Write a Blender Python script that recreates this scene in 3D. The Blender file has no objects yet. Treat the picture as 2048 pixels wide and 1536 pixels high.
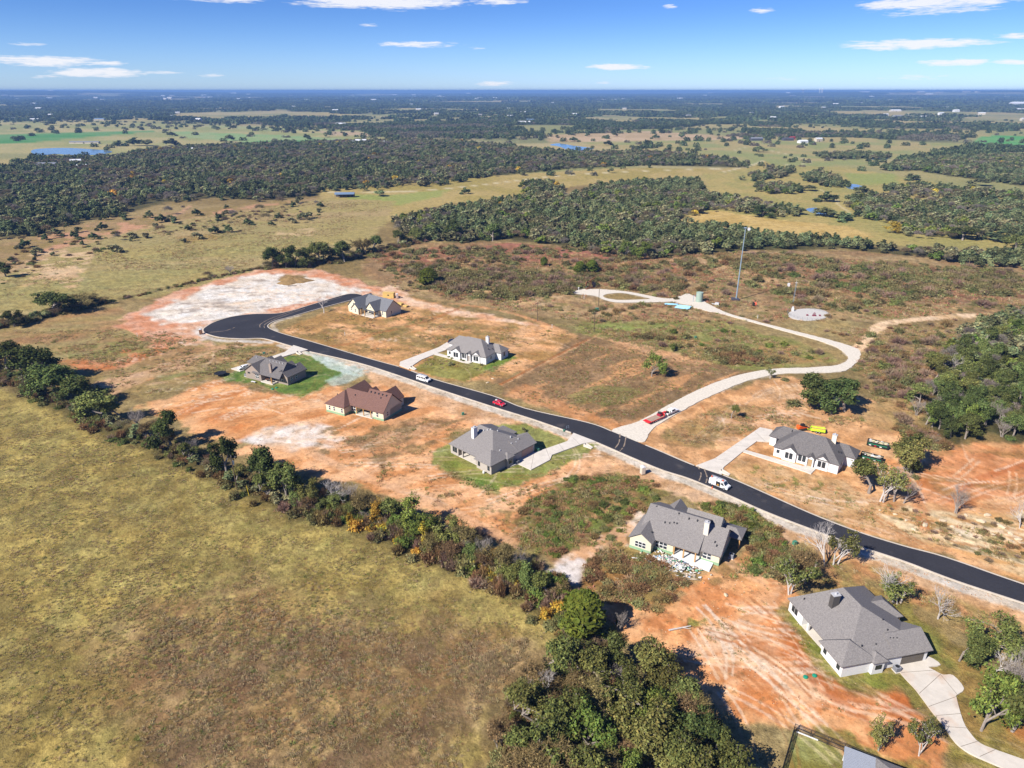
import bpy, bmesh, math, random
import numpy as np
from mathutils import Vector, Euler
from mathutils.geometry import tessellate_polygon
S = bpy.context.scene
COL = S.collection
R = math.radians
# ------------------------------------------------------------------ camera
CAM_H = 100.0; FPX = 1365.0; HOR = 181.0
PITCH = math.atan((768 - HOR) / FPX)
cam = bpy.data.cameras.new('camera'); cam.sensor_width = 36.0; cam.lens = 36.0 * FPX / 2048
cam.clip_start = 1.0; cam.clip_end = 200000.0
co = bpy.data.objects.new('camera', cam); COL.objects.link(co)
co.location = (0, 0, CAM_H); co.rotation_euler = (R(90) - PITCH, 0, 0); S.camera = co
# ------------------------------------------------------------------ light, sky
SUN_EL, SUN_AZ = 40.0, 38.0                       # shadows run towards +x+y at 38 degrees
sv = Vector((-math.cos(R(SUN_AZ)) * math.cos(R(SUN_EL)), -math.sin(R(SUN_AZ)) * math.cos(R(SUN_EL)), math.sin(R(SUN_EL))))
sun = bpy.data.lights.new('sun', 'SUN'); sun.energy = 5.0; sun.angle = R(0.53); sun.color = (1.0, 0.945, 0.86)
so = bpy.data.objects.new('sun', sun); COL.objects.link(so); so.rotation_euler = (-sv).to_track_quat('-Z', 'Y').to_euler()
so.location = (0, 0, 300)
W = bpy.data.worlds.new('World'); S.world = W; W.use_nodes = True
def build_world():
    nt = W.node_tree; N = nt.nodes; L = nt.links; N.clear()
    out = N.new('ShaderNodeOutputWorld'); bg = N.new('ShaderNodeBackground'); bg.inputs[1].default_value = 0.09
    sk = N.new('ShaderNodeTexSky'); sk.sky_type = 'NISHITA'; sk.sun_disc = False
    sk.sun_elevation = R(SUN_EL); sk.sun_rotation = math.atan2(sv.x, sv.y) % (2 * math.pi)
    sk.altitude = 300; sk.air_density = 1.0; sk.dust_density = 0.15; sk.ozone_density = 3.0
    tint = N.new('ShaderNodeMix'); tint.data_type = 'RGBA'; tint.blend_type = 'MULTIPLY'; tint.inputs[0].default_value = 1.0
    L.new(sk.outputs[0], tint.inputs[6])
    tc = N.new('ShaderNodeTexCoord'); sep = N.new('ShaderNodeSeparateXYZ'); L.new(tc.outputs['Generated'], sep.inputs[0])
    rp = N.new('ShaderNodeMapRange'); rp.interpolation_type = 'SMOOTHSTEP'; rp.inputs[1].default_value = -0.01; rp.inputs[2].default_value = 0.115; L.new(sep.outputs[2], rp.inputs[0])
    gm = N.new('ShaderNodeMix'); gm.data_type = 'RGBA'; L.new(rp.outputs[0], gm.inputs[0]); gm.inputs[6].default_value = SKY_LOW; gm.inputs[7].default_value = SKY_HIGH; L.new(gm.outputs[2], tint.inputs[7])
    def M(op, a, b=None, c=None, clamp=False):
        n = N.new('ShaderNodeMath'); n.operation = op; n.use_clamp = clamp
        for i, v in enumerate((a, b, c)):
            if v is None: continue
            if isinstance(v, (int, float)): n.inputs[i].default_value = v
            else: L.new(v, n.inputs[i])
        return n.outputs[0]
    az = M('ARCTAN2', sep.outputs[0], sep.outputs[1]); el = M('ARCSINE', sep.outputs[2])
    cmb = N.new('ShaderNodeCombineXYZ'); L.new(M('MULTIPLY', az, 26.0), cmb.inputs[0]); L.new(M('MULTIPLY', el, 150.0), cmb.inputs[1])
    nz = N.new('ShaderNodeTexNoise'); nz.inputs['Scale'].default_value = 1.0; nz.inputs['Detail'].default_value = 7; nz.inputs['Roughness'].default_value = 0.62
    L.new(cmb.outputs[0], nz.inputs[0])
    cm2 = N.new('ShaderNodeCombineXYZ'); L.new(M('MULTIPLY', az, 75.0), cm2.inputs[0]); L.new(M('MULTIPLY', el, 620.0), cm2.inputs[1])
    nz2 = N.new('ShaderNodeTexNoise'); nz2.inputs['Scale'].default_value = 1.0; nz2.inputs['Detail'].default_value = 5
    L.new(cm2.outputs[0], nz2.inputs[0])
    best = None
    for (x, y, w, h, s) in CLOUDS:
        d = Vector(((x - 1024) / FPX, 1.0, -(y - 768) / FPX)); c_, s_ = math.cos(PITCH), math.sin(PITCH)
        d = Vector((d.x, c_ * d.y + s_ * d.z, -s_ * d.y + c_ * d.z)).normalized()
        a0 = math.atan2(d.x, d.y); e0 = math.asin(d.z)
        du = M('MULTIPLY', M('SUBTRACT', az, a0), FPX / w); dv = M('MULTIPLY', M('SUBTRACT', el, e0), FPX / h)
        # flat base, rounded top
        q = M('ADD', M('MULTIPLY', du, du), M('MULTIPLY', dv, dv))
        f = M('MULTIPLY', M('SUBTRACT', 1.0, q), s)
        best = f if best is None else M('MAXIMUM', best, f)
    t = M('ADD', best, M('MULTIPLY', M('SUBTRACT', nz.outputs[0], 0.5), 2.2))
    t = M('ADD', t, M('MULTIPLY', M('SUBTRACT', nz2.outputs[0], 0.5), 1.5))
    gate = M('MULTIPLY', M('ADD', best, 0.35), 3.0, clamp=True)
    fac = M('MULTIPLY', M('MULTIPLY', M('SUBTRACT', t, 0.12), 1.35, clamp=True), gate)
    mix = N.new('ShaderNodeMix'); mix.data_type = 'RGBA'; L.new(M('MULTIPLY', fac, 0.9), mix.inputs[0])
    L.new(tint.outputs[2], mix.inputs[6]); mix.inputs[7].default_value = CLOUD_COL
    L.new(mix.outputs[2], bg.inputs[0]); L.new(bg.outputs[0], out.inputs[0])
SKY_LOW = (0.42, 0.59, 1.0, 1); SKY_HIGH = (0.21, 0.36, 0.71, 1)      # deep clear autumn air
CLOUD_COL = (5.4, 5.4, 5.6, 1)
# each cloud: place in the sky (as seen), half width, half height, weight
CLOUDS = [(95, 122, 90, 9, 1.0), (208, 126, 32, 4, .8), (195, 145, 80, 8, 1.0), (322, 145, 36, 3, .7), (425, 151, 26, 3, .7), (95, 153, 30, 2.5, .4),
          (760, 2, 170, 15, 1.2), (430, -4, 90, 7, .9), (990, 3, 55, 7, .7), (840, 89, 75, 6, .8), (1235, 134, 66, 6, .95), (985, 167, 42, 5, .9),
          (1525, 21, 22, 5, .7), (1870, 4, 120, 11, 1.1), (1860, 22, 90, 7, .55), (1825, 88, 125, 9, 1.0), (2035, 71, 34, 5, .8), (1905, 125, 58, 6, .9),
          (2020, 124, 36, 4, .7), (1830, 154, 60, 4, .4), (1570, 157, 30, 2.5, .4), (1200, 165, 22, 2.5, .5), (740, 50, 20, 3, .45), (1340, 13, 12, 4, .5),
          (50, 88, 26, 2.5, .4), (955, 97, 16, 2.5, .4), (1010, 118, 30, 2, .4), (-180, 60, 90, 9, 1), (2260, 40, 110, 10, 1), (1400, -60, 160, 12, 1), (300, -90, 190, 14, 1)]
build_world()
S.view_settings.view_transform = 'Standard'; S.view_settings.look = 'None'; S.view_settings.gamma = 1.0
S.view_settings.exposure = 1.0; S.view_settings.use_curve_mapping = False
S.cycles.use_denoising = True
try: S.cycles.denoiser = 'OPENIMAGEDENOISE'
except Exception: pass
S.cycles.max_bounces = 6; S.cycles.diffuse_bounces = 3; S.cycles.volume_bounces = 0
S.render.film_transparent = False
# ------------------------------------------------------------------ helpers
CP, SP = math.cos(PITCH), math.sin(PITCH)
def at(x, y, z=0.0):
    a, v = (x - 1024) / FPX, -(y - 768) / FPX
    d = (a, CP + SP * v, -SP + CP * v); t = (z - CAM_H) / d[2]
    return Vector((d[0] * t, d[1] * t, z))
def proj(p):
    X, Y, Z = p[0], p[1], p[2] - CAM_H
    d = CP * Y - SP * Z; v = SP * Y + CP * Z
    return 1024 + FPX * X / d, 768 - FPX * v / d
def hgt(bx, by, ty):
    b = at(bx, by); lo, hi = 0.0, 90.0
    for _ in range(40):
        m = (lo + hi) / 2
        if proj((b.x, b.y, m))[1] > ty: lo = m
        else: hi = m
    return lo
KALB = 0.60
def srgb(h):
    h = h.lstrip('#'); v = [int(h[i:i + 2], 16) / 255 for i in (0, 2, 4)]
    return tuple((c / 12.92 if c <= 0.04045 else ((c + 0.055) / 1.055) ** 2.4) for c in v)
def alb(h, k=1.0): return tuple(c * KALB * k for c in srgb(h))
def hexv(h, k=1.0): return np.array(alb(h, k))
MATS = {}
def mat(name, col, rough=0.8, var=0.0, scale=4.0, metal=0.0, bump=0.0, rand=0.0, spec=0.3):
    if name in MATS: return MATS[name]
    if isinstance(col, str): col = alb(col)
    m = bpy.data.materials.new(name); m.use_nodes = True; nt = m.node_tree; b = nt.nodes['Principled BSDF']
    b.inputs['Base Color'].default_value = (*col, 1); b.inputs['Roughness'].default_value = rough; b.inputs['Metallic'].default_value = metal
    b.inputs['Specular IOR Level'].default_value = spec
    last = None
    if var or bump:
        tc = nt.nodes.new('ShaderNodeTexCoord'); nz = nt.nodes.new('ShaderNodeTexNoise'); nz.inputs['Scale'].default_value = scale
        nz.inputs['Detail'].default_value = 6; nz.inputs['Roughness'].default_value = 0.65; nt.links.new(tc.outputs['Object'], nz.inputs[0])
        if var:
            mr = nt.nodes.new('ShaderNodeMapRange'); mr.inputs[1].default_value = 0.25; mr.inputs[2].default_value = 0.75
            mr.inputs[3].default_value = 1 - var; mr.inputs[4].default_value = 1 + var; nt.links.new(nz.outputs[0], mr.inputs[0])
            mx = nt.nodes.new('ShaderNodeMix'); mx.data_type = 'RGBA'; mx.blend_type = 'MULTIPLY'; mx.inputs[0].default_value = 1
            mx.inputs[6].default_value = (*col, 1); nt.links.new(mr.outputs[0], mx.inputs[7]); nt.links.new(mx.outputs[2], b.inputs['Base Color'])
        if bump:
            bp = nt.nodes.new('ShaderNodeBump'); bp.inputs['Strength'].default_value = 1; bp.inputs['Distance'].default_value = bump
            nt.links.new(nz.outputs[0], bp.inputs['Height']); nt.links.new(bp.outputs[0], b.inputs['Normal'])
    MATS[name] = m; return m
def leafmat(name, col, var=0.35, trans=0.25):
    if name in MATS: return MATS[name]
    if isinstance(col, str): col = alb(col)
    m = bpy.data.materials.new(name); m.use_nodes = True; nt = m.node_tree; N = nt.nodes; L = nt.links; N.clear()
    out = N.new('ShaderNodeOutputMaterial'); at_ = N.new('ShaderNodeAttribute'); at_.attribute_name = 'Col'
    oi = N.new('ShaderNodeObjectInfo')
    mx = N.new('ShaderNodeMix'); mx.data_type = 'RGBA'; mx.blend_type = 'MULTIPLY'; mx.inputs[0].default_value = 1; mx.inputs[6].default_value = (*col, 1)
    L.new(at_.outputs[0], mx.inputs[7])
    hs = N.new('ShaderNodeHueSaturation'); L.new(mx.outputs[2], hs.inputs['Color'])
    def mr(lo, hi, src):
        n = N.new('ShaderNodeMapRange'); n.inputs[3].default_value = lo; n.inputs[4].default_value = hi; L.new(src, n.inputs[0]); return n.outputs[0]
    L.new(mr(1 - var, 1 + var, oi.outputs['Random']), hs.inputs['Value'])
    ml = N.new('ShaderNodeMath'); ml.operation = 'MULTIPLY'; ml.inputs[1].default_value = 7.31; L.new(oi.outputs['Random'], ml.inputs[0])
    fr = N.new('ShaderNodeMath'); fr.operation = 'FRACT'; L.new(ml.outputs[0], fr.inputs[0])
    L.new(mr(0.475, 0.525, fr.outputs[0]), hs.inputs['Hue'])
    df = N.new('ShaderNodeBsdfDiffuse'); tr = N.new('ShaderNodeBsdfTranslucent'); ms = N.new('ShaderNodeMixShader'); ms.inputs[0].default_value = trans
    L.new(hs.outputs[0], df.inputs[0]); L.new(hs.outputs[0], tr.inputs[0]); L.new(df.outputs[0], ms.inputs[1]); L.new(tr.outputs[0], ms.inputs[2]); L.new(ms.outputs[0], out.inputs[0])
    MATS[name] = m; return m
def mesh_np(name, V, F, mat_=None, col=None, smooth=False):
    V = np.asarray(V, dtype=np.float32); me = bpy.data.meshes.new(name)
    me.vertices.add(len(V)); me.vertices.foreach_set('co', V.ravel())
    F = np.asarray(F, dtype=np.int32); n, k = F.shape
    me.loops.add(n * k); me.loops.foreach_set('vertex_index', F.ravel())
    me.polygons.add(n); me.polygons.foreach_set('loop_start', np.arange(0, n * k, k, dtype=np.int32)); me.polygons.foreach_set('loop_total', np.full(n, k, dtype=np.int32))
    if smooth: me.polygons.foreach_set('use_smooth', np.ones(n, dtype=bool))
    me.update(calc_edges=True)
    if col is not None:
        a = me.attributes.new('Col', 'FLOAT_COLOR', 'POINT'); c = np.ones((len(V), 4), dtype=np.float32); c[:, :3] = col; a.data.foreach_set('color', c.ravel())
    if mat_: me.materials.append(mat_)
    return me
class MB:
    def __init__(s): s.v = []; s.f = []
    def add(s, vs, fs):
        k = len(s.v); s.v += [tuple(v) for v in vs]; s.f += [tuple(i + k for i in f) for f in fs]; return s
    def box(s, x0, x1, y0, y1, z0, z1, taper=0.0):
        t = taper
        return s.add([(x0, y0, z0), (x1, y0, z0), (x1, y1, z0), (x0, y1, z0), (x0 + t, y0 + t, z1), (x1 - t, y0 + t, z1), (x1 - t, y1 - t, z1), (x0 + t, y1 - t, z1)],
                     [(0, 3, 2, 1), (4, 5, 6, 7), (0, 1, 5, 4), (1, 2, 6, 5), (2, 3, 7, 6), (3, 0, 4, 7)])
    def prism(s, prof, a0, a1, axis='y', inset=None):
        # prof: list of (u, z); extruded along axis from a0 to a1
        n = len(prof); P = []
        for a in (a0, a1):
            for (u, z) in prof: P.append((u, a, z) if axis == 'y' else (a, u, z))
        fs = [tuple(range(n)), tuple(range(2 * n - 1, n - 1, -1))] + [(i, i + n, (i + 1) % n + n, (i + 1) % n) for i in range(n)]
        return s.add(P, fs)
    def tube(s, p, q, r0, r1=None, n=6):
        r1 = r0 if r1 is None else r1; p = Vector(p); q = Vector(q); d = (q - p)
        if d.length < 1e-6: return s
        d.normalize(); u = d.orthogonal().normalized(); w = d.cross(u); V = []
        for c, r in ((p, r0), (q, r1)):
            for i in range(n):
                a = 2 * math.pi * i / n; V.append(c + u * (r * math.cos(a)) + w * (r * math.sin(a)))
        return s.add(V, [tuple(range(n - 1, -1, -1)), tuple(range(n, 2 * n))] + [(i, (i + 1) % n, (i + 1) % n + n, i + n) for i in range(n)])
    def quad(s, *vs): return s.add(vs, [tuple(range(len(vs)))])
    def mesh(s, name, m=None):
        me = bpy.data.meshes.new(name); me.from_pydata(s.v, [], s.f); me.update()
        bm = bmesh.new(); bm.from_mesh(me); bmesh.ops.recalc_face_normals(bm, faces=bm.faces); bm.to_mesh(me); bm.free()
        if m: me.materials.append(m)
        return me
    def obj(s, name, m, parent=None, loc=(0, 0, 0), rz=0.0): return put(name, s.mesh(name, m), parent, loc, rz)
def put(name, me, parent=None, loc=(0, 0, 0), rz=0.0, sc=None):
    o = bpy.data.objects.new(name, me); COL.objects.link(o); o.location = loc; o.rotation_euler = (0, 0, rz)
    if sc is not None: o.scale = sc
    if parent: o.parent = parent
    return o
def tag(o, label=None, cat=None, group=None, kind=None):
    if label: o['label'] = label
    if cat: o['category'] = cat
    if group: o['group'] = group
    if kind: o['kind'] = kind
    return o
def thing(name, label, cat, loc=(0, 0, 0), rz=0.0, group=None):
    o = bpy.data.objects.new(name, None); o.empty_display_size = 0.5; COL.objects.link(o); o.location = loc; o.rotation_euler = (0, 0, rz)
    return tag(o, label, cat, group)
def bevel(me, w=0.05, seg=1):
    bm = bmesh.new(); bm.from_mesh(me); bmesh.ops.remove_doubles(bm, verts=bm.verts, dist=1e-4)
    es = [e for e in bm.edges if len(e.link_faces) == 2 and e.calc_face_angle(0) > 0.5]
    bmesh.ops.bevel(bm, geom=es, offset=w, segments=seg, affect='EDGES', profile=0.5); bm.to_mesh(me); bm.free(); return me
# noise on numpy arrays
_tab = np.random.RandomState(7).rand(512, 512).astype(np.float32)
def vn(x, y, seed=0):
    x = x + seed * 37.17; y = y + seed * 91.73
    xi = np.floor(x).astype(np.int64); yi = np.floor(y).astype(np.int64); fx = x - xi; fy = y - yi
    fx = fx * fx * (3 - 2 * fx); fy = fy * fy * (3 - 2 * fy)
    a = _tab[xi & 511, yi & 511]; b = _tab[(xi + 1) & 511, yi & 511]; c = _tab[xi & 511, (yi + 1) & 511]; d = _tab[(xi + 1) & 511, (yi + 1) & 511]
    return (a * (1 - fx) + b * fx) * (1 - fy) + (c * (1 - fx) + d * fx) * fy
def fbm(x, y, seed=0, o=4):
    s = 0; a = 0.5; t = 0
    for i in range(o):
        s = s + a * vn(x * 2 ** i, y * 2 ** i, seed + i); t += a; a *= 0.55
    return s / t
def sstep(a, b, x):
    t = np.clip((x - a) / (b - a), 0, 1); return t * t * (3 - 2 * t)
def P(pts): return np.array([at(x, y)[:2] for x, y in pts])
def sdist(X, Y, poly, closed=True):
    # distance to outline, negative inside
    d2 = np.full(X.shape, 1e18); ins = np.zeros(X.shape, bool); n = len(poly)
    for i in range(n if closed else n - 1):
        ax, ay = poly[i]; bx, by = poly[(i + 1) % n]; ex, ey = bx - ax, by - ay; L2 = ex * ex + ey * ey + 1e-12
        t = np.clip(((X - ax) * ex + (Y - ay) * ey) / L2, 0, 1); dx = X - ax - t * ex; dy = Y - ay - t * ey
        d2 = np.minimum(d2, dx * dx + dy * dy)
        if closed and ay != by:
            c = ((ay > Y) != (by > Y)) & (X < (bx - ax) * (Y - ay) / (by - ay) + ax); ins ^= c
    d = np.sqrt(d2)
    return np.where(ins, -d, d) if closed else d
def inside(x, y, poly): return bool(sdist(np.array([x]), np.array([y]), poly)[0] < 0)
def smooth_line(pts, n=6, closed=False):
    pts = [Vector((*p, 0)) if len(p) == 2 else Vector(p) for p in pts]; out = []; m = len(pts)
    for i in range(m if closed else m - 1):
        p0 = pts[(i - 1) % m] if closed or i > 0 else pts[i]; p1 = pts[i]; p2 = pts[(i + 1) % m]
        p3 = pts[(i + 2) % m] if closed or i + 2 < m else p2
        for k in range(n):
            t = k / n
            out.append(0.5 * ((2 * p1) + (p2 - p0) * t + (2 * p0 - 5 * p1 + 4 * p2 - p3) * t * t + (3 * p1 - p0 - 3 * p2 + p3) * t ** 3))
    if not closed: out.append(pts[-1])
    return out
# ------------------------------------------------------------------ layout of roads, drives, woods (image points -> ground points)
ROAD = [(2300, 1250), (2048, 1170), (1892, 1116), (1805, 1092.5), (1717, 1065), (1620, 1027.5), (1500, 974), (1442, 950), (1380, 929), (1312, 900), (1230, 866), (1175, 846),
        (1050, 817.5), (985, 792.5), (870, 760), (800, 735), (730, 715.5), (630, 686), (572, 670), (546, 661), (535, 654), (538, 648), (552, 641), (580, 633.8), (642, 616), (716, 596.5),
        (722, 590), (695, 589), (630, 607.5), (580, 622.5), (550, 627.5), (505, 628.5), (462.5, 634), (430, 644), (412.5, 653.8), (407, 660), (413, 667), (440, 674.5), (480, 677.3), (512, 676.5), (530, 677.5),
        (555, 683.8), (592, 695), (630, 706), (715, 725), (780, 745), (865, 774), (985, 813), (1065, 838), (1145, 866), (1190, 882.5), (1312, 935), (1380, 957.5), (1455, 989), (1530, 1022.5), (1617, 1056),
        (1705, 1088), (1805, 1121), (1911, 1161), (2048, 1206), (2300, 1290)]
DRIVES = {
    'near': [(1797, 1329), (1802, 1347.5), (1831, 1380), (1858, 1415), (1886, 1450), (1911, 1485), (1941, 1507.5), (1986, 1527.5), (2060, 1556), (2080, 1534), (1998, 1502.5), (1961, 1487.5), (1941, 1467.5), (1926, 1442.5),
             (1913, 1397), (1914, 1390), (1928, 1377.5), (1906, 1351), (1886, 1350), (1868, 1341), (1857, 1334), (1881, 1330), (1858, 1314), (1842, 1319)],
    'five': [(1020, 934), (1036, 928), (1062, 940), (1100, 920), (1104, 910), (1170, 886), (1192, 883.5), (1147, 866), (1134, 883), (1070, 905), (1060, 903)],
    'six': [(1392, 931.5), (1430, 917), (1520, 855), (1545, 860), (1545, 884), (1514, 882.5), (1490, 900), (1447, 935), (1443, 950.5)],
    'two': [(800, 724), (877, 695), (897, 683), (910, 686), (900, 697), (872, 707.5), (842, 720), (827, 730), (818, 738), (799, 731)],
    'three': [(616, 699.5), (587, 690.5), (570, 704), (535, 716), (500, 726), (462, 737.5), (480, 743), (500, 737), (565, 714), (592, 706)],
}
WALKS = {'six_walk': [(1490, 900), (1617, 936), (1624, 933), (1632, 938), (1622, 948), (1612, 944), (1486, 904)],
         'two_walk': [(872, 706), (900, 713), (925, 720.5), (938, 722), (944, 719), (947, 722), (940, 726.5), (925, 725), (900, 717), (868, 709)],
         'seven_patio': None}
GRAVEL = [(1285, 884), (1307, 856), (1370, 818), (1432, 787), (1495, 762), (1557, 748), (1620, 746), (1682, 743), (1707, 730.6), (1721, 712), (1717, 699), (1695, 690), (1651, 677.5), (1589, 662), (1526, 646), (1464, 629), (1439, 619),
          (1425, 612), (1379, 588), (1362, 592), (1340, 600), (1370, 609), (1389, 615), (1420, 623), (1434, 625), (1495, 641.6), (1573, 663), (1636, 680.6), (1676, 696), (1695, 712), (1693, 721), (1674, 730), (1620, 735), (1557, 737), (1510, 743), (1448, 759), (1385, 785), (1323, 818), (1276, 843), (1222, 863)]
LOOP = [(1143, 585), (1168, 578), (1211, 579), (1260, 584), (1323, 596), (1351, 597), (1350, 602), (1329, 604), (1280, 605), (1234, 605), (1209, 600), (1190, 592), (1160, 589)]
LOOPHOLE = [(1206, 592), (1215, 588), (1240, 586), (1262, 589), (1290, 595), (1300, 598), (1280, 599), (1240, 600), (1215, 597)]
ROUND = [(1617 + 41 * math.cos(a), 629 + 12 * math.sin(a)) for a in np.linspace(0, 2 * math.pi, 24, endpoint=False)]
WOODS = {   # polygons of tree bases
    'south': [(1030, 1375), (1085, 1345), (1180, 1325), (1255, 1310), (1290, 1345), (1330, 1385), (1420, 1450), (1470, 1530), (1510, 1680), (950, 1680), (985, 1560), (1005, 1470)],
    'east': [(1935, 665), (1990, 640), (2120, 620), (2300, 700), (2300, 900), (2048, 885), (1960, 862), (1910, 890), (1850, 850), (1825, 822), (1870, 770), (1860, 730), (1905, 700)],
    'middle': [(790, 446), (850, 425), (980, 408), (1080, 388), (1150, 393), (1200, 372), (1300, 363), (1400, 362), (1412, 400), (1400, 430), (1340, 438), (1365, 448), (1500, 468), (1620, 478), (1740, 492), (1860, 505), (2060, 512), (2200, 530), (2060, 545), (1900, 528), (1790, 507), (1680, 498), (1560, 500), (1440, 505), (1290, 518), (1190, 512), (1140, 492), (1010, 480), (920, 486), (850, 478), (800, 465)],
    'north': [(-200, 335), (0, 338), (100, 325), (200, 318), (300, 300), (480, 290), (640, 285), (760, 281), (900, 284), (1000, 292), (1110, 303), (1180, 306), (1320, 306), (1470, 322), (1480, 335), (1300, 330), (1120, 338), (1010, 352), (930, 355), (880, 370), (780, 378), (690, 382), (600, 395), (520, 400), (430, 395), (330, 405), (240, 430), (150, 445), (60, 470), (-200, 490)],
    'oaks': [(1400, 375), (1420, 365), (1560, 352), (1600, 350)],
    'grove_a': [(1500, 352), (1530, 345), (1590, 338), (1600, 342), (1560, 356), (1520, 362)],
    'grove_b': [(1600, 352), (1640, 345), (1690, 365), (1700, 376), (1660, 375), (1610, 362)],
    'grove_c': [(1500, 372), (1560, 372), (1610, 382), (1600, 390), (1530, 388)],
    'grove_d': [(1380, 400), (1430, 392), (1540, 410), (1600, 428), (1560, 432), (1470, 425), (1390, 420)],
    'grove_e': [(1690, 398), (1760, 392), (1850, 405), (1990, 405), (2048, 415), (2200, 430), (2200, 480), (2048, 478), (1960, 470), (1900, 480), (1820, 478), (1800, 455), (1730, 440), (1700, 425)],
    'grove_f': [(1770, 378), (1850, 372), (1960, 385), (2048, 390), (2048, 400), (1900, 400), (1780, 392)],
    'grove_g': [(1760, 340), (1800, 325), (1900, 315), (2048, 312), (2200, 320), (2200, 372), (2048, 372), (1980, 362), (1900, 352), (1840, 342)],
    'grove_h': [(1635, 312), (1700, 306), (1780, 312), (1770, 318), (1650, 318)],
    'grove_i': [(1040, 378), (1060, 368), (1110, 366), (1130, 382), (1090, 392), (1055, 388)],
}
FIELDPX = [[(-300, 240), (250, 243), (500, 246), (720, 262), (780, 282), (480, 292), (240, 316), (-300, 316)], [(640, 272), (960, 277), (1090, 269), (1310, 263), (1490, 275), (1640, 277), (1760, 282), (1900, 280), (2300, 270), (2300, 306), (1960, 292), (1790, 320), (1700, 345), (2300, 420), (2300, 520), (1350, 450), (1400, 350), (1190, 310), (1000, 292), (900, 284), (640, 286)],
          [(720, 226), (900, 216), (1060, 222), (1010, 236), (900, 246), (700, 248)], [(1720, 236), (1800, 228), (2300, 226), (2300, 246), (1960, 244)], [(1140, 232), (1260, 226), (1290, 240), (1180, 246)], [(380, 214), (560, 214), (600, 228), (420, 234)], [(180, 218), (330, 222), (330, 236), (170, 234)], [(1500, 205), (1620, 206), (1600, 214), (1500, 213)], [(640, 212), (730, 210), (730, 218), (640, 220)], [(1380, 212), (1440, 214), (1430, 220), (1370, 218)]]
WP = {k: P(v) for k, v in WOODS.items()}
ROADP = np.array([(p.x, p.y) for p in smooth_line([at(*q) for q in ROAD], 4)])
rng = np.random.RandomState(11); random.seed(5)
def far_wood(x, y):
    """true where the distant country is wooded"""
    r = np.sqrt(x * x + y * y); a = x / np.maximum(y, 1)
    n = fbm(np.arctan2(x, np.maximum(y, 1)) * 9 + 3, np.log(r) * 8, 21, 4); thr = np.interp(r, [900, 1400, 2200, 3000, 4500, 9000, 60000], [0.95, 0.53, 0.47, 0.46, 0.44, 0.42, 0.38])
    return n > thr
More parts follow.
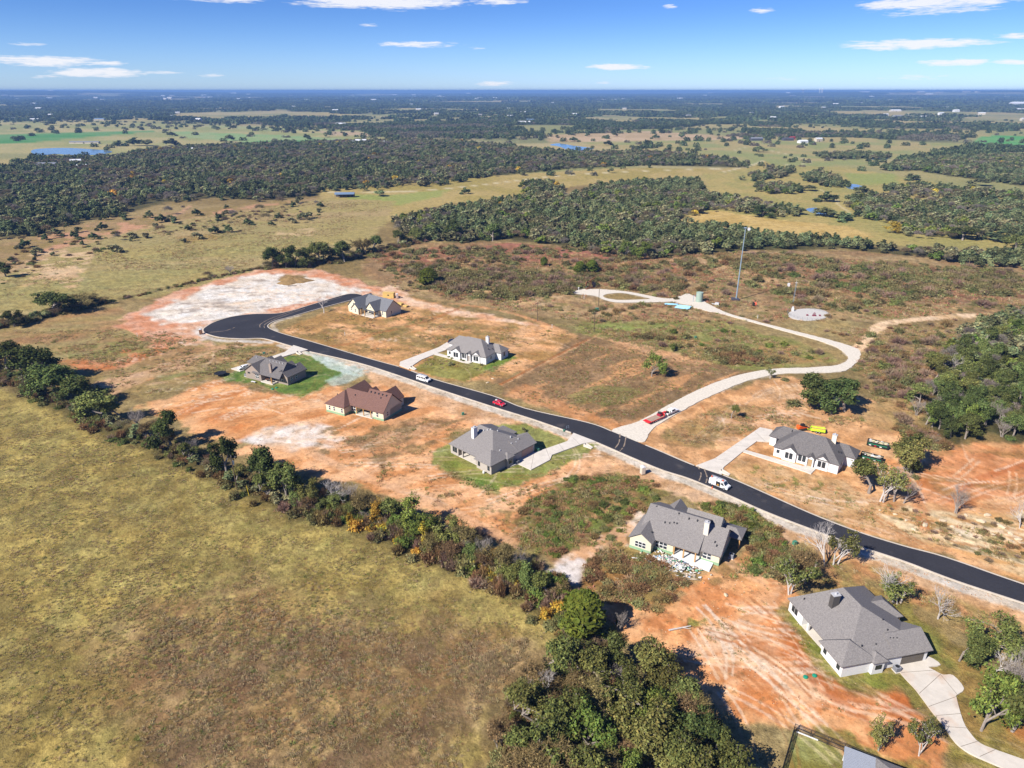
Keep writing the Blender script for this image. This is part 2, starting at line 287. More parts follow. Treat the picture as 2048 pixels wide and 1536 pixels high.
# ------------------------------------------------------------------ ground sheet
def hills(x, y):
    r = np.sqrt(x * x + y * y); a = np.abs(np.arctan2(x, np.maximum(y, 1e-3)))
    far = sstep(5000, 16000, r)
    h = far * (70 * sstep(0.12, 0.62, a) * sstep(9000, 20000, r) + 45 * (fbm(x / 4200, y / 2600, 31, 3) - 0.5))
    h += sstep(1500, 3500, r) * 12 * (fbm(x / 700, y / 700, 35, 3) - 0.5)
    return h
def build_ground():
    az = np.radians(np.concatenate([np.linspace(-180, -46, 24)[:-1], np.linspace(-46, 46, 900), np.linspace(46, 180, 24)[1:]]))
    el = np.radians(np.concatenate([np.linspace(89.5, 57, 14)[:-1], np.linspace(57, 2.0, 590)[:-1], np.linspace(2.0, 0.09, 62)]))
    r = CAM_H / np.tan(el); A, Rr = np.meshgrid(az, r); X = (np.sin(A) * Rr).ravel(); Y = (np.cos(A) * Rr).ravel(); n = len(X)
    rr = np.sqrt(X * X + Y * Y)
    C = np.zeros((n, 3)); veg = np.ones(n)
    def mixc(a, b, t): return hexv(a) * (1 - t)[:, None] + hexv(b) * t[:, None]
    b0 = sstep(0.35, 0.65, fbm(X / 45, Y / 45, 1)); C[:] = mixc('a58f60', '8f7a4e', b0)
    fw = sstep(280, 620, rr)
    def paint(idx, m, col, v):
        C[idx] = C[idx] * (1 - m)[:, None] + col * m[:, None]; veg[idx] = veg[idx] * (1 - m) + v * m
    def fill(poly, ca, cb=None, ns=8.0, soft=2.0, en=2.5, op=1.0, v=1.0, seed=0, con=0.16, ang=None, st=1.0, world=False):
        p = poly if world else P(poly); x0, y0 = p.min(0) - soft - en - 2; x1, y1 = p.max(0) + soft + en + 2
        idx = np.nonzero((X > x0) & (X < x1) & (Y > y0) & (Y < y1))[0]
        if not len(idx): return
        x, y = X[idx], Y[idx]; d = sdist(x, y, p); d = d + (fbm(x / (en * 1.6 + .1), y / (en * 1.6 + .1), seed + 50, 3) - 0.5) * 2.6 * en
        m = sstep(soft / 2, -soft / 2, d) * op; k = m > 0.003; idx = idx[k]; m = m[k]; x = x[k]; y = y[k]
        if cb is None: col = np.repeat(hexv(ca)[None], len(idx), 0)
        else:
            if ang is not None:
                c, s = math.cos(R(ang)), math.sin(R(ang)); x, y = (c * x + s * y) / st, -s * x + c * y
            col = mixc(ca, cb, sstep(0.5 - con, 0.5 + con, fbm(x / ns, y / ns, seed, 5)))
        paint(idx, m, col, v)
    def stroke(pts, w, ca, op=0.8, soft=1.0, en=0.6, v=0.0, seed=0, brk=0.0):
        p = np.array([(q.x, q.y) for q in smooth_line([at(*a) for a in pts], 5)]); x0, y0 = p.min(0) - w - 3; x1, y1 = p.max(0) + w + 3
        idx = np.nonzero((X > x0) & (X < x1) & (Y > y0) & (Y < y1))[0]
        if not len(idx): return
        x, y = X[idx], Y[idx]; d = sdist(x, y, p, False) + (fbm(x / 2, y / 2, seed + 9, 3) - 0.5) * 2 * en
        m = sstep(w / 2 + soft / 2, w / 2 - soft / 2, d) * op
        if brk: m *= sstep(brk - .1, brk + .15, fbm(x / 5, y / 5, seed + 77, 3))
        k = m > 0.003; paint(idx[k], m[k], np.repeat(hexv(ca)[None], k.sum(), 0), v)
    def speck(poly, ca, thr=0.6, ns=2.5, op=0.8, v=1.0, seed=0, st=1.0, ang=0.0, world=False, w=0.05):
        p = poly if world else P(poly); x0, y0 = p.min(0); x1, y1 = p.max(0)
        idx = np.nonzero((X > x0) & (X < x1) & (Y > y0) & (Y < y1))[0]; x, y = X[idx], Y[idx]; d = sdist(x, y, p)
        c, s = math.cos(R(ang)), math.sin(R(ang)); u, w_ = (c * x + s * y) / st, -s * x + c * y
        m = sstep(thr - w, thr + w, fbm(u / ns, w_ / ns, seed + 13, 4)) * op * sstep(1, -3, d); k = m > 0.003
        paint(idx[k], m[k], np.repeat(hexv(ca)[None], k.sum(), 0), v)
    # ---- distant country
    far = rr > 900
    fi = np.nonzero(far)[0]; t = sstep(0.4, 0.62, fbm(X[fi] / 320, Y[fi] / 520, 3, 4)); paint(fi, np.ones(len(fi)), mixc('b2a26c', '93935c', t), 1)
    wv = np.nonzero(far & far_wood(X, Y) & (rr > 1500))[0]; paint(wv, np.full(len(wv), .93), np.repeat(hexv('44492f')[None], len(wv), 0), 1)
    for q in FIELDPX: fill(q, 'b5a678', '8f9060', 150, 120, 60, .8, v=1, seed=2)
    fill([(-300, 242), (300, 246), (700, 258), (900, 280), (480, 290), (230, 312), (0, 306), (-300, 306)], 'b5a873', '9a9c62', 90, 30, 20, v=1, seed=4)
    fill([(-300, 276), (0, 270), (330, 261), (250, 268), (60, 285), (0, 288), (-300, 290)], '4c8f4a', '69975a', 60, 15, 8, .95)
    fill([(330, 262), (560, 270), (730, 280), (690, 286), (560, 291), (470, 283), (380, 276)], '86a86a', '9caa74', 60, 15, 8, .9)
    fill([(500, 282), (640, 278), (660, 284), (560, 291)], '5f9a55', None, soft=12, op=.8)
    fill([(380, 250), (520, 252), (700, 262), (540, 262)], '9fa870', None, soft=20, op=.7)
    fill([(1090, 270), (1310, 262), (1500, 275), (1480, 283), (1300, 281), (1100, 285)], 'cbb08d', 'b9a077', 60, 15, 8)
    fill([(640, 262), (900, 268), (860, 274), (650, 270)], 'c2a688', None, soft=15, op=.8)
    fill([(1170, 285), (1400, 280), (1640, 275), (1960, 288), (1780, 318), (1700, 335), (1600, 345), (1530, 330), (1480, 335), (1300, 318), (1190, 306)], 'b0a06a', '969a5e', 70, 20, 12, seed=8)
    fill([(1940, 292), (1960, 272), (2300, 270), (2300, 298)], '58a052', '79a862', 60, 12, 6)
    fill([(1090, 297), (1200, 292), (1260, 300), (1180, 310)], 'bba678', None, soft=10, op=.7)
    # ---- woods floor
    for k, p in WP.items():
        fill(p, '5b5634', '4a4a2c', 12, 8 if k not in ('south', 'east') else 4, 5, .9, world=True, seed=5)
    # ---- pastures
    fill([(640, 374), (940, 354), (1230, 336), (1490, 336), (1530, 322), (1545, 330), (1480, 345), (1400, 352), (1150, 372), (1010, 398), (900, 408), (800, 430), (770, 446), (640, 402)], 'b8a266', 'a79653', 40, 6, 5, seed=6)
    fill([(690, 388), (780, 390), (900, 378), (880, 392), (800, 410), (700, 402)], '94a254', None, soft=8, en=4, op=.75)
    fill([(1400, 348), (1560, 330), (1700, 335), (1900, 370), (2300, 420), (2300, 520), (1990, 505), (1760, 490), (1500, 462), (1350, 440), (1420, 395)], 'b5a263', 'a39a5a', 30, 6, 5, seed=9)
    fill([(1350, 436), (1430, 420), (1560, 440), (1700, 452), (1750, 475), (1640, 474), (1480, 458), (1370, 444)], 'd0b270', 'c2a45f', 14, 4, 3, seed=3)
    fill([(1690, 346), (1790, 347), (1800, 368), (1700, 370)], '93a056', None, soft=8, op=.7)
    fill([(-200, 500), (0, 490), (200, 440), (400, 418), (560, 402), (640, 396), (500, 428), (330, 445), (130, 500), (0, 560), (-200, 600)], '98824f', 'a88c62', 20, 5, 4, seed=12)
    speck([(-100, 520), (250, 430), (600, 400), (520, 425), (130, 505), (-100, 570)], 'cf9a78', .6, 14, .8, 0, 14)
    fill([(-200, 600), (0, 556), (130, 500), (330, 445), (500, 420), (660, 396), (790, 402), (775, 440), (740, 484), (640, 500), (520, 540), (330, 590), (200, 604), (0, 640), (-200, 690)], 'aa9a60', 'b39c6c', 26, 4, 3, seed=15, ang=18, st=3)
    speck([(-100, 570), (200, 470), (500, 430), (640, 480), (420, 540), (150, 590), (-100, 640)], '9b945a', .5, 24, .5, 1, 16, 3, 18)
    speck([(30, 560), (60, 500), (200, 495), (170, 545)], 'd9b88f', .52, 6, .9, 0, 17, 3, 25)
    speck([(-50, 580), (40, 545), (180, 545), (150, 580)], 'd9b288', .55, 6, .8, 0, 18, 3, 25)
    speck([(540, 480), (560, 455), (640, 455), (620, 475)], 'd6b78c', .55, 5, .8, 0, 19, 2, 20)
    fill([(350, 475), (420, 468), (450, 474), (380, 484)], 'b5904f', None, soft=5, op=.6)
    stroke([(-60, 580), (130, 498), (330, 446), (390, 436), (520, 418)], 4, 'c7a67c', .6, 3, 1.5, seed=3)
    stroke([(380, 412), (360, 425), (330, 440)], 3, 'd0a080', .7, 2, 1.5)
    stroke([(660, 384), (800, 383), (900, 376), (1010, 364), (1110, 352), (1240, 344), (1400, 338), (1480, 336), (1525, 322), (1505, 330), (1440, 345)], 4.5, 'd9cba6', .75, 3, 1.0)
    stroke([(1470, 300), (1510, 295), (1620, 322), (1560, 330)], 5, 'd5c8a2', .5, 4, 1.0)
    stroke([(1640, 378), (1672, 398), (1676, 408), (1700, 425)], 3, 'd3c39a', .6, 2, 1.0)
    # ---- scrub beyond the lots
    fill([(735, 505), (820, 484), (900, 486), (1010, 482), (1140, 494), (1300, 522), (1560, 502), (1700, 502), (2300, 548), (2300, 640), (1940, 640), (1720, 645), (1500, 650), (1200, 645), (950, 612), (800, 584), (720, 545)], '9c7d58', 'ab9166', 16, 4, 4, seed=20)
    for q, c, o in (([(930, 500), (1010, 484), (1140, 496), (1290, 524), (1240, 545), (1110, 525), (980, 516)], 'ab6d5a', .9), ([(745, 508), (900, 490), (960, 506), (890, 540), (945, 588), (890, 592), (800, 545), (760, 530)], 'a86a52', .85),
                    ([(1335, 530), (1440, 525), (1430, 560), (1330, 562)], 'b07254', .8), ([(1580, 508), (1760, 528), (1900, 556), (2300, 565), (2300, 590), (1850, 606), (1700, 585), (1610, 555)], '7f5a42', .8), ([(1250, 505), (1400, 512), (1330, 530), (1240, 525)], 'b08862', .7)):
        fill(q, c, '96684c', 7, 5, 5, o, seed=22)
    for q in ([(1290, 520), (1420, 508), (1560, 560), (1500, 574), (1440, 545), (1380, 528)], [(870, 536), (990, 548), (950, 604), (925, 604), (940, 575)], [(1020, 600), (1130, 590), (1120, 610), (1010, 615)], [(1200, 612), (1290, 612), (1280, 632), (1180, 630)], [(1480, 500), (1520, 500), (1560, 545), (1530, 550)]):
        fill(q, 'cbaa80', 'b8946a', 6, 4, 4, .8, seed=23)
    speck([(740, 520), (1100, 490), (1300, 525), (2100, 545), (2100, 640), (1200, 640), (850, 590)], '7a7440', .6, 5, .75, 1, 24)
    speck([(740, 520), (1100, 490), (1300, 525), (2100, 545), (2100, 640), (1200, 640), (850, 590)], 'c9a676', .64, 8, .7, 0, 25)
    fill([(1120, 650), (1220, 642), (1450, 642), (1590, 682), (1680, 720), (1600, 735), (1480, 742), (1350, 705), (1180, 672)], '9d9157', '8a8a4a', 9, 4, 4, seed=26)
    fill([(1180, 650), (1330, 645), (1420, 660), (1250, 668)], '93a055', None, soft=5, en=4, op=.6)
    speck([(1180, 660), (1600, 690), (1660, 725), (1450, 735), (1250, 690)], 'b5885a', .58, 7, .7, 0, 27)
    fill([(1640, 655), (1760, 650), (1940, 640), (1960, 690), (1880, 760), (1850, 830), (1760, 790), (1720, 740), (1735, 700)], 'a98b60', '937c50', 8, 4, 4, seed=28)
    fill([(1560, 640), (1700, 636), (1740, 660), (1650, 672)], 'ab9764', None, soft=4, en=3, op=.8)
    # ---- building lots: bare orange dirt and dry weeds
    fill([(395, 690), (520, 684), (560, 660), (720, 597), (800, 584), (935, 622), (1090, 650), (1180, 675), (1100, 720), (985, 765), (870, 757), (640, 690), (600, 700)], 'e2ac78', 'ac8752', 7, 3, 3, v=.5, seed=30, ang=-25, st=2)
    speck([(560, 670), (720, 640), (900, 620), (1090, 660), (960, 750), (700, 690)], '8d7a46', .56, 6, .75, 1, 31, 2, -25)
    fill([(700, 575), (790, 572), (830, 600), (960, 626), (1100, 655), (900, 628), (805, 610), (760, 592)], 'ecc8a8', 'dba67e', 6, 3, 3, v=0, seed=32)
    fill([(1160, 668), (1290, 690), (1400, 722), (1505, 745), (1380, 787), (1235, 860), (1120, 820), (1010, 788), (990, 762), (1100, 715)], 'a5825c', '8f7350', 8, 3, 3, v=.9, seed=33, ang=38, st=5)
    speck([(1160, 675), (1290, 692), (1500, 748), (1240, 850), (1010, 785)], 'cf9a68', .60, 3.2, .85, 0, 34, 7, 42)
    speck([(1100, 760), (1250, 770), (1330, 790), (1235, 835), (1150, 815)], '7d7c42', .52, 8, .7, 1, 35, 3, 38)
    fill([(1050, 765), (1010, 790), (1230, 862), (1290, 838), (1235, 838), (1130, 808)], 'd9a070', 'c58a58', 4, 3, 3, .8, v=0, seed=36)
    fill([(1190, 672), (1300, 690), (1410, 722), (1390, 730), (1280, 702)], 'dcab7e', None, soft=3, en=2, op=.7, v=0)
    fill([(-200, 660), (0, 655), (230, 606), (300, 650), (400, 672), (520, 692), (600, 706), (460, 746), (300, 800), (120, 728), (-200, 720)], 'a3905e', 'a9845a', 12, 3, 3, v=.7, seed=38, ang=15, st=3)
    fill([(120, 722), (240, 700), (340, 688), (400, 682), (330, 700), (250, 735), (170, 745)], 'c57a48', 'dba27c', 6, 4, 3, .9, v=0, seed=39)
    fill([(180, 770), (300, 735), (440, 690), (520, 690), (400, 720), (280, 770), (220, 790)], 'd8ac86', 'b99468', 5, 3, 3, .8, v=.2, seed=40, ang=20, st=3)
    speck([(60, 700), (240, 680), (330, 700), (200, 725)], '8b8a4c', .45, 8, .8, 1, 41)
    speck([(300, 740), (440, 690), (560, 690), (460, 740), (330, 790)], '83814a', .5, 6, .8, 1, 42, 3, 20)
    fill([(230, 640), (330, 590), (520, 537), (640, 542), (770, 575), (715, 596), (575, 626), (445, 640), (405, 668), (330, 692), (270, 668)], 'ddae90', 'd08f68', 7, 3, 5, v=0, seed=43)
    fill([(285, 628), (400, 580), (520, 546), (620, 552), (735, 580), (700, 590), (600, 606), (470, 632), (400, 640), (330, 646)], 'eee6da', 'dacbb8', 7, 5, 5, v=0, seed=44, ang=15, st=2, con=.25)
    speck([(285, 640), (400, 585), (520, 548), (700, 578), (600, 605), (420, 640)], '8f7f72', .66, 2.6, .6, 0, 45, 5, 10)
    fill([(335, 655), (400, 640), (440, 645), (405, 672), (420, 690), (360, 690)], 'e6cdb8', 'd9a680', 4, 3, 3, .8, v=0, seed=46)
    fill([(555, 556), (580, 548), (615, 552), (600, 565), (565, 566)], '9a7f52', None, soft=2, en=2)
    fill([(280, 815), (430, 756), (560, 790), (700, 768), (640, 830), (560, 850), (480, 884), (400, 872), (320, 830)], 'e8b07c', 'd2925c', 7, 3, 3, v=0, seed=47, ang=40, st=3)
    speck([(330, 820), (440, 765), (560, 800), (620, 830), (480, 870)], 'c47840', .6, 3, .6, 0, 48, 6, 48)
    fill([(590, 800), (700, 775), (770, 760), (870, 775), (960, 815), (1050, 845), (1140, 868), (1100, 882), (1000, 842), (900, 868), (870, 925), (960, 976), (1130, 905), (1290, 936), (1345, 965), (1240, 1012), (1040, 1090), (900, 1045), (700, 965), (470, 905), (560, 845)], 'edb888', 'cf925e', 5, 3, 3, v=.1, seed=50, ang=30, st=2)
    fill([(465, 880), (600, 838), (650, 856), (690, 880), (640, 894), (520, 892)], 'efe4d9', 'e0c0a0', 5, 4, 4, .95, v=0, seed=51)
    fill([(700, 880), (760, 850), (850, 832), (900, 842), (880, 862), (800, 900), (730, 905)], '9a7a50', 'c0936a', 4, 3, 3, .85, v=1, seed=52)
    speck([(640, 850), (900, 830), (960, 830), (860, 900), (700, 960), (620, 900)], '86714a', .57, 3.5, .75, 1, 53, 2, 30)
    speck([(880, 960), (1000, 990), (1080, 1000), (1030, 1085), (900, 1040), (860, 1000)], '8f8450', .63, 2.2, .6, 1, 54)
    fill([(860, 1010), (960, 1045), (1050, 1095), (1020, 1090), (900, 1045)], 'd8935e', None, soft=3, en=1, op=.7, v=0)
    fill([(1035, 1015), (1140, 945), (1300, 950), (1345, 985), (1290, 1030), (1240, 1075), (1110, 1120), (1040, 1095)], '857a42', '9c7450', 5, 3, 3, v=1, seed=55)
    speck([(1035, 1015), (1140, 945), (1300, 950), (1330, 1000), (1240, 1070), (1110, 1115)], '6f7f3a', .55, 4, .8, 1, 56)
    stroke([(1160, 1070), (1180, 1040), (1230, 1010), (1270, 1000)], 1.6, 'c99a68', .7, 1, .6)
    fill([(1105, 1130), (1160, 1090), (1240, 1052), (1285, 1020), (1265, 1072), (1190, 1125), (1165, 1175), (1140, 1170)], 'e8d3bf', 'd9a87c', 4, 2, 2, .95, v=0, seed=57)
    fill([(1110, 1140), (1150, 1110), (1180, 1110), (1160, 1172)], 'e4dad2', None, soft=2, en=2, op=.9, v=0)
    fill([(1160, 1120), (1240, 1085), (1300, 1110), (1380, 1160), (1330, 1230), (1240, 1215), (1170, 1180)], '94804a', 'a27a48', 5, 3, 3, v=1, seed=58)
    fill([(1215, 1215), (1330, 1200), (1400, 1150), (1480, 1125), (1570, 1150), (1600, 1235), (1650, 1340), (1840, 1400), (1920, 1545), (1850, 1600), (1590, 1450), (1450, 1425), (1340, 1335), (1260, 1275)], 'ebb07a', 'd28a54', 4, 3, 3, v=0, seed=60)
    fill([(1330, 1320), (1400, 1290), (1480, 1230), (1560, 1170), (1590, 1200), (1520, 1270), (1600, 1340), (1700, 1400), (1560, 1380), (1440, 1370)], 'efc49c', 'e0a878', 4, 5, 4, .9, v=0, seed=61, ang=-28, st=3)
    fill([(1565, 1250), (1600, 1262), (1650, 1345), (1720, 1385), (1840, 1395), (1850, 1450), (1720, 1425), (1640, 1375), (1580, 1320)], 'b9652f', 'cc8048', 5, 4, 3, .85, v=0, seed=62, ang=-40, st=2)
    speck([(1290, 1290), (1560, 1180), (1640, 1350), (1850, 1430), (1560, 1420)], 'b8672f', .66, 2.6, .5, 0, 63, 6, -25)
    speck([(1290, 1290), (1560, 1180), (1640, 1350), (1850, 1430), (1560, 1420)], 'f4d9bd', .66, 3.5, .55, 0, 163, 4, -28)
    fill([(1380, 1240), (1415, 1235), (1400, 1255), (1375, 1252)], '7d8a40', None, soft=1, en=1, op=.8)
    fill([(1545, 1215), (1590, 1195), (1700, 1150), (1800, 1190), (1900, 1290), (1980, 1330), (2048, 1360), (2300, 1500), (2300, 1600), (1920, 1530), (1870, 1440), (1800, 1370), (1700, 1375), (1650, 1345)], '8e8344', '9c7f48', 6, 2, 2, v=1, seed=64)
    fill([(1560, 1228), (1590, 1220), (1690, 1350), (1800, 1345), (1830, 1380), (1790, 1370), (1680, 1375), (1640, 1340)], '7d8a38', '8f8a42', 4, 2, 2, .8, v=1, seed=65)
    fill([(1790, 1240), (1840, 1250), (1900, 1330), (1870, 1320)], '83853e', None, soft=2, en=2, op=.8)
    fill([(2000, 1440), (2060, 1420), (2120, 1500), (2050, 1500)], 'b26e3c', None, soft=3, en=2, op=.8, v=0)
    # north side of the road
    fill([(1215, 872), (1290, 835), (1430, 790), (1560, 750), (1640, 760), (1740, 800), (1830, 885), (1905, 900), (1960, 878), (2300, 905), (2300, 1245), (2048, 1166), (1892, 1112), (1717, 1060), (1620, 1022), (1500, 970), (1380, 925)], 'e9b480', 'c39262', 5, 3, 3, v=.2, seed=70)
    fill([(1320, 868), (1420, 812), (1540, 812), (1500, 850), (1420, 890), (1340, 890)], '98804f', 'b08a5c', 5, 3, 3, .85, v=1, seed=71)
    fill([(1400, 830), (1520, 842), (1580, 790), (1620, 790), (1590, 850), (1530, 856), (1450, 845)], 'e2b58c', 'd29e70', 4, 3, 2, .9, v=0, seed=72)
    fill([(1540, 770), (1610, 770), (1580, 800), (1510, 800)], 'c9a276', None, soft=3, en=3, op=.7, v=.3)
    fill([(1700, 800), (1830, 800), (1850, 850), (1780, 860), (1720, 840)], 'a98f5c', 'bf9a68', 5, 3, 3, .85, v=.8, seed=73)
    fill([(1450, 945), (1480, 915), (1680, 960), (1770, 1010), (1800, 1060), (1700, 1050), (1560, 990)], 'd8b284', 'c79c6a', 4, 3, 2, .9, v=.2, seed=74)
    speck([(1460, 930), (1540, 925), (1680, 970), (1760, 1030), (1600, 1000)], '7f8440', .64, 2.2, .8, 1, 75)
    fill([(1490, 905), (1545, 890), (1550, 912), (1510, 908)], 'b98552', None, soft=2, en=1.5, op=.8, v=0)
    fill([(1830, 935), (1960, 890), (2300, 905), (2300, 1010), (2000, 1000), (1900, 1020), (1830, 1000)], 'e5a271', 'c98350', 5, 3, 3, .9, v=0, seed=76)
    speck([(1830, 935), (1960, 895), (2200, 905), (2200, 1010), (1900, 1020)], '9c7a4a', .56, 5, .7, .6, 77, 3, -10)
    fill([(1740, 1010), (1850, 1020), (2048, 1020), (2300, 1080), (2300, 1210), (2048, 1150), (1892, 1096), (1800, 1060)], 'ecd2a6', 'cf9f66', 2.6, 3, 3, .95, v=0, seed=78, ang=-28, st=5)
    speck([(1790, 1020), (2300, 1070), (2300, 1190), (1892, 1092)], 'b5793f', .58, 1.2, .7, 0, 178, 8, -28)
    speck([(1790, 1020), (2300, 1070), (2300, 1190), (1892, 1092)], 'f2dfc0', .6, 1.6, .7, 0, 179, 6, -28)
    speck([(1700, 1020), (1860, 1020), (2200, 1060), (2200, 1170), (1860, 1090)], '8f7f4e', .58, 2.5, .7, 1, 79, 2, -22)
    # south verge of the road
    fill([(640, 712), (800, 755), (985, 820), (1150, 872), (1300, 935), (1420, 985), (1620, 1065), (1800, 1128), (2048, 1212), (2300, 1300), (2300, 1370), (2000, 1260), (1760, 1160), (1560, 1085), (1420, 1020), (1290, 965), (1140, 900), (960, 850), (800, 785)], 'e2b68c', 'c4986c', 4, 2, 2, .9, v=.2, seed=80)
    fill([(1380, 1005), (1470, 1005), (1560, 1060), (1590, 1110), (1540, 1120), (1500, 1060)], '7d7d38', '9a7a48', 3, 2, 2, .9, v=1, seed=81)
    fill([(1480, 1090), (1560, 1080), (1720, 1120), (1900, 1190), (2048, 1250), (2300, 1340), (2300, 1400), (2000, 1300), (1800, 1190), (1600, 1160), (1500, 1150)], 'a68f58', 'c08c5c', 5, 3, 3, .9, v=.8, seed=82)
    fill([(1440, 1120), (1500, 1100), (1530, 1130), (1480, 1165), (1420, 1170)], 'a07f4e', 'c38c5a', 3, 2, 2, .85, v=.8, seed=83)
    low = ROADP[len(ROADP) * 47 // len(ROAD):]
    sh = [(560, 690), (592, 700), (630, 710), (715, 730), (780, 750), (865, 779), (985, 819), (1065, 844), (1145, 873), (1200, 893), (1312, 942), (1380, 965), (1455, 997), (1530, 1030), (1617, 1064), (1705, 1096), (1805, 1130), (1911, 1170), (2048, 1215), (2300, 1300)]
    stroke(sh, 3.4, 'd9cdbb', .9, 1.2, .7, 0, 84)
    speck([(560, 685), (780, 745), (1145, 868), (1530, 1024), (2048, 1212), (2048, 1224), (1530, 1040), (1145, 885), (780, 762)], 'a08c70', .62, 1.2, .5, 0, 184)
    stroke([(400, 655), (398, 664), (410, 673), (440, 680), (490, 682), (540, 684)], 3, 'ddd3c6', .8, 1.5, .5, 0, 85)
    stroke([(545, 668), (570, 676), (640, 694), (740, 722), (870, 764), (1000, 800)], 1.6, 'c8b292', .8, 1.5, .7, 0, 86)
    stroke([(600, 630), (560, 640), (545, 650), (552, 662)], 2.2, 'cfc3b0', .8, 1.5, .5, 0, 86)
    # lawns
    fill([(446, 752), (500, 728), (600, 708), (640, 715), (700, 742), (650, 770), (600, 796), (570, 788), (520, 768), (452, 760)], '5f7a34', '7d8a44', 4, 1.2, 1.2, v=.7, seed=90)
    fill([(610, 703), (650, 712), (738, 743), (706, 752), (672, 742), (640, 724)], 'cfd8cc', 'b2bfae', 2.2, 1.5, 1.5, .9, v=.1, seed=91)
    fill([(655, 760), (690, 745), (735, 748), (700, 765), (665, 770)], 'bcd0c6', None, soft=2, en=2, op=.55, v=.1)
    fill([(826, 738), (878, 704), (960, 700), (1030, 714), (975, 742), (930, 762), (870, 752)], '9a9450', '8d8440', 6, 1.0, 1, v=.7, seed=92)
    fill([(965, 735), (1020, 708), (1034, 714), (985, 742)], '6c8a34', None, soft=2, en=1, op=.8, v=.7)
    fill([(890, 704), (1015, 700), (980, 735), (890, 715)], '4a3a28', None, soft=1, en=.6, op=.0, v=.7)
    fill([(862, 905), (900, 884), (990, 848), (1050, 846), (1138, 880), (1195, 888), (1178, 906), (1060, 962), (990, 976), (930, 956), (868, 928)], '9a9a58', '888a46', 6, 1.2, 1.2, v=.7, seed=93)
    fill([(872, 915), (900, 912), (960, 945), (1060, 950), (1090, 935), (1050, 968), (990, 978), (930, 956)], '7a8838', '8f8f46', 4, 2, 1.5, .8, v=.7, seed=94)
    speck([(870, 925), (960, 955), (1020, 975), (1000, 1000), (900, 950)], '5f7f34', .5, 2, .8, 1, 95)
    fill([(1586, 1462), (1688, 1500), (1690, 1600), (1540, 1600), (1568, 1536)], '98985c', '87803f', 5, .8, .6, v=.7, seed=96)
    fill([(1620, 1452), (1700, 1470), (1850, 1536), (1900, 1600), (1760, 1560), (1690, 1500)], '838240', '9c8048', 4, 2, 2, .85, v=.8, seed=97)
    # nearest pasture
    fill([(-400, 770), (0, 778), (100, 800), (280, 880), (450, 955), (600, 1015), (760, 1065), (900, 1118), (1110, 1205), (1135, 1280), (1040, 1310), (970, 1420), (940, 1600), (-400, 1700)], 'b39f5c', '92804a', 8, 2, 1.5, v=1, seed=100)
    fill([(250, 1230), (480, 1180), (760, 1215), (1010, 1255), (1030, 1300), (960, 1430), (930, 1600), (280, 1600), (260, 1400)], '8c6a4a', 'a88a60', 5, 16, 10, .82, v=1, seed=101)
    fill([(940, 1300), (1060, 1285), (985, 1390), (945, 1450), (900, 1420)], 'bb9f72', 'a48a60', 4, 5, 3, .8, v=1, seed=102)
    speck([(0, 800), (600, 1020), (1050, 1230), (900, 1560), (0, 1560)], '7a7138', .6, 3, .35, 1, 103)
    speck([(280, 1240), (1000, 1260), (930, 1560), (280, 1560)], '6e5540', .52, 7, .6, 1, 104)
    speck([(0, 800), (600, 1020), (1100, 1230), (700, 1300), (0, 1400)], 'b5a75e', .6, 1.3, .4, 1, 105)
    # tracks
    for pts, w, c, o in (([(1203, 664), (1150, 692), (1095, 720), (1040, 748), (1002, 768)], 1.3, 'a8642f', .85), ([(1200, 667), (1148, 696), (1092, 724), (1005, 770)], .8, 'e6b98c', .7),
                         ([(600, 700), (700, 686), (745, 668), (800, 656), (860, 640), (935, 608)], 2.4, 'b97a48', .7), ([(745, 700), (760, 684), (840, 660), (900, 648)], 2.0, 'c58c58', .6),
                         ([(620, 905), (720, 950), (820, 985), (900, 1020), (1040, 1090)], 3.2, 'e0b086', .7), ([(640, 880), (760, 905), (850, 870), (960, 835)], 2.6, 'd9a070', .7),
                         ([(560, 850), (640, 830), (720, 810), (640, 790)], 1.5, 'b9713c', .5), ([(1717, 699), (1736, 681), (1748, 662), (1772, 647), (1830, 638), (1945, 630), (1990, 632)], 6, 'eac8a0', 1.0),
                         ([(1180, 690), (1260, 700), (1350, 730), (1420, 745)], 1.6, 'd4a678', .7), ([(1330, 640), (1400, 690), (1440, 705), (1500, 730)], 1.3, 'cf9d70', .7),
                         ([(900, 606), (1010, 622), (1150, 668)], 3.0, 'd9a070', .7), ([(1120, 622), (1250, 626), (1330, 622)], 1.2, 'd9a678', .6),
                         ([(1470, 520), (1500, 540), (1530, 552), (1560, 570)], 3, 'd0a87c', .6), ([(0, 652), (110, 628), (220, 602), (440, 553), (525, 535)], 3.5, '5f5536', .75), ([(520, 536), (640, 530), (740, 512), (830, 480)], 6, '5f5536', .7),
                         ([(1350, 1330), (1450, 1300), (1530, 1240), (1580, 1170)], 1.2, 'c47a42', .5), ([(1400, 1335), (1490, 1310), (1570, 1250)], 1.0, 'c98350', .5), ([(1440, 1360), (1560, 1330), (1640, 1350), (1760, 1420)], 1.0, 'c47a42', .5),
                         ([(1460, 1120), (1500, 1150), (1560, 1170)], 3, 'e8ba90', .6), ([(1590, 1290), (1630, 1370), (1720, 1430), (1800, 1480)], 1.0, 'a8582a', .5), ([(1900, 1000), (1950, 960), (2048, 930)], 2.5, 'b5683a', .6), ([(1780, 920), (1830, 990), (1850, 1060)], 3.0, 'd08a58', .6),
                         ([(280, 790), (420, 750), (460, 742)], 1.2, '77653c', .7), ([(200, 775), (330, 730), (470, 690)], 1.4, 'e0b892', .7)):
        stroke(pts, w, c, o, 1.0, .5, 0, int(pts[0][0]), .32)
    rt = np.random.RandomState(77)
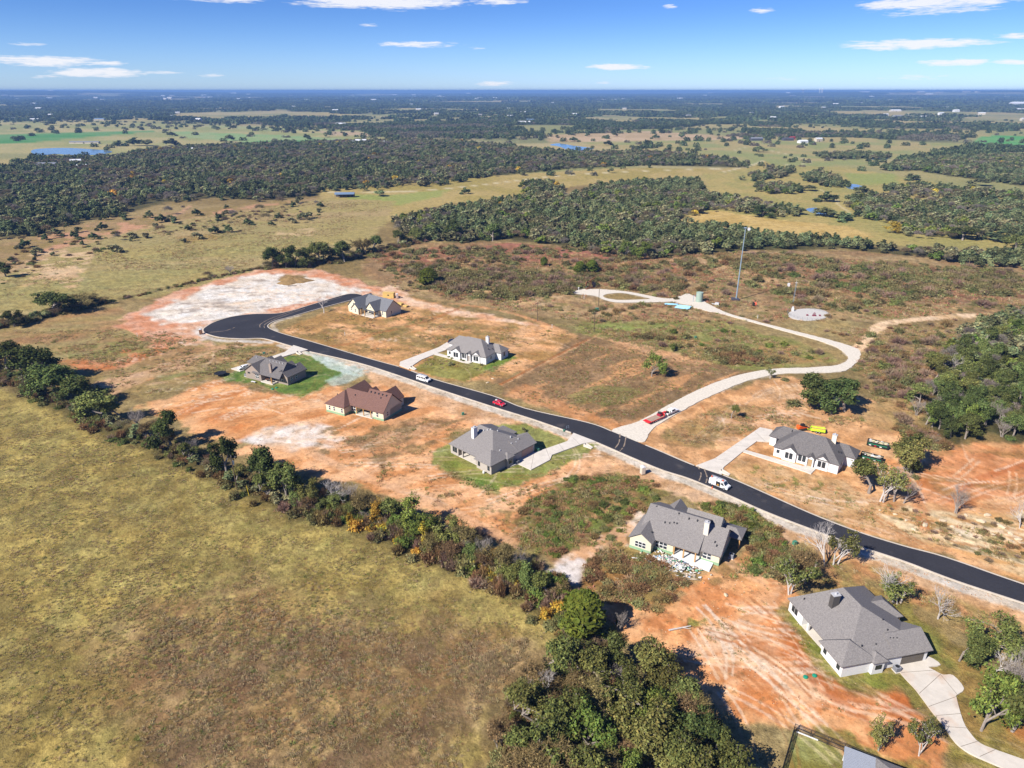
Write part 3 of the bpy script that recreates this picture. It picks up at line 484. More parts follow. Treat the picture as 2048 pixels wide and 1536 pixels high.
    for poly, n, a0, asp, ln in (([(1320, 1290), (1420, 1170), (1560, 1160), (1640, 1330), (1820, 1410), (1700, 1440), (1400, 1380)], 34, -35, 50, 26), ([(560, 850), (900, 868), (870, 920), (1230, 930), (1200, 1000), (1040, 1080), (720, 960)], 34, 25, 40, 30), ([(300, 820), (440, 762), (560, 795), (640, 815), (560, 845), (430, 868)], 22, 45, 30, 34),
                                 ([(1440, 940), (1690, 970), (1780, 1020), (1690, 1045), (1560, 990)], 14, -20, 40, 22), ([(1310, 860), (1560, 760), (1620, 790), (1540, 850), (1400, 900)], 22, 20, 40, 30), ([(1700, 880), (1830, 940), (2040, 920), (2040, 1010), (1860, 1020), (1760, 960)], 22, 15, 60, 26), ([(560, 670), (720, 610), (900, 625), (1080, 655), (980, 745), (760, 700)], 26, 20, 40, 40), ([(300, 640), (520, 550), (730, 585), (560, 620), (420, 650)], 30, 12, 30, 40), ([(130, 725), (300, 690), (560, 690), (450, 745), (290, 790)], 16, 18, 25, 40)):
        p = P(poly); q = np.array(poly); k = 0
        while k < n:
            w_ = at(rt.uniform(q[:, 0].min(), q[:, 0].max()), rt.uniform(q[:, 1].min(), q[:, 1].max()))
            if not inside(w_.x, w_.y, p): continue
            k += 1; a = R(a0 + rt.uniform(-asp, asp)); cv = rt.uniform(-.05, .05); L_ = ln * rt.uniform(.5, 1.2); cl = ('f6dcc0', 'b8733f', 'f0cfae', 'eec9a4')[rt.randint(4)]; op = rt.uniform(.3, .7)
            for side in ((0, 1.7) if rt.rand() < .65 else (0,)):
                pl = []; x, y, aa = w_.x - math.sin(a) * side, w_.y + math.cos(a) * side, a
                for st in range(8): pl.append((x, y)); x += math.cos(aa) * L_ / 8; y += math.sin(aa) * L_ / 8; aa += cv * L_ / 8
                pp = np.array(pl); wd = .45; x0, y0 = pp.min(0) - 2; x1, y1 = pp.max(0) + 2; idx = np.nonzero((X > x0) & (X < x1) & (Y > y0) & (Y < y1))[0]
                if not len(idx): continue
                d = sdist(X[idx], Y[idx], pp, False) + (fbm(X[idx] / 1.5, Y[idx] / 1.5, 5, 2) - .5) * .5; m = sstep(wd, wd * .3, d) * op * (1 - .8 * veg[idx]); kk = m > .01; paint(idx[kk], m[kk], np.repeat(hexv(cl)[None], kk.sum(), 0), 0)
    nr_ = np.nonzero(rr < 520)[0]; xx, yy = X[nr_], Y[nr_]
    f1 = fbm(xx / 2.6, yy / 2.6, 91, 4) - .5; f2 = fbm(xx / .8, yy / .8, 95, 3) - .5; C[nr_] *= (1 + (.75 * f1 + .55 * f2) * (.75 + .25 * veg[nr_]))[:, None]
    hu = (fbm(xx / 6, yy / 6, 97, 3) - .5)[:, None] * np.array([[-.05, .12, .35]]); C[nr_] *= 1 + hu
    # under hedges
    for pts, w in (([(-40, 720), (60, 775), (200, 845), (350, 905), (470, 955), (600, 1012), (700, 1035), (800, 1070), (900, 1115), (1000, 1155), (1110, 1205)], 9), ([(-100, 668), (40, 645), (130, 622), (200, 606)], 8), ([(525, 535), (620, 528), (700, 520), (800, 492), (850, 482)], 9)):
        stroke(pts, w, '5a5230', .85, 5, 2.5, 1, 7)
    # pale halo along gravel
    g = P(GRAVEL); fill(g, 'd6bfa0', 'd9cdbb', 2, 1.0, 1.0, .5, v=0, world=True, seed=110)
    fill(LOOP, 'd6c8b0', 'c9b798', 3, 1.5, 1.5, .8, v=0, seed=111)
    fill(LOOPHOLE, 'a48a58', '8f7a4c', 3, 1.0, 1.0, 1, v=1, seed=112)
    rel = (fbm(X / 5, Y / 5, 61, 4) - 0.5) * 0.5 * (0.35 + 0.65 * veg) + (fbm(X / 38, Y / 38, 62, 3) - 0.5) * 0.35
    Z = -0.16 + rel * sstep(3000, 600, rr) * 0.55 + hills(X, Y)
    na, nr = len(az), len(el)
    i = np.arange(nr - 1)[:, None] * na + np.arange(na - 1)[None, :]; i = i.ravel()
    F = np.stack([i, i + 1, i + na + 1, i + na], 1)[:, ::-1]
    m = bpy.data.materials.new('ground_soil'); m.use_nodes = True; nt = m.node_tree; N = nt.nodes; L = nt.links; b = N['Principled BSDF']; b.inputs['Roughness'].default_value = 0.95; b.inputs['Specular IOR Level'].default_value = 0.1
    ca = N.new('ShaderNodeAttribute'); ca.attribute_name = 'Col'; va = N.new('ShaderNodeAttribute'); va.attribute_name = 'Veg'
    tc = N.new('ShaderNodeTexCoord')
    def noise(sc, det=5, ro=.6):
        n_ = N.new('ShaderNodeTexNoise'); n_.inputs['Scale'].default_value = sc; n_.inputs['Detail'].default_value = det; n_.inputs['Roughness'].default_value = ro; L.new(tc.outputs['Object'], n_.inputs[0]); return n_.outputs[0]
    def mr(src, a, b_, c, d):
        n_ = N.new('ShaderNodeMapRange'); 
        for k, v_ in zip((1, 2, 3, 4), (a, b_, c, d)): n_.inputs[k].default_value = v_
        L.new(src, n_.inputs[0]); return n_.outputs[0]
    def mth(op, a, b_):
        n_ = N.new('ShaderNodeMath'); n_.operation = op
        for k, v_ in enumerate((a, b_)):
            if isinstance(v_, (int, float)): n_.inputs[k].default_value = v_
            else: L.new(v_, n_.inputs[k])
        return n_.outputs[0]
    n1, n2, n3 = noise(0.22), noise(0.9, 6, .7), noise(3.0, 4, .7)
    f = mth('ADD', mth('MULTIPLY', mth('SUBTRACT', n2, .5), 0.9), mth('MULTIPLY', mth('SUBTRACT', n1, .5), 0.75)); f = mth('ADD', f, mth('MULTIPLY', mth('SUBTRACT', n3, .5), 0.8))
    amp = mth('ADD', mth('MULTIPLY', va.outputs['Fac'], 0.75), 0.85)
    f = mth('MAXIMUM', mth('ADD', mth('MULTIPLY', f, amp), 1.0), 0.35)
    mx = N.new('ShaderNodeMix'); mx.data_type = 'RGBA'; mx.blend_type = 'MULTIPLY'; mx.inputs[0].default_value = 1; L.new(ca.outputs['Color'], mx.inputs[6]); L.new(f, mx.inputs[7])
    # scattered darker weeds on the bare soil
    n4 = noise(0.55, 6, .72); wd = N.new('ShaderNodeMix'); wd.data_type = 'RGBA'; L.new(mth('MULTIPLY', mr(n4, .56, .64, 0, .5), 1.0), wd.inputs[0]); L.new(mx.outputs[2], wd.inputs[6]); wd.inputs[7].default_value = (*alb('6b5c38'), 1)
    L.new(wd.outputs[2], b.inputs['Base Color'])
    bp = N.new('ShaderNodeBump'); bp.inputs['Strength'].default_value = 0.9; bp.inputs['Distance'].default_value = 0.35
    L.new(mth('MULTIPLY', mth('ADD', n2, mth('MULTIPLY', n3, .5)), mth('ADD', mth('MULTIPLY', va.outputs['Fac'], .8), .3)), bp.inputs['Height']); L.new(bp.outputs[0], b.inputs['Normal'])
    me = mesh_np('ground', np.stack([X, Y, Z], 1), F, m, C, smooth=True)
    a = me.attributes.new('Veg', 'FLOAT', 'POINT'); a.data.foreach_set('value', veg.astype(np.float32))
    tag(put('ground', me), 'rolling pasture, bare orange building lots and scrub', kind='structure')
build_ground()
# ------------------------------------------------------------------ paved sheets
def sheet(name, pts, z, m, kind='structure', label=None, jit=0.0, n=4, skirt=0.35, sm=True):
    p3 = [at(*q) for q in pts]
    if sm: p3 = smooth_line(p3, n, True)
    if jit: p3 = [Vector((p.x + (random.random() - .5) * 2 * jit, p.y + (random.random() - .5) * 2 * jit, 0)) for p in p3]
    b = MB(); k = len(p3); V = [(p.x, p.y, z) for p in p3] + [(p.x, p.y, z - skirt) for p in p3]
    tri = tessellate_polygon([[Vector((p.x, p.y, 0)) for p in p3]])
    b.add(V, [tuple(t) for t in tri] + [(i, (i + 1) % k, (i + 1) % k + k, i + k) for i in range(k)])
    return tag(b.obj(name, m), label, kind=kind)
def asphalt():
    m = bpy.data.materials.new('asphalt'); m.use_nodes = True; nt = m.node_tree; N = nt.nodes; L = nt.links; b = N['Principled BSDF']; b.inputs['Roughness'].default_value = .85; b.inputs['Specular IOR Level'].default_value = .25
    tc = N.new('ShaderNodeTexCoord')
    def nz(s, d=5):
        n = N.new('ShaderNodeTexNoise'); n.inputs['Scale'].default_value = s; n.inputs['Detail'].default_value = d; L.new(tc.outputs['Object'], n.inputs[0]); return n.outputs[0]
    r1 = N.new('ShaderNodeValToRGB'); r1.color_ramp.elements[0].position = .3; r1.color_ramp.elements[1].position = .75
    r1.color_ramp.elements[0].color = (.013, .013, .017, 1); r1.color_ramp.elements[1].color = (.032, .031, .036, 1)
    ad = N.new('ShaderNodeMath'); ad.operation = 'MULTIPLY_ADD'; ad.inputs[1].default_value = .55; L.new(nz(.09, 6), ad.inputs[0])
    m2 = N.new('ShaderNodeMath'); m2.operation = 'MULTIPLY'; m2.inputs[1].default_value = .45; L.new(nz(2.2, 6), m2.inputs[0]); L.new(m2.outputs[0], ad.inputs[2]); L.new(ad.outputs[0], r1.inputs[0])
    # dust blown from the lots
    r2 = N.new('ShaderNodeMapRange'); r2.inputs[1].default_value = .62; r2.inputs[2].default_value = .85; r2.inputs[4].default_value = .5; L.new(nz(.16, 8), r2.inputs[0])
    mx = N.new('ShaderNodeMix'); mx.data_type = 'RGBA'; L.new(r2.outputs[0], mx.inputs[0]); L.new(r1.outputs[0], mx.inputs[6]); mx.inputs[7].default_value = (.15, .125, .11, 1)
    L.new(mx.outputs[2], b.inputs['Base Color']); return m
MASPH = asphalt()
MCONC = mat('concrete', 'e4dbce', .85, .14, .5, bump=.01)
MCONC2 = mat('old_concrete', 'd6c9b8', .85, .18, .5)
MGRAV = mat('gravel', 'e6dccb', .95, .22, 1.3, bump=.05)
sheet('road', ROAD, 0.10, MASPH, label='dark fresh asphalt road with a cul-de-sac at its end')
def ribbon(name, pts, off, w, z0, z1, m):
    p = smooth_line([at(*q) for q in pts], 5); b = MB(); k = len(p); V = []
    for i in range(k):
        t = (p[min(i + 1, k - 1)] - p[max(i - 1, 0)]).normalized(); nrm = Vector((-t.y, t.x, 0))
        a, c = p[i] + nrm * off, p[i] + nrm * (off + w)
        V += [(a.x, a.y, z0), (a.x, a.y, z1), (c.x, c.y, z1), (c.x, c.y, z0)]
    F = []
    for i in range(k - 1):
        for j in range(3): F.append((i * 4 + j, i * 4 + j + 1, i * 4 + j + 5, i * 4 + j + 4))
    return tag(b.add(V, F).obj(name, m), kind='structure')
UP1 = ROAD[0:9]; UP2 = ROAD[11:26]; LOW1 = ROAD[41:44]
ribbon('kerb', [(2300, 1250), (2048, 1170), (1892, 1116), (1805, 1092.5), (1717, 1065), (1620, 1027.5), (1500, 974), (1446, 951.5)], 0.02, -.45, -.3, .13, MCONC2)
ribbon('kerb', [(1388, 932), (1312, 900), (1290, 891)], 0.02, -.45, -.3, .13, MCONC2)
ribbon('kerb', [(1222, 863), (1175, 846), (1050, 817.5), (985, 792.5), (870, 760), (822, 742)], 0.02, -.45, -.3, .13, MCONC2)
ribbon('kerb', [(797, 734), (730, 715.5), (630, 686), (572, 670), (546, 661), (535, 654), (538, 648), (552, 641), (580, 633.8), (642, 616), (716, 596.5)], 0.02, -.45, -.3, .13, MCONC2)
ribbon('kerb', [(722, 589), (695, 588.5), (630, 607.5), (580, 622.5), (550, 627.5), (505, 628.5), (462.5, 634), (430, 644), (412.5, 653.8), (407, 660), (413, 667), (440, 674.5), (480, 677.3), (512, 676.5), (530, 677.5), (555, 683.8), (586, 693)], 0.02, -.4, -.3, .13, MCONC2)
ribbon('kerb', [(620, 703), (715, 725), (780, 745), (865, 774), (985, 813), (1065, 838), (1143, 865)], 0.02, -.4, -.3, .12, MCONC2)
ribbon('kerb', [(1193, 884), (1312, 935), (1380, 957.5), (1455, 989), (1530, 1022.5), (1617, 1056), (1705, 1088), (1805, 1121), (1911, 1161), (2048, 1206), (2300, 1290)], 0.02, -.4, -.3, .12, MCONC2)
MDUST = mat('tyre_dust', '9c8a78', .95, .35, 1.0)
# dusty tyre tracks left where trucks turn
def track(pts, w):
    p = smooth_line([at(*q) for q in pts], 6); b = MB(); k = len(p); V = []
    for i in range(k):
        t = (p[min(i + 1, k - 1)] - p[max(i - 1, 0)]).normalized(); nrm = Vector((-t.y, t.x, 0)); ww = w * (.6 + .6 * random.random())
        a, c = p[i] + nrm * ww / 2, p[i] - nrm * ww / 2; V += [(a.x, a.y, .105), (c.x, c.y, .105)]
    return b.add(V, [(2 * i, 2 * i + 1, 2 * i + 3, 2 * i + 2) for i in range(k - 1) if random.random() > .12])
bt = MB()
for pts in ([(1240, 868), (1238, 885), (1230, 897)], [(1252, 873), (1248, 892), (1240, 902)], [(1395, 932), (1402, 948), (1398, 962)], [(1408, 938), (1414, 955), (1411, 968)], [(520, 655), (522, 648), (545, 636), (600, 618)], [(529, 656), (530, 649), (552, 638), (610, 617)], [(420, 665), (450, 662), (470, 655)], [(640, 606), (690, 592)]):
    q = track(pts, .35); bt.add(q.v, q.f)
tag(bt.obj('tyre_tracks', MDUST), kind='structure')
def stained():
    m = mat('stained_concrete', 'e0d7ca', .85, .14, .5).copy(); m.name = 'stained_driveway'; nt = m.node_tree; N = nt.nodes; b = N['Principled BSDF']; src = b.inputs['Base Color'].links[0].from_socket
    tc = N.new('ShaderNodeTexCoord'); nz = N.new('ShaderNodeTexNoise'); nz.inputs['Scale'].default_value = .16; nz.inputs['Detail'].default_value = 6; nt.links.new(tc.outputs['Object'], nz.inputs[0])
    mr = N.new('ShaderNodeMapRange'); mr.inputs[1].default_value = .52; mr.inputs[2].default_value = .72; mr.inputs[4].default_value = .7; nt.links.new(nz.outputs[0], mr.inputs[0])
    mx = N.new('ShaderNodeMix'); mx.data_type = 'RGBA'; nt.links.new(mr.outputs[0], mx.inputs[0]); nt.links.new(src, mx.inputs[6]); mx.inputs[7].default_value = (*alb('c9966c'), 1); nt.links.new(mx.outputs[2], b.inputs['Base Color']); return m
MSTAIN = stained(); DRV = {}
for k, v in DRIVES.items(): DRV[k] = sheet('driveway', v, 0.115, MSTAIN if k == 'near' else MCONC, n=3, label={'near': 'pale concrete driveway curving past the trees to the nearest house', 'five': 'pale concrete driveway beside the grey brick house', 'six': 'wide white concrete driveway by the white house near the dumpsters', 'two': 'narrow concrete driveway by the white house with trimmed lawn', 'three': 'concrete driveway behind the brown brick house'}[k], sm=(k in ('near',)))
MJOINT = mat('dark_joint', '8d8275', .95)  # darker strips marking the expansion joints of the slabs
for k, segs in (('near', [((1838, 1388), (1881, 1349)), ((1857, 1414), (1912, 1394)), ((1872, 1432), (1921, 1428)), ((1889, 1454), (1935, 1457)), ((1921, 1494), (1956, 1483)), ((1959, 1514), (1990, 1500)), ((1881, 1350), (1915, 1391)), ((1802, 1346), (1868, 1341))]), ('five', [((1062, 939), (1068, 906)), ((1100, 919), (1092, 898)), ((1128, 902), (1118, 888)), ((1160, 890), (1146, 876))]), ('six', [((1430, 918), (1462, 922)), ((1470, 891), (1497, 894)), ((1510, 864), (1530, 883))])):
    for a, b_ in segs:
        p, q = at(*a), at(*b_); d = (q - p).normalized(); n_ = Vector((-d.y, d.x, 0)) * .045; MB().quad(*[(w.x, w.y, .1195) for w in (p - n_, q - n_, q + n_, p + n_)]).obj('joint', MJOINT, DRV[k])
sheet('footpath', WALKS['six_walk'], 0.12, MCONC, sm=False); sheet('footpath', WALKS['two_walk'], 0.12, MCONC, n=3)
sheet('gravel_road', GRAVEL, 0.06, MGRAV, jit=.22, n=8, label='pale gravel track curving from the road to the tank pad')
def ring_sheet():
    a = P(LOOP); b = P(LOOPHOLE); A = [Vector((*p, 0)) for p in a]; A = smooth_line(A, 4, True); B = smooth_line([Vector((*p, 0)) for p in b], 4, True)
    tri = tessellate_polygon([A, B]); V = [(p.x, p.y, .055) for p in A + B]
    tag(MB().add(V, [tuple(t) for t in tri]).obj('gravel_road', MGRAV), 'pale gravel loop round the pump jack pad', kind='structure')
ring_sheet()
sheet('gravel_pad', ROUND, 0.05, mat('white_gravel', 'd2cdc6', .95, .12, 1.2), jit=.15)
MWAT = mat('pond_water', (0.12, 0.18, 0.24), .12, .25, .02, spec=.5)
for pts, l in (([(62, 304), (75, 298), (130, 296), (190, 299), (224, 303), (200, 309), (150, 310), (110, 308), (80, 311)], 'large blue pond between the pasture and the wood'), ([(1100, 290), (1118, 287), (1150, 292), (1188, 297), (1165, 301), (1140, 301), (1118, 293)], 'blue pond beyond the middle wood'),
               ([(1612, 419), (1630, 416), (1650, 421), (1668, 427), (1652, 429), (1628, 426)], 'small dark blue pond among the oaks'), ([(1690, 370), (1712, 369), (1730, 376), (1700, 378)], 'small pond beneath the oak grove'), ([(1745, 317), (1775, 316), (1770, 320), (1748, 320)], 'sliver of pond behind the oak row')):
    sheet('pond', pts, 0.25, MWAT, label=l, n=5)
# ------------------------------------------------------------------ houses
def shingle(name, a, b):
    if name in MATS: return MATS[name]
    m = bpy.data.materials.new(name); m.use_nodes = True; nt = m.node_tree; N = nt.nodes; L = nt.links; p = N['Principled BSDF']; p.inputs['Roughness'].default_value = .9; p.inputs['Specular IOR Level'].default_value = .15
    tc = N.new('ShaderNodeTexCoord'); mp = N.new('ShaderNodeMapping'); mp.inputs['Scale'].default_value = (2.2, 2.2, 5.0); L.new(tc.outputs['Object'], mp.inputs[0])
    n = N.new('ShaderNodeTexNoise'); n.inputs['Scale'].default_value = 1.4; n.inputs['Detail'].default_value = 5; n.inputs['Roughness'].default_value = .8; L.new(mp.outputs[0], n.inputs[0])
    r = N.new('ShaderNodeValToRGB'); r.color_ramp.elements[0].position = .36; r.color_ramp.elements[1].position = .66
    r.color_ramp.elements[0].color = (*alb(a), 1); r.color_ramp.elements[1].color = (*alb(b), 1); L.new(n.outputs[0], r.inputs[0])
    w = N.new('ShaderNodeTexWave'); w.wave_type = 'BANDS'; w.bands_direction = 'Z'; w.inputs['Scale'].default_value = 5.5; w.inputs['Distortion'].default_value = .4; L.new(tc.outputs['Object'], w.inputs[0])
    mx = N.new('ShaderNodeMix'); mx.data_type = 'RGBA'; mx.blend_type = 'MULTIPLY'; mx.inputs[0].default_value = .22; L.new(r.outputs[0], mx.inputs[6]); L.new(w.outputs[0], mx.inputs[7])
    L.new(mx.outputs[2], p.inputs['Base Color']); MATS[name] = m; return m
MGLASS = mat('window_glass', (.018, .024, .03), .08, spec=.6)
MWHITE = mat('white_frame', 'f4f4f2', .6)
MDARKFR = mat('dark_frame', (.02, .02, .022), .5)
MWOOD = mat('new_wood', 'd2a468', .8, .2, 3.0)
MVENT = mat('vent_metal', (.03, .03, .035), .6); MVENTG = mat('vent_grey', 'c8c8ca', .5)
def gable(b, x0, x1, y0, y1, e, pitch, axis='y', th=.16, drop=.02):
    """two sloping slabs with real thickness; axis = direction of the ridge"""
    if axis == 'y':
        c = (x0 + x1) / 2; h = (x1 - x0) / 2 * pitch
        b.prism([(x0, e - th), (x0, e), (c, e + h), (x1, e), (x1, e - th), (c, e + h - th * 1.3)], y0, y1, 'y')
    else:
        c = (y0 + y1) / 2; h = (y1 - y0) / 2 * pitch
        b.prism([(y0, e - th), (y0, e), (c, e + h), (y1, e), (y1, e - th), (c, e + h - th * 1.3)], x0, x1, 'x')
def hip(b, x0, x1, y0, y1, e, pitch, axis, i0, i1, th=.16):
    """hipped solid: ridge along axis, inset i0/i1 at its two ends"""
    B = [(x0, y0, e - th), (x1, y0, e - th), (x1, y1, e - th), (x0, y1, e - th), (x0, y0, e), (x1, y0, e), (x1, y1, e), (x0, y1, e)]
    if axis == 'x':
        c = (y0 + y1) / 2; h = e + (y1 - y0) / 2 * pitch; T = [(x0 + i0, c, h), (x1 - i1, c, h)]
        F = [(4, 5, 9, 8), (6, 7, 8, 9), (7, 4, 8), (5, 6, 9)]
    else:
        c = (x0 + x1) / 2; h = e + (x1 - x0) / 2 * pitch; T = [(c, y0 + i0, h), (c, y1 - i1, h)]
        F = [(5, 6, 9, 8), (7, 4, 8, 9), (4, 5, 8), (6, 7, 9)]
    b.add(B + T, F + [(0, 3, 2, 1), (0, 1, 5, 4), (1, 2, 6, 5), (2, 3, 7, 6), (3, 0, 4, 7)])
def gwall(b, x0, x1, y0, y1, e, pitch, axis='y', ov=.3):
    """a block of wall with its two gable triangles under the roof slabs"""
    k = e - .18
    if axis == 'y':
        c = (x0 + x1) / 2; h = (x1 - x0) / 2 * pitch; b.prism([(x0, -.5), (x0, k + ov * pitch), (c, k + ov * pitch + h), (x1, k + ov * pitch), (x1, -.5)], y0, y1, 'y')
    else:
        c = (y0 + y1) / 2; h = (y1 - y0) / 2 * pitch; b.prism([(y0, -.5), (y0, k + ov * pitch), (c, k + ov * pitch + h), (y1, k + ov * pitch), (y1, -.5)], x0, x1, 'x')
WINM = {}
def window(root, x, y, z, w, h, face, fr=MDARKFR, panes=2, name='window'):
    """frame standing proud of the wall with glass panes; face = direction the wall looks"""
    k = (w, h, fr.name, panes)
    if k not in WINM:
        b = MB(); t = .07
        b.box(-w / 2, w / 2, -.06, .02, -t, 0).box(-w / 2, w / 2, -.06, .02, h, h + t).box(-w / 2 - t, -w / 2, -.06, .02, -t, h + t).box(w / 2, w / 2 + t, -.06, .02, -t, h + t)
        if panes == 2: b.box(-w / 2, w / 2, -.055, .02, h / 2 - .09, h / 2 + .09)
        ph = h / 2 - .09 if panes == 2 else h
        p = MB().add([(-w / 2, -.03, 0), (w / 2, -.03, 0), (w / 2, -.03, ph), (-w / 2, -.03, ph)], [(0, 1, 2, 3)])
        WINM[k] = (b.mesh('window', fr), p.mesh('pane', MGLASS), ph)
    fm, pm, ph = WINM[k]; rz = {'y-': 0, 'x+': math.pi / 2, 'y+': math.pi, 'x-': -math.pi / 2}[face]
    o = put(name, fm, root, (x, y, z), rz)
    put('pane', pm, o, (0, 0, 0))
    if panes == 2: put('pane', pm, o, (0, 0, h / 2 + .09))
    return o
def vents(roof, pts, m=MVENT, r=.22):
    for p in pts: MB().box(-r, r, -r, r, -.25, .28, .05).obj('roof_vent', m, roof, p)
def chimney(root, x, y, z0, z1, m, w=.75, cap=MVENTG):
    c = MB().box(-w, w, -w * .7, w * .7, z0, z1).obj('chimney', m, root, (x, y, 0))
    MB().box(-w - .08, w + .08, -w * .7 - .08, w * .7 + .08, z1 - .02, z1 + .12).tube((0, 0, z1 + .1), (0, 0, z1 + .55), .28, .22, 8).obj('chimney_cap', cap, c)
def door(root, x, y, w, h, face, m, name='door', z=.05):
    rz = {'y-': 0, 'x+': math.pi / 2, 'y+': math.pi, 'x-': -math.pi / 2}[face]
    b = MB().box(-w / 2, w / 2, -.05, .03, 0, h)
    if name == 'garage_door':
        b = MB()
        for k in range(4): b.box(-w / 2, w / 2, -.05, .03, k * h / 4 + .02, (k + 1) * h / 4)
    d = b.obj(name, m, root, (x, y, z), rz)
    if name == 'door': MB().box(w / 2 - .2, w / 2 - .12, -.12, -.05, .95, 1.1).obj('handle', MVENTG, d)
    return d
def posts(root, pts, h, m, s=.14):
    for (x, y) in pts: MB().box(-s, s, -s, s, -.3, h).obj('porch_post', m, root, (x, y, 0))
MSTUCCO = mat('white_stucco', 'f4f3f2', .85, .05, 1.2); MGREYBR = mat('pale_grey_brick', 'c3b9ae', .9, .16, 5.0, bump=.01)
MBROWNBR = mat('taupe_brick', 'ab9c90', .9, .16, 5.0, bump=.01); MYELL = mat('yellow_sheathing', 'f3e8c8', .8, .06, .8); MGREEN = mat('green_sill_board', '9cc09a', .8, .15, 2.0)
ROOF_A = shingle('shingle_warm_grey', '837e7c', 'aaa4a0'); ROOF_B = shingle('shingle_charcoal', '656263', '918b88'); ROOF_C = shingle('shingle_brown', '70534b', '997468'); ROOF_D = shingle('shingle_slate', '6c6e74', '95969a')
def plan_garage(label, ox, oy, ang, wm, rm, dm, e, chim, jm, col_y):
    r = thing('house', label, 'house', (ox, oy, 0), R(ang))
    w = MB(); k = e - .1
    w.box(0, 7, 0, 6, -.5, k).box(7, 18.4, .1, 7, -.5, k - .01).box(3.8, 14, 5.5, 18, -.5, k - .02).box(.75, 3.81, col_y, 18.02, -.5, k - .03).box(5.95, 8.4, -.65, .5, -.5, k - .04)
    gwall(w, 11.3, 18.38, .12, 6.9, e, .5, 'x'); w.obj('wall', wm, r)
    b = MB(); hip(b, .3, 18.5, -.4, 18.4, e, .5, 'y', 9.1, 4.2); hip(b, -.75, 7.0, -.44, 6.4, e + .01, .6, 'y', 3.6, 3.2); gable(b, 10.8, 18.95, -.43, 7.3, e + .012, .56, 'x')
    hip(b, 5.6, 8.8, -1.0, 2.5, e - .02, .62, 'y', 1.6, 1.6); hip(b, 8, 20.0, 8.6, 15.0, e + .02, .62, 'x', 2, 2.6); rf = b.obj('roof', rm, r)
    MB().box(.8, 3.8, 6.0, col_y, -.3, .08).obj('patio_slab', MCONC, r)
    posts(r, [(1.1, col_y - 1.6), (1.1, 7.2)], e - .15, wm, .2); posts(r, [(19.5, 9.1), (19.5, 14.4)], e - .1, MWOOD, .14)
    MB().box(14, 19.8, 8.9, 14.6, -.3, .08).obj('porch_slab', MCONC, r)
    for y in (16.6, 15.6): window(r, .75, y, .9, .72, 1.5, 'x-')
    for y in (5.0, 1.1): window(r, 0, y, .9, .72, 1.5, 'x-')
    window(r, 7.2, -.65, 1.0, 1.2, .9, 'y-', panes=1); door(r, 15.2, .1, 4.9, 2.25, 'y-', dm, 'garage_door', .12)
    for y in (8.4, 10.0): window(r, 3.8, y, .5, 1.1, 1.9, 'x-')
    door(r, 14.0, 11.5, 1.1, 2.1, 'x+', MWOOD)
    chimney(r, *chim, jm); return r, rf
H8, rf = plan_garage('white stucco house with grey roof, dark chimney and closed brown garage door', 61, 94.94, 12.27, MSTUCCO, ROOF_A, mat('brown_garage_door', '6d655c', .6), 2.9, (5.8, 11.8, 5.2, 8.3), mat('dark_chimney_cladding', '595552', .8, .15, 6), 13.4)
vents(rf, [(12.2, 5.8, 6.0), (11.6, 2.6, 4.45), (12.2, 2.5, 4.4), (12.9, 2.4, 4.35), (5.2, 2.2, 4.3), (8.2, 2.1, 4.1), (12.0, 4.0, 5.1), (2.5, 16.2, 4.1)], r=.13)
H5, rf = plan_garage('pale grey brick house with covered patio and white chimney on a mown lawn', -5.85, 167.63, 46.56, MGREYBR, ROOF_A, mat('pink_garage_door', 'c8a290', .6), 3.0, (5.4, 12.4, 5.0, 8.6), MSTUCCO, 14.6)
vents(rf, [(7.6, 12.6, 6.75), (8.2, 11.2, 7.0), (8.8, 10.2, 7.3), (9.3, 9.4, 7.5), (10.8, 8.0, 7.0), (12.6, 4.4, 5.6), (11.0, 2.6, 4.6), (12.8, 2.4, 4.4), (14.2, 2.8, 4.85), (6.0, 2.4, 4.4)], MVENTG, .2)
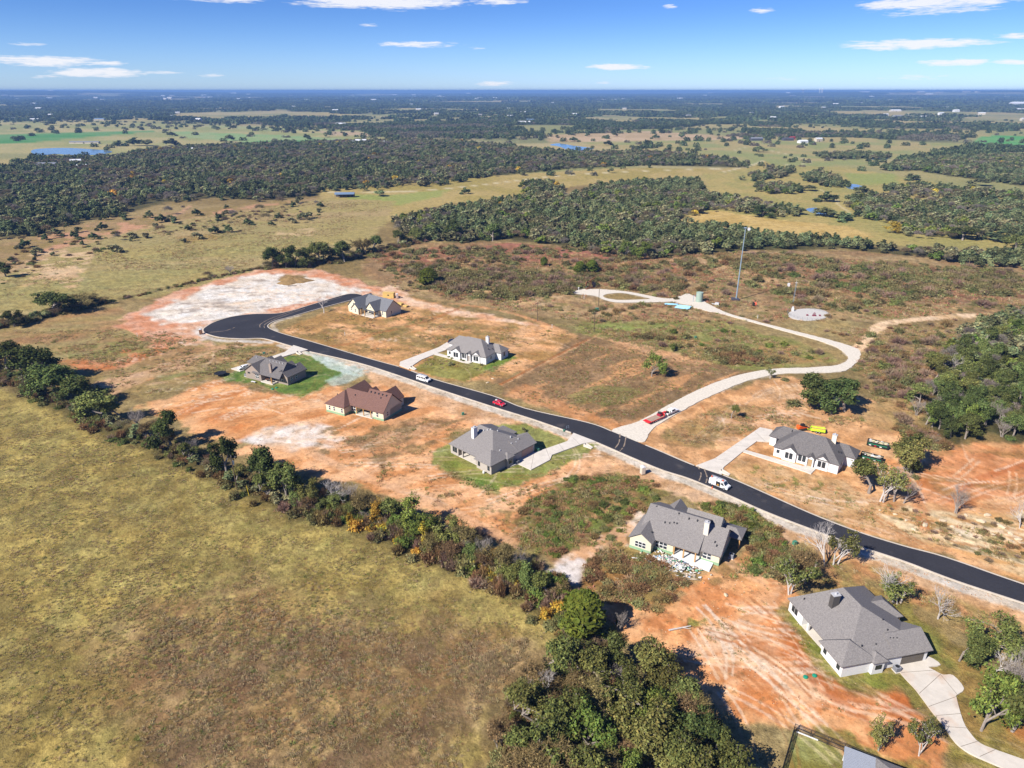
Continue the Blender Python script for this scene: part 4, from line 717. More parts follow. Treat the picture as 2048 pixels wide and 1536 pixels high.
def plan_front(label, ox, oy, ang, sc, wm, rm, chim_m, tint_door):
    r = thing('house', label, 'house', (ox, oy, 0), R(ang)); r.scale = (sc, sc, sc); e = 3.0; p = .73; k = e - .1
    w = MB(); w.box(0, 18, 0, 11.5, -.5, k).box(12, 20.6, 6.8, 12.1, -.5, k - .01).box(-3.2, 6, 6.2, 12.7, -.5, k - .02)
    gwall(w, 2.6, 6.5, -.7, 3, e, p); gwall(w, 11.8, 15.3, -.3, 3, e, p); gwall(w, 9.5, 11.5, -.55, 2, e - .3, p)
    w.box(9.5, 9.8, -1.0, 0, -.5, 3.1).box(11.2, 11.5, -1.0, 0, -.5, 3.1); w.obj('wall', wm, r)
    b = MB(); hip(b, -.3, 18.3, -.45, 11.9, e, p, 'x', 6.1, 6.1); hip(b, 10, 21, 6.35, 12.5, e + .01, p, 'x', 3, 3); hip(b, -3.6, 8, 5.75, 13.1, e + .012, p, 'x', 3, 3)
    gable(b, 2.25, 6.85, -1.05, 4.5, e, p); gable(b, 11.45, 15.65, -.65, 4.5, e + .005, p); gable(b, 9.2, 11.8, -1.35, 3, e + .08, p); rf = b.obj('roof', rm, r)
    for x in (3.95, 5.1): window(r, x, -.7, .75, .8, 1.75, 'y-')
    for x in (7.5, 8.65): window(r, x, 0, .75, .8, 1.75, 'y-')
    for x in (13.0, 14.15): window(r, x, -.3, .75, .8, 1.75, 'y-')
    window(r, -.9, 6.2, .9, .75, 1.5, 'y-'); window(r, 1.2, 0, 1.2, .7, .9, 'y-', panes=1)
    door(r, 10.5, -.57, 1.15, 2.3, 'y-', tint_door)
    window(r, 18, 3.6, 1.2, .6, .9, 'x+', panes=1); window(r, 20.6, 9.2, 1.0, .8, 1.4, 'x+'); door(r, 1.2, 12.7, 4.8, 2.2, 'y+', MWHITE, 'garage_door')
    MB().box(9.2, 11.8, -2.4, -.6, -.3, .14).obj('doorstep', MCONC, r)
    chimney(r, 14.3, 7.2, 4.6, 8.3, chim_m, .62); return r, rf
H6, rf = plan_front('white painted house with three front gables beside the two black dumpsters', 77.98, 178.87, -37.24, 1.0, MSTUCCO, ROOF_B, mat('cream_chimney', 'f3ead8', .8), mat('tan_door', 'b89a72', .6))
vents(rf, [(16.4, 4.6, 4.65), (17.0, 5.4, 4.3), (2.2, 8.5, 5.3), (15.5, 9.0, 5.3)], r=.15)
H2, rf = plan_front('white brick house with grey hipped roof and shaded walk across a tan lawn', -26.47, 261.6, -30.2, 1.04, MSTUCCO, ROOF_A, MSTUCCO, mat('grey_door', 'a49a92', .6))
vents(rf, [(15.3, 5.6, 5.3), (16.4, 4.4, 4.6), (16.9, 6.4, 4.2)], r=.15)
# ---- brown brick house on the green lawn
r = thing('house', 'taupe brick house with charcoal roof standing on the bright green lawn', 'house', (-100.98, 238.88, 0), R(-28)); e = 3.0; p = .72
w = MB(); gwall(w, 0, 8.1, .2, 10, e, p); w.box(1, 17, 3.6, 11.3, -.5, e - .1); gwall(w, 13.9, 19.5, 2.2, 11.6, e, p); w.box(-5.6, 3, 6.7, 12, -.5, e - .11); gwall(w, 2.4, 8.6, 9, 13.1, e, p); w.obj('wall', MBROWNBR, r)
b = MB(); gable(b, -.35, 8.45, -.15, 10.2, e, p); hip(b, 4, 18.2, -.35, 11.8, e + .01, .68, 'x', 2, 1.6); gable(b, 13.5, 19.9, 1.9, 12.0, e + .015, p); hip(b, -6, 5, 6.35, 12.5, e + .02, p, 'x', 2.0, 3); gable(b, 2.1, 8.9, 8, 13.5, e - .01, p); gable(b, 9.2, 13.4, 9, 13.2, e - .015, p)
rf = b.obj('roof', ROOF_B, r)
MB().box(8.1, 14.2, -.3, 3.6, -.3, .15).obj('patio_slab', MCONC, r); posts(r, [(13.5, .1)], e - .1, MWOOD, .16)
for x in (5.6, 6.5): window(r, x, .2, .9, .75, 1.5, 'y-', MWHITE)
window(r, 1.9, .2, 2.0, 1.1, .5, 'y-', panes=1)
for x in (16.0, 16.9): window(r, x, 2.2, .9, .75, 1.5, 'y-', MWHITE)
for y in (4.2, 6.6): window(r, 19.5, y, 1.0, .8, 1.3, 'x+', MWHITE)
window(r, 11.8, 3.6, .5, 2.2, 2.0, 'y-', MWHITE); door(r, 9.4, 3.6, 1.0, 2.1, 'y-', MWHITE)
chimney(r, 12.6, 1.3, 3.4, 7.2, MBROWNBR, .5, MBROWNBR); vents(rf, [(x, 5.0, 6.75) for x in (8.8, 10.4, 12, 13.6, 15.2)], MVENTG, .16); vents(rf, [(-2.6, 8.6, 4.8), (17.2, 9.5, 5.0)], MVENTG, .15)
H3 = r
# ---- brown-roofed house in sheathing
r = thing('house', 'unfinished yellow sheathed house with chocolate brown shingle roof', 'house', (-62.61, 210.0, 0), R(-28.5)); p = .95
w = MB(); w.box(0, 7.9, -.75, 13, -.5, e - .1).box(7.9, 10.5, 2.7, 12, -.5, e - .11).box(4, 21.9, 6, 12.1, -.5, e - .12); gwall(w, 17.5, 21.9, 2.4, 12.05, e, p, 'x'); gwall(w, 13.3, 19.7, 8, 16.2, e, p); gwall(w, 1, 7.6, 8, 15.2, e, .8); gwall(w, 6.8, 10.8, 9, 15, e - .3, p); w.obj('wall', MYELL, r)
b = MB(); hip(b, -.35, 8.3, -1.1, 15.4, e, .8, 'y', 5.9, .2); gable(b, 4, 14, 1.9, 10.2, e - .012, p, 'x'); gable(b, 13.0, 22.3, 1.88, 12.5, e, p, 'x'); gable(b, 13, 20, 8, 16.5, e, p); gable(b, 6.4, 11.2, 8, 15.3, e - .3, p); rf = b.obj('roof', ROOF_C, r)
g = MB(); t = .03
for (x0, x1, y0, y1) in ((0, 7.9, -.75, 13), (7.9, 10.5, 2.7, 12), (17.5, 21.9, 2.4, 12.05)): g.box(x0 - t, x1 + t, y0 - t, y1 + t, -.4, .62)
g.obj('sill_board', MGREEN, r)
MB().box(10.5, 17.5, 1.9, 6, -.3, .2).obj('porch_slab', MCONC, r); posts(r, [(10.7, 2.2), (13.7, 2.2), (16.8, 2.2)], e, MWOOD, .13); MB().box(10.5, 17.4, 2.05, 2.3, e - .38, e - .12).obj('porch_beam', MWOOD, r)
for x in (1.6, 3.6, 7.0): window(r, x, -.78, 1.0, .6, 1.4, 'y-', MWHITE)
for x in (8.6, 9.6): window(r, x, 2.67, .9, .8, 1.6, 'y-', MWHITE)
window(r, 19.4, 2.37, 1.0, .7, 1.5, 'y-', MWHITE); window(r, 21.9, 4.6, 1.2, .7, 1.2, 'x+', MWHITE); window(r, 12.4, 6, .6, 1.2, 1.9, 'y-', MWHITE)
door(r, 15.2, 6, 1.0, 2.1, 'y-', MVENT); vents(rf, [(x, 6.3, 7.35) for x in (14.2, 15.8, 17.4, 19.0, 20.6)], r=.2); vents(rf, [(8.6, 4.6, 5.7), (1.5, 6.4, 4.7), (2.2, 3.0, 5.2), (18.9, 5.4, 6.5)], r=.15)
H4 = r
# ---- house under construction above the cul-de-sac
r = thing('house', 'unfinished yellow sheathed house with tall porch gable beside the cul-de-sac', 'house', (-80.47, 324.76, 0), R(-37))
w = MB(); gwall(w, .4, 8.6, -.8, 11, e, p); gwall(w, 4.2, 8.58, -1.6, 3, e - .2, 1.0, ov=.2); w.box(8.6, 22.9, 5.5, 13, -.5, e - .1).box(18.7, 22.9, 3.05, 12.95, -.5, e - .11); gwall(w, 14, 22.92, 3.1, 12.9, e, .85, 'x'); b = MB()
w.prism([(12.3, 2.95), (15.5, 6.6), (18.7, 2.95)], 0.0, .3, 'y'); w.box(8.6, 12.3, 3.2, 6, -.5, e - .15).box(12.3, 18.7, 2.6, 6, -.5, e - .16); w.obj('wall', MYELL, r)
gable(b, 0, 9.0, -1.2, 11, e, p); gable(b, 3.9, 8.9, -2.0, 3, e - .2, 1.0); gable(b, 6, 23.3, 2.7, 13.4, e + .01, .85, 'x'); gable(b, 11.9, 19.1, -.4, 9, e, 1.1); gable(b, 10.0, 13.3, -1.8, 3, e - .1, .95); rf = b.obj('roof', ROOF_D, r)
b2 = MB(); b2.box(12.4, 18.8, -.6, 2.6, e - .55, e - .4); b2.obj('porch_roof', ROOF_D, r)
MB().box(10, 18.9, -1.6, 3.2, -.3, .2).obj('porch_slab', MCONC, r); posts(r, [(10.35, -1.4), (12.95, -1.4), (18.5, -.2)], e - .1, MWOOD, .2)
window(r, 2.6, -.8, 1.0, .7, 1.5, 'y-', MWHITE); window(r, 6.4, -1.6, .9, .7, 1.5, 'y-', MWHITE); window(r, 4.5, -.8, 4.2, .4, .8, 'y-', MWHITE, 1)
for x in (14.0, 17.2): window(r, x, 2.6, .8, .8, 1.5, 'y-', MWHITE)
window(r, 15.5, 0, 4.0, .45, .8, 'y-', MWHITE, 1); window(r, 20.6, 3.05, .9, .75, 1.6, 'y-', MWHITE); window(r, 22.9, 6.6, 1.1, .7, 1.3, 'x+', MWHITE); door(r, 15.6, 2.6, 1.0, 2.1, 'y-', MWOOD)
H1 = r
# ---- yellow house with the rubble heap
r = thing('house', 'unfinished yellow sheathed house with grey roof and a rubbish heap at its porch', 'house', (28.08, 134.44, 0), R(-30.5)); p = .7
w = MB(); gwall(w, 0, 5.25, -.2, 10, e, p); w.box(5.2, 9.8, 2.2, 14, -.5, e - .1).box(2, 20.1, 5.6, 14, -.5, e - .11); gwall(w, 15.7, 20.2, 3.6, 13.9, e, p, 'x'); gwall(w, 10, 18, 9.2, 17.2, e, .85, 'x'); gwall(w, 4, 8.8, 9, 17, e, 1.05); w.obj('wall', MYELL, r)
b = MB(); gable(b, -.35, 5.6, -.6, 10, e, p); gable(b, 1.2, 15.8, 1.55, 17.6, e - .012, .52, 'x'); gable(b, 9.8, 20.6, 2.8, 14.3, e, p, 'x'); gable(b, 9.5, 18.1, 8.9, 17.5, e, .85, 'x'); gable(b, 3.7, 9.1, 9, 17.4, e, 1.05); hip(b, 16, 23.1, 11.8, 17.3, e - .1, .4, 'x', 2, 2); rf = b.obj('roof', ROOF_A, r)
g = MB()
for (x0, x1, y0, y1) in ((0, 5.25, -.2, 10), (5.2, 9.8, 2.2, 8), (15.7, 20.2, 3.6, 13.9)): g.box(x0 - t, x1 + t, y0 - t, y1 + t, -.4, .6)
g.obj('sill_board', MGREEN, r)
MB().box(9.8, 19.0, .4, 5.6, -.3, .22).obj('porch_slab', mat('pale_slab', 'eef0f2', .8, .05), r); posts(r, [(10.1, 2.1), (12.4, 1.9), (15.2, 1.75)], e - .05, MWOOD, .14); posts(r, [(22.6, 12.4), (22.6, 16.7)], e - .2, MWOOD, .14); MB().box(9.9, 15.5, 1.75, 2.0, e - .4, e - .14).obj('porch_beam', MWOOD, r)
for x in (1.75, 2.65, 3.55): window(r, x, -.23, .95, .72, 1.4, 'y-', MWHITE)
for x in (6.0, 6.95, 7.9): window(r, x, 2.17, .85, .78, 1.6, 'y-', MWHITE)
for x in (16.9, 17.9): window(r, x, 3.57, .85, .8, 1.6, 'y-', MWHITE)
window(r, 20.2, 6.4, 1.2, .6, 1.1, 'x+', MWHITE); window(r, 11.6, 5.6, .6, 1.4, 1.9, 'y-', MWHITE); door(r, 14.0, 5.6, 1.0, 2.1, 'y-', MWOOD)
chimney(r, 15.9, 6.4, 4.8, 8.6, mat('cream_chimney', 'f3ead8', .8), .55)
vents(rf, [(6.2, 6.0, 5.4), (7.3, 6.2, 5.4), (8.2, 6.6, 5.6), (8.9, 6.6, 5.65), (4.2, 6.0, 4.1), (4.4, 4.2, 4.0), (4.3, 2.6, 4.0), (18.4, 5.2, 4.8), (19.0, 4.6, 4.4), (2.9, 9.2, 6.9), (8.5, 9.0, 6.95), (11.2, 8.2, 6.9), (13.2, 8.3, 7.0)], r=.16)
H7 = r
# ---- corner of a house in the fenced yard
r = thing('house', 'house corner with ribbed metal patio roof inside the black fence', 'house', (54.76, 79.16, 0), R(-28.15))
b = MB(); MRIB = mat('ribbed_metal', 'aab0bc', .45, .06, 2, metal=.0)
for k in range(26): b.box(-.4, 4.2, -9 + k * .3, -9 + k * .3 + .19, 2.55 + .0, 2.72)
b.box(-.42, 4.22, -9.05, -1.35, 2.5, 2.56); b.obj('metal_roof', MRIB, r); posts(r, [(-.2, -1.6), (-.2, -5)], 2.5, MWHITE, .08)
b = MB(); hip(b, 4.1, 18, -11, -1.3, 2.75, .45, 'x', 4.8, 4.8); b.obj('roof', ROOF_A, r); MB().box(4.5, 17.5, -10.6, -1.8, -.5, 2.7).obj('wall', MGREYBR, r)
# ------------------------------------------------------------------ plants
def unit(v): return v / np.maximum(np.linalg.norm(v, axis=1, keepdims=True), 1e-6)
def cards(c, nrm, size, rg, jit=.7, asp=.7):
    """ragged leaf-clump faces: centres c, facing nrm (roughly)"""
    n = len(c); nrm = unit(nrm + jit * rg.normal(size=(n, 3))); u = unit(np.cross(nrm, rg.normal(size=(n, 3)))); w = np.cross(nrm, u)
    s = (size * rg.uniform(.6, 1.35, n))[:, None]; V = np.empty((n, 4, 3))
    for k, (a, b) in enumerate(((-1, -asp), (1, -asp), (1, asp), (-1, asp))):
        V[:, k] = c + s * .5 * (u * (a * rg.uniform(.45, 1.15, n))[:, None] + w * (b * rg.uniform(.45, 1.25, n))[:, None] + nrm * rg.uniform(-.22, .22, n)[:, None])
    return V.reshape(-1, 3)
def slivers(c, d, ln, wd, rg):
    n = len(c); d = unit(d); u = unit(np.cross(d, rg.normal(size=(n, 3)))); L_ = (ln * rg.uniform(.5, 1.3, n))[:, None]; V = np.empty((n, 4, 3))
    V[:, 0] = c - u * wd; V[:, 1] = c + u * wd; V[:, 2] = c + d * L_ + u * wd * .3; V[:, 3] = c + d * L_ - u * wd * .3
    return V.reshape(-1, 3)
def tint(n, rg, lo=.5, hi=1.5, hue=.12):
    v = rg.uniform(lo, hi, n)[:, None]; h = rg.uniform(-hue, hue, n)
    return v * np.stack([1 + h, np.ones(n), 1 - h * .6], 1)
def quads(n): return np.arange(n * 4).reshape(-1, 4)
def lobes(k, rx, rz, zc, rg, lr):
    d = unit(rg.normal(size=(k, 3))); d[:, 2] = np.abs(d[:, 2]) * 1.35 - .55; r = rg.uniform(.62, 1.0, k)[:, None]
    c = d * r * np.array([rx, rx, rz]) + np.array([0, 0, zc]); return c, rg.uniform(lr * .6, lr * 1.3, k)
def oak_crown(seed, m, R_=3.7, rz=3.1, zc=4.1, k=29, per=125, size=.44, lr=1.25, up=.25, name='crown'):
    rg = np.random.RandomState(seed); C, r = lobes(k, R_ - lr, rz - lr * .5, zc, rg, lr); C[:, :2] *= rg.uniform(.8, 1.15, 2)
    P_, N_, T_ = [], [], []
    for i in range(k):
        d = unit(rg.normal(size=(per, 3))); d[:, 2] = np.where(d[:, 2] < -.35, -d[:, 2], d[:, 2])
        P_.append(C[i] + d * r[i] * rg.uniform(.72, 1.05, (per, 1)) * np.array([1, 1, .82])); N_.append(d + np.array([0, 0, up])); T_.append(tint(per, rg) * rg.uniform(.8, 1.2))
    P_ = np.concatenate(P_); V = cards(P_, np.concatenate(N_), size, rg); return mesh_np(name, V, quads(len(P_)), m, np.repeat(np.concatenate(T_), 4, 0))
def cedar_crown(seed, m, R_=1.9, H=5.6, n=2600, size=.36):
    rg = np.random.RandomState(seed); t = rg.uniform(0, 1, n) ** .8; a = rg.uniform(0, 2 * math.pi, n)
    prof = np.sin(np.clip(t * .93 + .07, 0, 1) * math.pi) ** .55 * (1 - .25 * t); lump = .78 + .3 * np.sin(a * 5 + t * 9 + seed) * np.sin(t * 17 + a * 3) + .1 * rg.normal(size=n)
    rad = R_ * prof * lump; c = np.stack([np.cos(a) * rad, np.sin(a) * rad, .25 + t * H], 1); nn = np.stack([np.cos(a), np.sin(a), np.full(n, .45) + (t > .8)], 1)
    return mesh_np('crown', cards(c, nn, size, rg, .6), quads(n), m, np.repeat(tint(n, rg, .65, 1.3), 4, 0))
def twig_crown(seed, m, ml=None, R_=2.9, rz=2.2, zc=4.3, n=2600, leaf=500):
    rg = np.random.RandomState(seed); C, r = lobes(22, R_ - .9, rz - .6, zc, rg, 1.1); i = rg.randint(0, 22, n); d = unit(rg.normal(size=(n, 3))); c = C[i] + d * r[i][:, None] * rg.uniform(.1, .8, (n, 1))
    dd = d + unit(c - np.array([0, 0, zc - 2.4])) * .8; V = slivers(c, dd, .85, .035, rg); col = np.repeat(tint(n, rg, .6, 1.3, .05), 4, 0)
    if leaf:
        j = rg.randint(0, 22, leaf); d2 = unit(rg.normal(size=(leaf, 3))); V2 = cards(C[j] + d2 * r[j][:, None] * rg.uniform(.6, 1, (leaf, 1)), d2, .34, rg)
        V = np.concatenate([V, V2]); col = np.concatenate([col, np.repeat(tint(leaf, rg, .5, 1.2, .1) * np.array([[.75, .95, .45]]), 4, 0)])
    return mesh_np('crown', V, quads(len(V) // 4), m, col)
MTWB = mat('twig_bark', '96826a', .95, .2, 3); MTWG = mat('grey_bark', 'a89d94', .95, .2, 3)
MBARK = mat('oak_bark', 'a3978c', .95, .25, 3); MBARKP = mat('pale_bark', 'd3cac3', .95, .2, 3)
def trunk_mesh(seed, H=5.2, r0=.2, limbs=6, spread=2.4, m=MBARK, stems=1):
    rg = random.Random(seed); b = MB()
    for s in range(stems):
        ox, oy = (rg.uniform(-.5, .5), rg.uniform(-.5, .5)) if stems > 1 else (0, 0); p = Vector((ox, oy, -.4)); q = Vector((ox * 2 + rg.uniform(-.3, .3), oy * 2 + rg.uniform(-.3, .3), H * .38)); b.tube(p, q, r0 * 1.25, r0, 7)
        for i in range(limbs):
            a = i * 6.283 / limbs + rg.uniform(-.4, .4); f = rg.uniform(.55, 1); e = q + Vector((math.cos(a) * spread * f, math.sin(a) * spread * f, H * rg.uniform(.35, .6))); mid = (q + e) / 2 + Vector((rg.uniform(-.3, .3), rg.uniform(-.3, .3), .3))
            b.tube(q - Vector((0, 0, .3)), mid, r0 * .55, r0 * .36, 5); b.tube(mid, e, r0 * .36, r0 * .12, 4)
    return b.mesh('trunk', m)
def skeleton(seed, H=7.5, depth=5, r0=.17, spread=.62, stems=1, tf=.3, lift=(-.45, .75), mt=MBARKP, mb=None, sides=3):
    """branching tree; returns trunk mesh, branch mesh, branch tips"""
    rg = random.Random(seed); T_ = MB(); Bm = MB(); tips = []
    def grow(p, d, ln, r, k):
        q = p + d * ln; (T_ if k >= depth - 1 else Bm).tube(p, q, r, r * .68, 6 if k >= depth - 1 else (4 if k > 1 else sides))
        if k == 0: tips.append((*q, *d)); return
        if k <= 2: tips.append((*(p + d * ln * .6), *d))
        for i in range(rg.choice((2, 3, 3)) if k > 1 else 3):
            nd = (d + Vector((rg.uniform(-1, 1), rg.uniform(-1, 1), rg.uniform(*lift))) * spread * 1.25).normalized(); grow(p + d * ln * rg.uniform(.6, 1), nd, ln * rg.uniform(.62, .88), r * .58, k - 1)
    for s_ in range(stems): grow(Vector((rg.uniform(-.5, .5) * (stems > 1), rg.uniform(-.5, .5) * (stems > 1), -.4)), Vector((rg.uniform(-.3, .3), rg.uniform(-.3, .3), 1)).normalized(), H * tf, r0, depth)
    return T_.mesh('trunk', mt), Bm.mesh('branches', mb or mt), np.array(tips)
def leafy(seed, m, tips, per, size, rad, keep=1.0, lo=.5, hi=1.5):
    rg = np.random.RandomState(seed); t = tips[rg.rand(len(tips)) < keep]; n = len(t) * per; c = np.repeat(t[:, :3], per, 0); d = unit(rg.normal(size=(n, 3))); r = rad * rg.uniform(.3, 1.1, (n, 1)) * np.repeat(rg.uniform(.6, 1.3, (len(t), 1)), per, 0)
    col = tint(n, rg, lo, hi) * np.repeat(rg.uniform(.72, 1.25, (len(t), 1)), per, 0); mid = t[:, :3].mean(0)
    out = unit(c + d * r - mid * np.array([1, 1, .7])); return cards(c + d * r * np.array([1, 1, .75]), d * .6 + out * .7 + np.array([0, 0, .35]), size, rg), col
def fit(meshes, h, r):
    P_ = [np.array([v.co[:] for v in m.vertices]).reshape(-1, 3) for m in meshes]; A = np.concatenate(P_); k = np.array([r * .93 / np.percentile(np.hypot(A[:, 0], A[:, 1]), 98)] * 2 + [h * .95 / A[:, 2].max()])
    for m, p in zip(meshes, P_): m.vertices.foreach_set('co', (p * k).astype(np.float32).ravel()); m.update()
    return k
def grown(seed, m, per=32, size=.29, rad=.8, keep=1.0, h=7.2, r=3.7, twigs=0, **kw):
    t, b, tips = skeleton(seed, **kw); k = fit([t, b], h, r); tips[:, :3] *= k; V, col = leafy(seed, m, tips, per, size, rad, keep); V[:, 2] = np.maximum(V[:, 2], .25)
    if twigs:
        rg = np.random.RandomState(seed); q = np.repeat(tips, twigs, 0); d = unit(q[:, 3:] + .9 * rg.normal(size=(len(q), 3))); V2 = slivers(q[:, :3], d, .8, .03, rg); V = np.concatenate([V, V2]); col = np.concatenate([col, tint(len(q), rg, .7, 1.2, .04)])
    me = mesh_np('crown', V, quads(len(V) // 4), m, np.repeat(col, 4, 0)); return t, me, b
def far_tree(seed, m, per=7, size=.95, **kw):
    t, b, tips = skeleton(seed, **kw); k = fit([t, b], 7.2, 3.7); tips[:, :3] *= k; V, col = leafy(seed, m, tips[:: 2], per, size, .95); return mesh_np('massed_tree', V, quads(len(V) // 4), m, np.repeat(col, 4, 0))
def bare_tree(seed, m, h=7.6, r=3.6, **kw):
    t, b, tips = skeleton(seed, mt=m, **kw); fit([t, b], h, r); return t, None, b
def bush_mesh(seed, m, R_=1.5, H=1.5, n=700, leaf=.5, size=.3):
    rg = np.random.RandomState(seed); nl = int(n * leaf); ns = n - nl; d = unit(rg.normal(size=(n, 3))); d[:, 2] = np.abs(d[:, 2]); q = rg.uniform(.45, 1, (n, 1)); lump = (.75 + .35 * np.sin(np.arctan2(d[:, 1], d[:, 0]) * 3 + seed) * np.cos(d[:, 2] * 5))[:, None]
    c = d * q * lump * np.array([R_, R_, H]); V = np.concatenate([cards(c[:nl], d[:nl] + np.array([0, 0, .4]), size, rg), slivers(c[nl:] * .7, d[nl:] + np.array([0, 0, .5]), .8, .03, rg)])
    col = np.concatenate([tint(nl, rg, .65, 1.3), tint(ns, rg, .7, 1.25, .04) * np.array([[1.15, .95, .95]])]); return mesh_np('bush', V, quads(n), m, np.repeat(col, 4, 0))
LOAK = leafmat('oak_leaves', '78824a'); LOAKD = leafmat('dark_oak_leaves', '626d3e'); LOAKY = leafmat('olive_oak_leaves', '86874c'); LCED = leafmat('cedar_leaves', '727c34'); LAUT = leafmat('autumn_leaves', 'd8b64e')
LTWIG = leafmat('brown_twigs', '97835a', .3, .1); LGREY = leafmat('grey_twigs', '9c8d76', .25, .1); LOLV = leafmat('olive_twigs', '8d8a5c', .3, .15); LFAR = leafmat('far_leaves', '68744e', .4); LGRN = leafmat('fresh_leaves', '7d8b44')
KINDS = {}   # kind -> list of (trunk mesh, crown mesh) at nominal height, radius
def kind(name, h, r, items): KINDS[name] = (h, r, items)
OAKKW = dict(tf=.20, depth=5, spread=.72, lift=(-.75, .6), mt=MBARK)
kind('oak', 7.2, 3.7, [grown(q, LOAK, **OAKKW) for q in (1, 2, 3)])
kind('dark_oak', 7.2, 3.7, [grown(q, LOAKD, per=36, **OAKKW) for q in (4, 5)])
kind('olive_oak', 7.2, 3.7, [grown(q, LOAKY, per=24, **OAKKW) for q in (6, 7)])
kind('thin_oak', 7.4, 3.6, [grown(q, LOAKY, per=12, size=.25, rad=.6, keep=.55, h=7.4, r=3.6, tf=.27, stems=2, mt=MBARKP) for q in (8, 9)])
kind('cedar', 5.9, 1.9, [(trunk_mesh(q, 3, .14, 3, .6), cedar_crown(q, LCED), None) for q in (10, 11)])
kind('twig', 6.4, 3.1, [grown(q, LTWIG, per=3, size=.24, rad=.5, keep=.7, h=6.4, r=3.1, twigs=5, depth=5, tf=.17, r0=.14, stems=2, mt=MBARK, mb=MTWB) for q in (12, 13, 14)])
kind('grey', 6.4, 3.0, [bare_tree(q, MTWG, 6.4, 3.0, depth=6, tf=.17, r0=.12, stems=3) for q in (15, 16)])
kind('autumn', 7.2, 3.7, [grown(17, LAUT, per=16, **OAKKW)])
kind('bare', 7.6, 3.6, [bare_tree(q, MBARKP, depth=6, r0=.15, tf=.25) for q in (18, 19, 20)])
kind('fresh', 7.2, 3.7, [grown(21, LGRN, per=22, **OAKKW)])
CAT = {'bare': 'bare tree', 'cedar': 'cedar tree'}
NAME = {'oak': 'oak_tree', 'dark_oak': 'oak_tree', 'olive_oak': 'oak_tree', 'thin_oak': 'oak_tree', 'cedar': 'cedar_tree', 'twig': 'bare_twig_tree', 'grey': 'grey_tree', 'autumn': 'autumn_tree', 'bare': 'leafless_tree', 'fresh': 'green_tree'}
LOOK = {'oak': 'leafy green oak', 'dark_oak': 'dark green dense oak', 'olive_oak': 'olive green oak', 'thin_oak': 'thin pale-trunked oak', 'cedar': 'yellow-green cedar', 'twig': 'brown half-bare tree', 'grey': 'grey leafless thicket tree', 'autumn': 'golden autumn tree', 'bare': 'pale leafless tree', 'fresh': 'bright green round tree'}
TREES = []   # (x, y, height, radius, kind, where, label or None)
def T(px, py, ty, kd, wpx=None, label=None, where=None, h=None):
    p = at(px, py); hh = h or max(1.2, hgt(px, py, ty)); d = math.hypot(p.x, p.y, CAM_H)
    r = (wpx / 2) * d / FPX if wpx else hh * KINDS[kd][1] / KINDS[kd][0]
    TREES.append((p.x, p.y, hh, r * 1.14, kd, where, label))
# single trees one can point to
T(1303, 752, 705, 'fresh', 48, 'bright green round tree alone on the brown mown lot')
T(1640, 812, 748, 'dark_oak', 80, 'dark spreading oak beside the dirt track, left half of the big clump'); T(1690, 822, 760, 'dark_oak', 86, 'dark spreading oak beside the dirt track, right half of the big clump')
T(1664, 828, 768, 'dark_oak', 74, 'front middle part of the dark spreading oak clump beside the dirt track'); T(1463, 836, 810, 'olive_oak', 22, 'small green sapling in the weedy lot below the gravel bend'); T(1540, 757, 733, 'thin_oak', 16, 'small thin tree on the edge of the gravel road bend')
T(857, 568, 535, 'cedar', 40, 'round dark cedar behind the white clay lot'); T(1160, 546, 522, 'cedar', 24, 'bushy cedar above the pump jack, nearer of a pair'); T(1184, 543, 519, 'cedar', 26, 'taller cedar of the pair above the pump jack')
T(1088, 531, 513, 'cedar', 14, 'tiny lone cedar on the red weeds'); T(1343, 700, 686, 'fresh', 18, 'small green sapling near the brushy thicket')
T(1650, 1132, 1042, 'bare', 95, 'tall pale leafless tree overhanging the lower side of the asphalt road'); T(1668, 1126, 1050, 'thin_oak', 60, 'sparse leafy companion of the pale tree beside the asphalt road')
T(1579, 1188, 1108, 'thin_oak', 70, 'half-bare oak between the rubbish heap house and the nearest white house'); T(1608, 1160, 1100, 'twig', 60, 'brown twiggy tree right behind the half-bare oak near the asphalt road')
T(1788, 1206, 1130, 'bare', 80, 'pale leafless tree just behind the nearest white house'); T(1802, 1208, 1150, 'thin_oak', 60, 'olive sparse oak just behind the porch of the nearest white house'); T(1876, 1236, 1160, 'bare', 80, 'pale leafless tree between the nearest white house and the road')
T(1918, 1320, 1252, 'oak', 62, 'leafy oak right beside the garage of the nearest white house'); T(1972, 1306, 1242, 'olive_oak', 74, 'olive oak behind the leafy oak beside the garage'); T(1985, 1345, 1285, 'bare', 90, 'pale leafless tree beside the driveway of the nearest house')
T(1962, 1460, 1342, 'fresh', 74, 'bright leafy oak with pale trunks beside the curving driveway'); T(2022, 1462, 1360, 'oak', 80, 'dark leafy oak next to the bright oak by the driveway'); T(2030, 1400, 1300, 'grey', 80, 'grey bare tree behind the driveway oaks')
T(1762, 1500, 1428, 'thin_oak', 42, 'young sparse oak on the orange dirt above the black fence'); T(1838, 1508, 1438, 'thin_oak', 46, 'young sparse oak on the dirt beside the curving driveway')
T(1738, 985, 922, 'olive_oak', 60, 'brown-green oak on the red dirt close to the dumpsters'); T(1765, 1003, 930, 'thin_oak', 64, 'tall sparse oak in the clump below the dumpsters'); T(1797, 1000, 935, 'grey', 60, 'grey bare tree in the clump below the dumpsters')
T(1806, 935, 868, 'olive_oak', 60, 'leaning oak beside the upper dumpster'); T(1840, 936, 872, 'oak', 62, 'leafy oak casting a shadow on the orange mound'); T(1912, 1026, 962, 'grey', 44, 'grey upright bare tree alone on the rocky bank'); T(2040, 1056, 1000, 'bare', 40, 'pale bare tree among the stones of the bank')
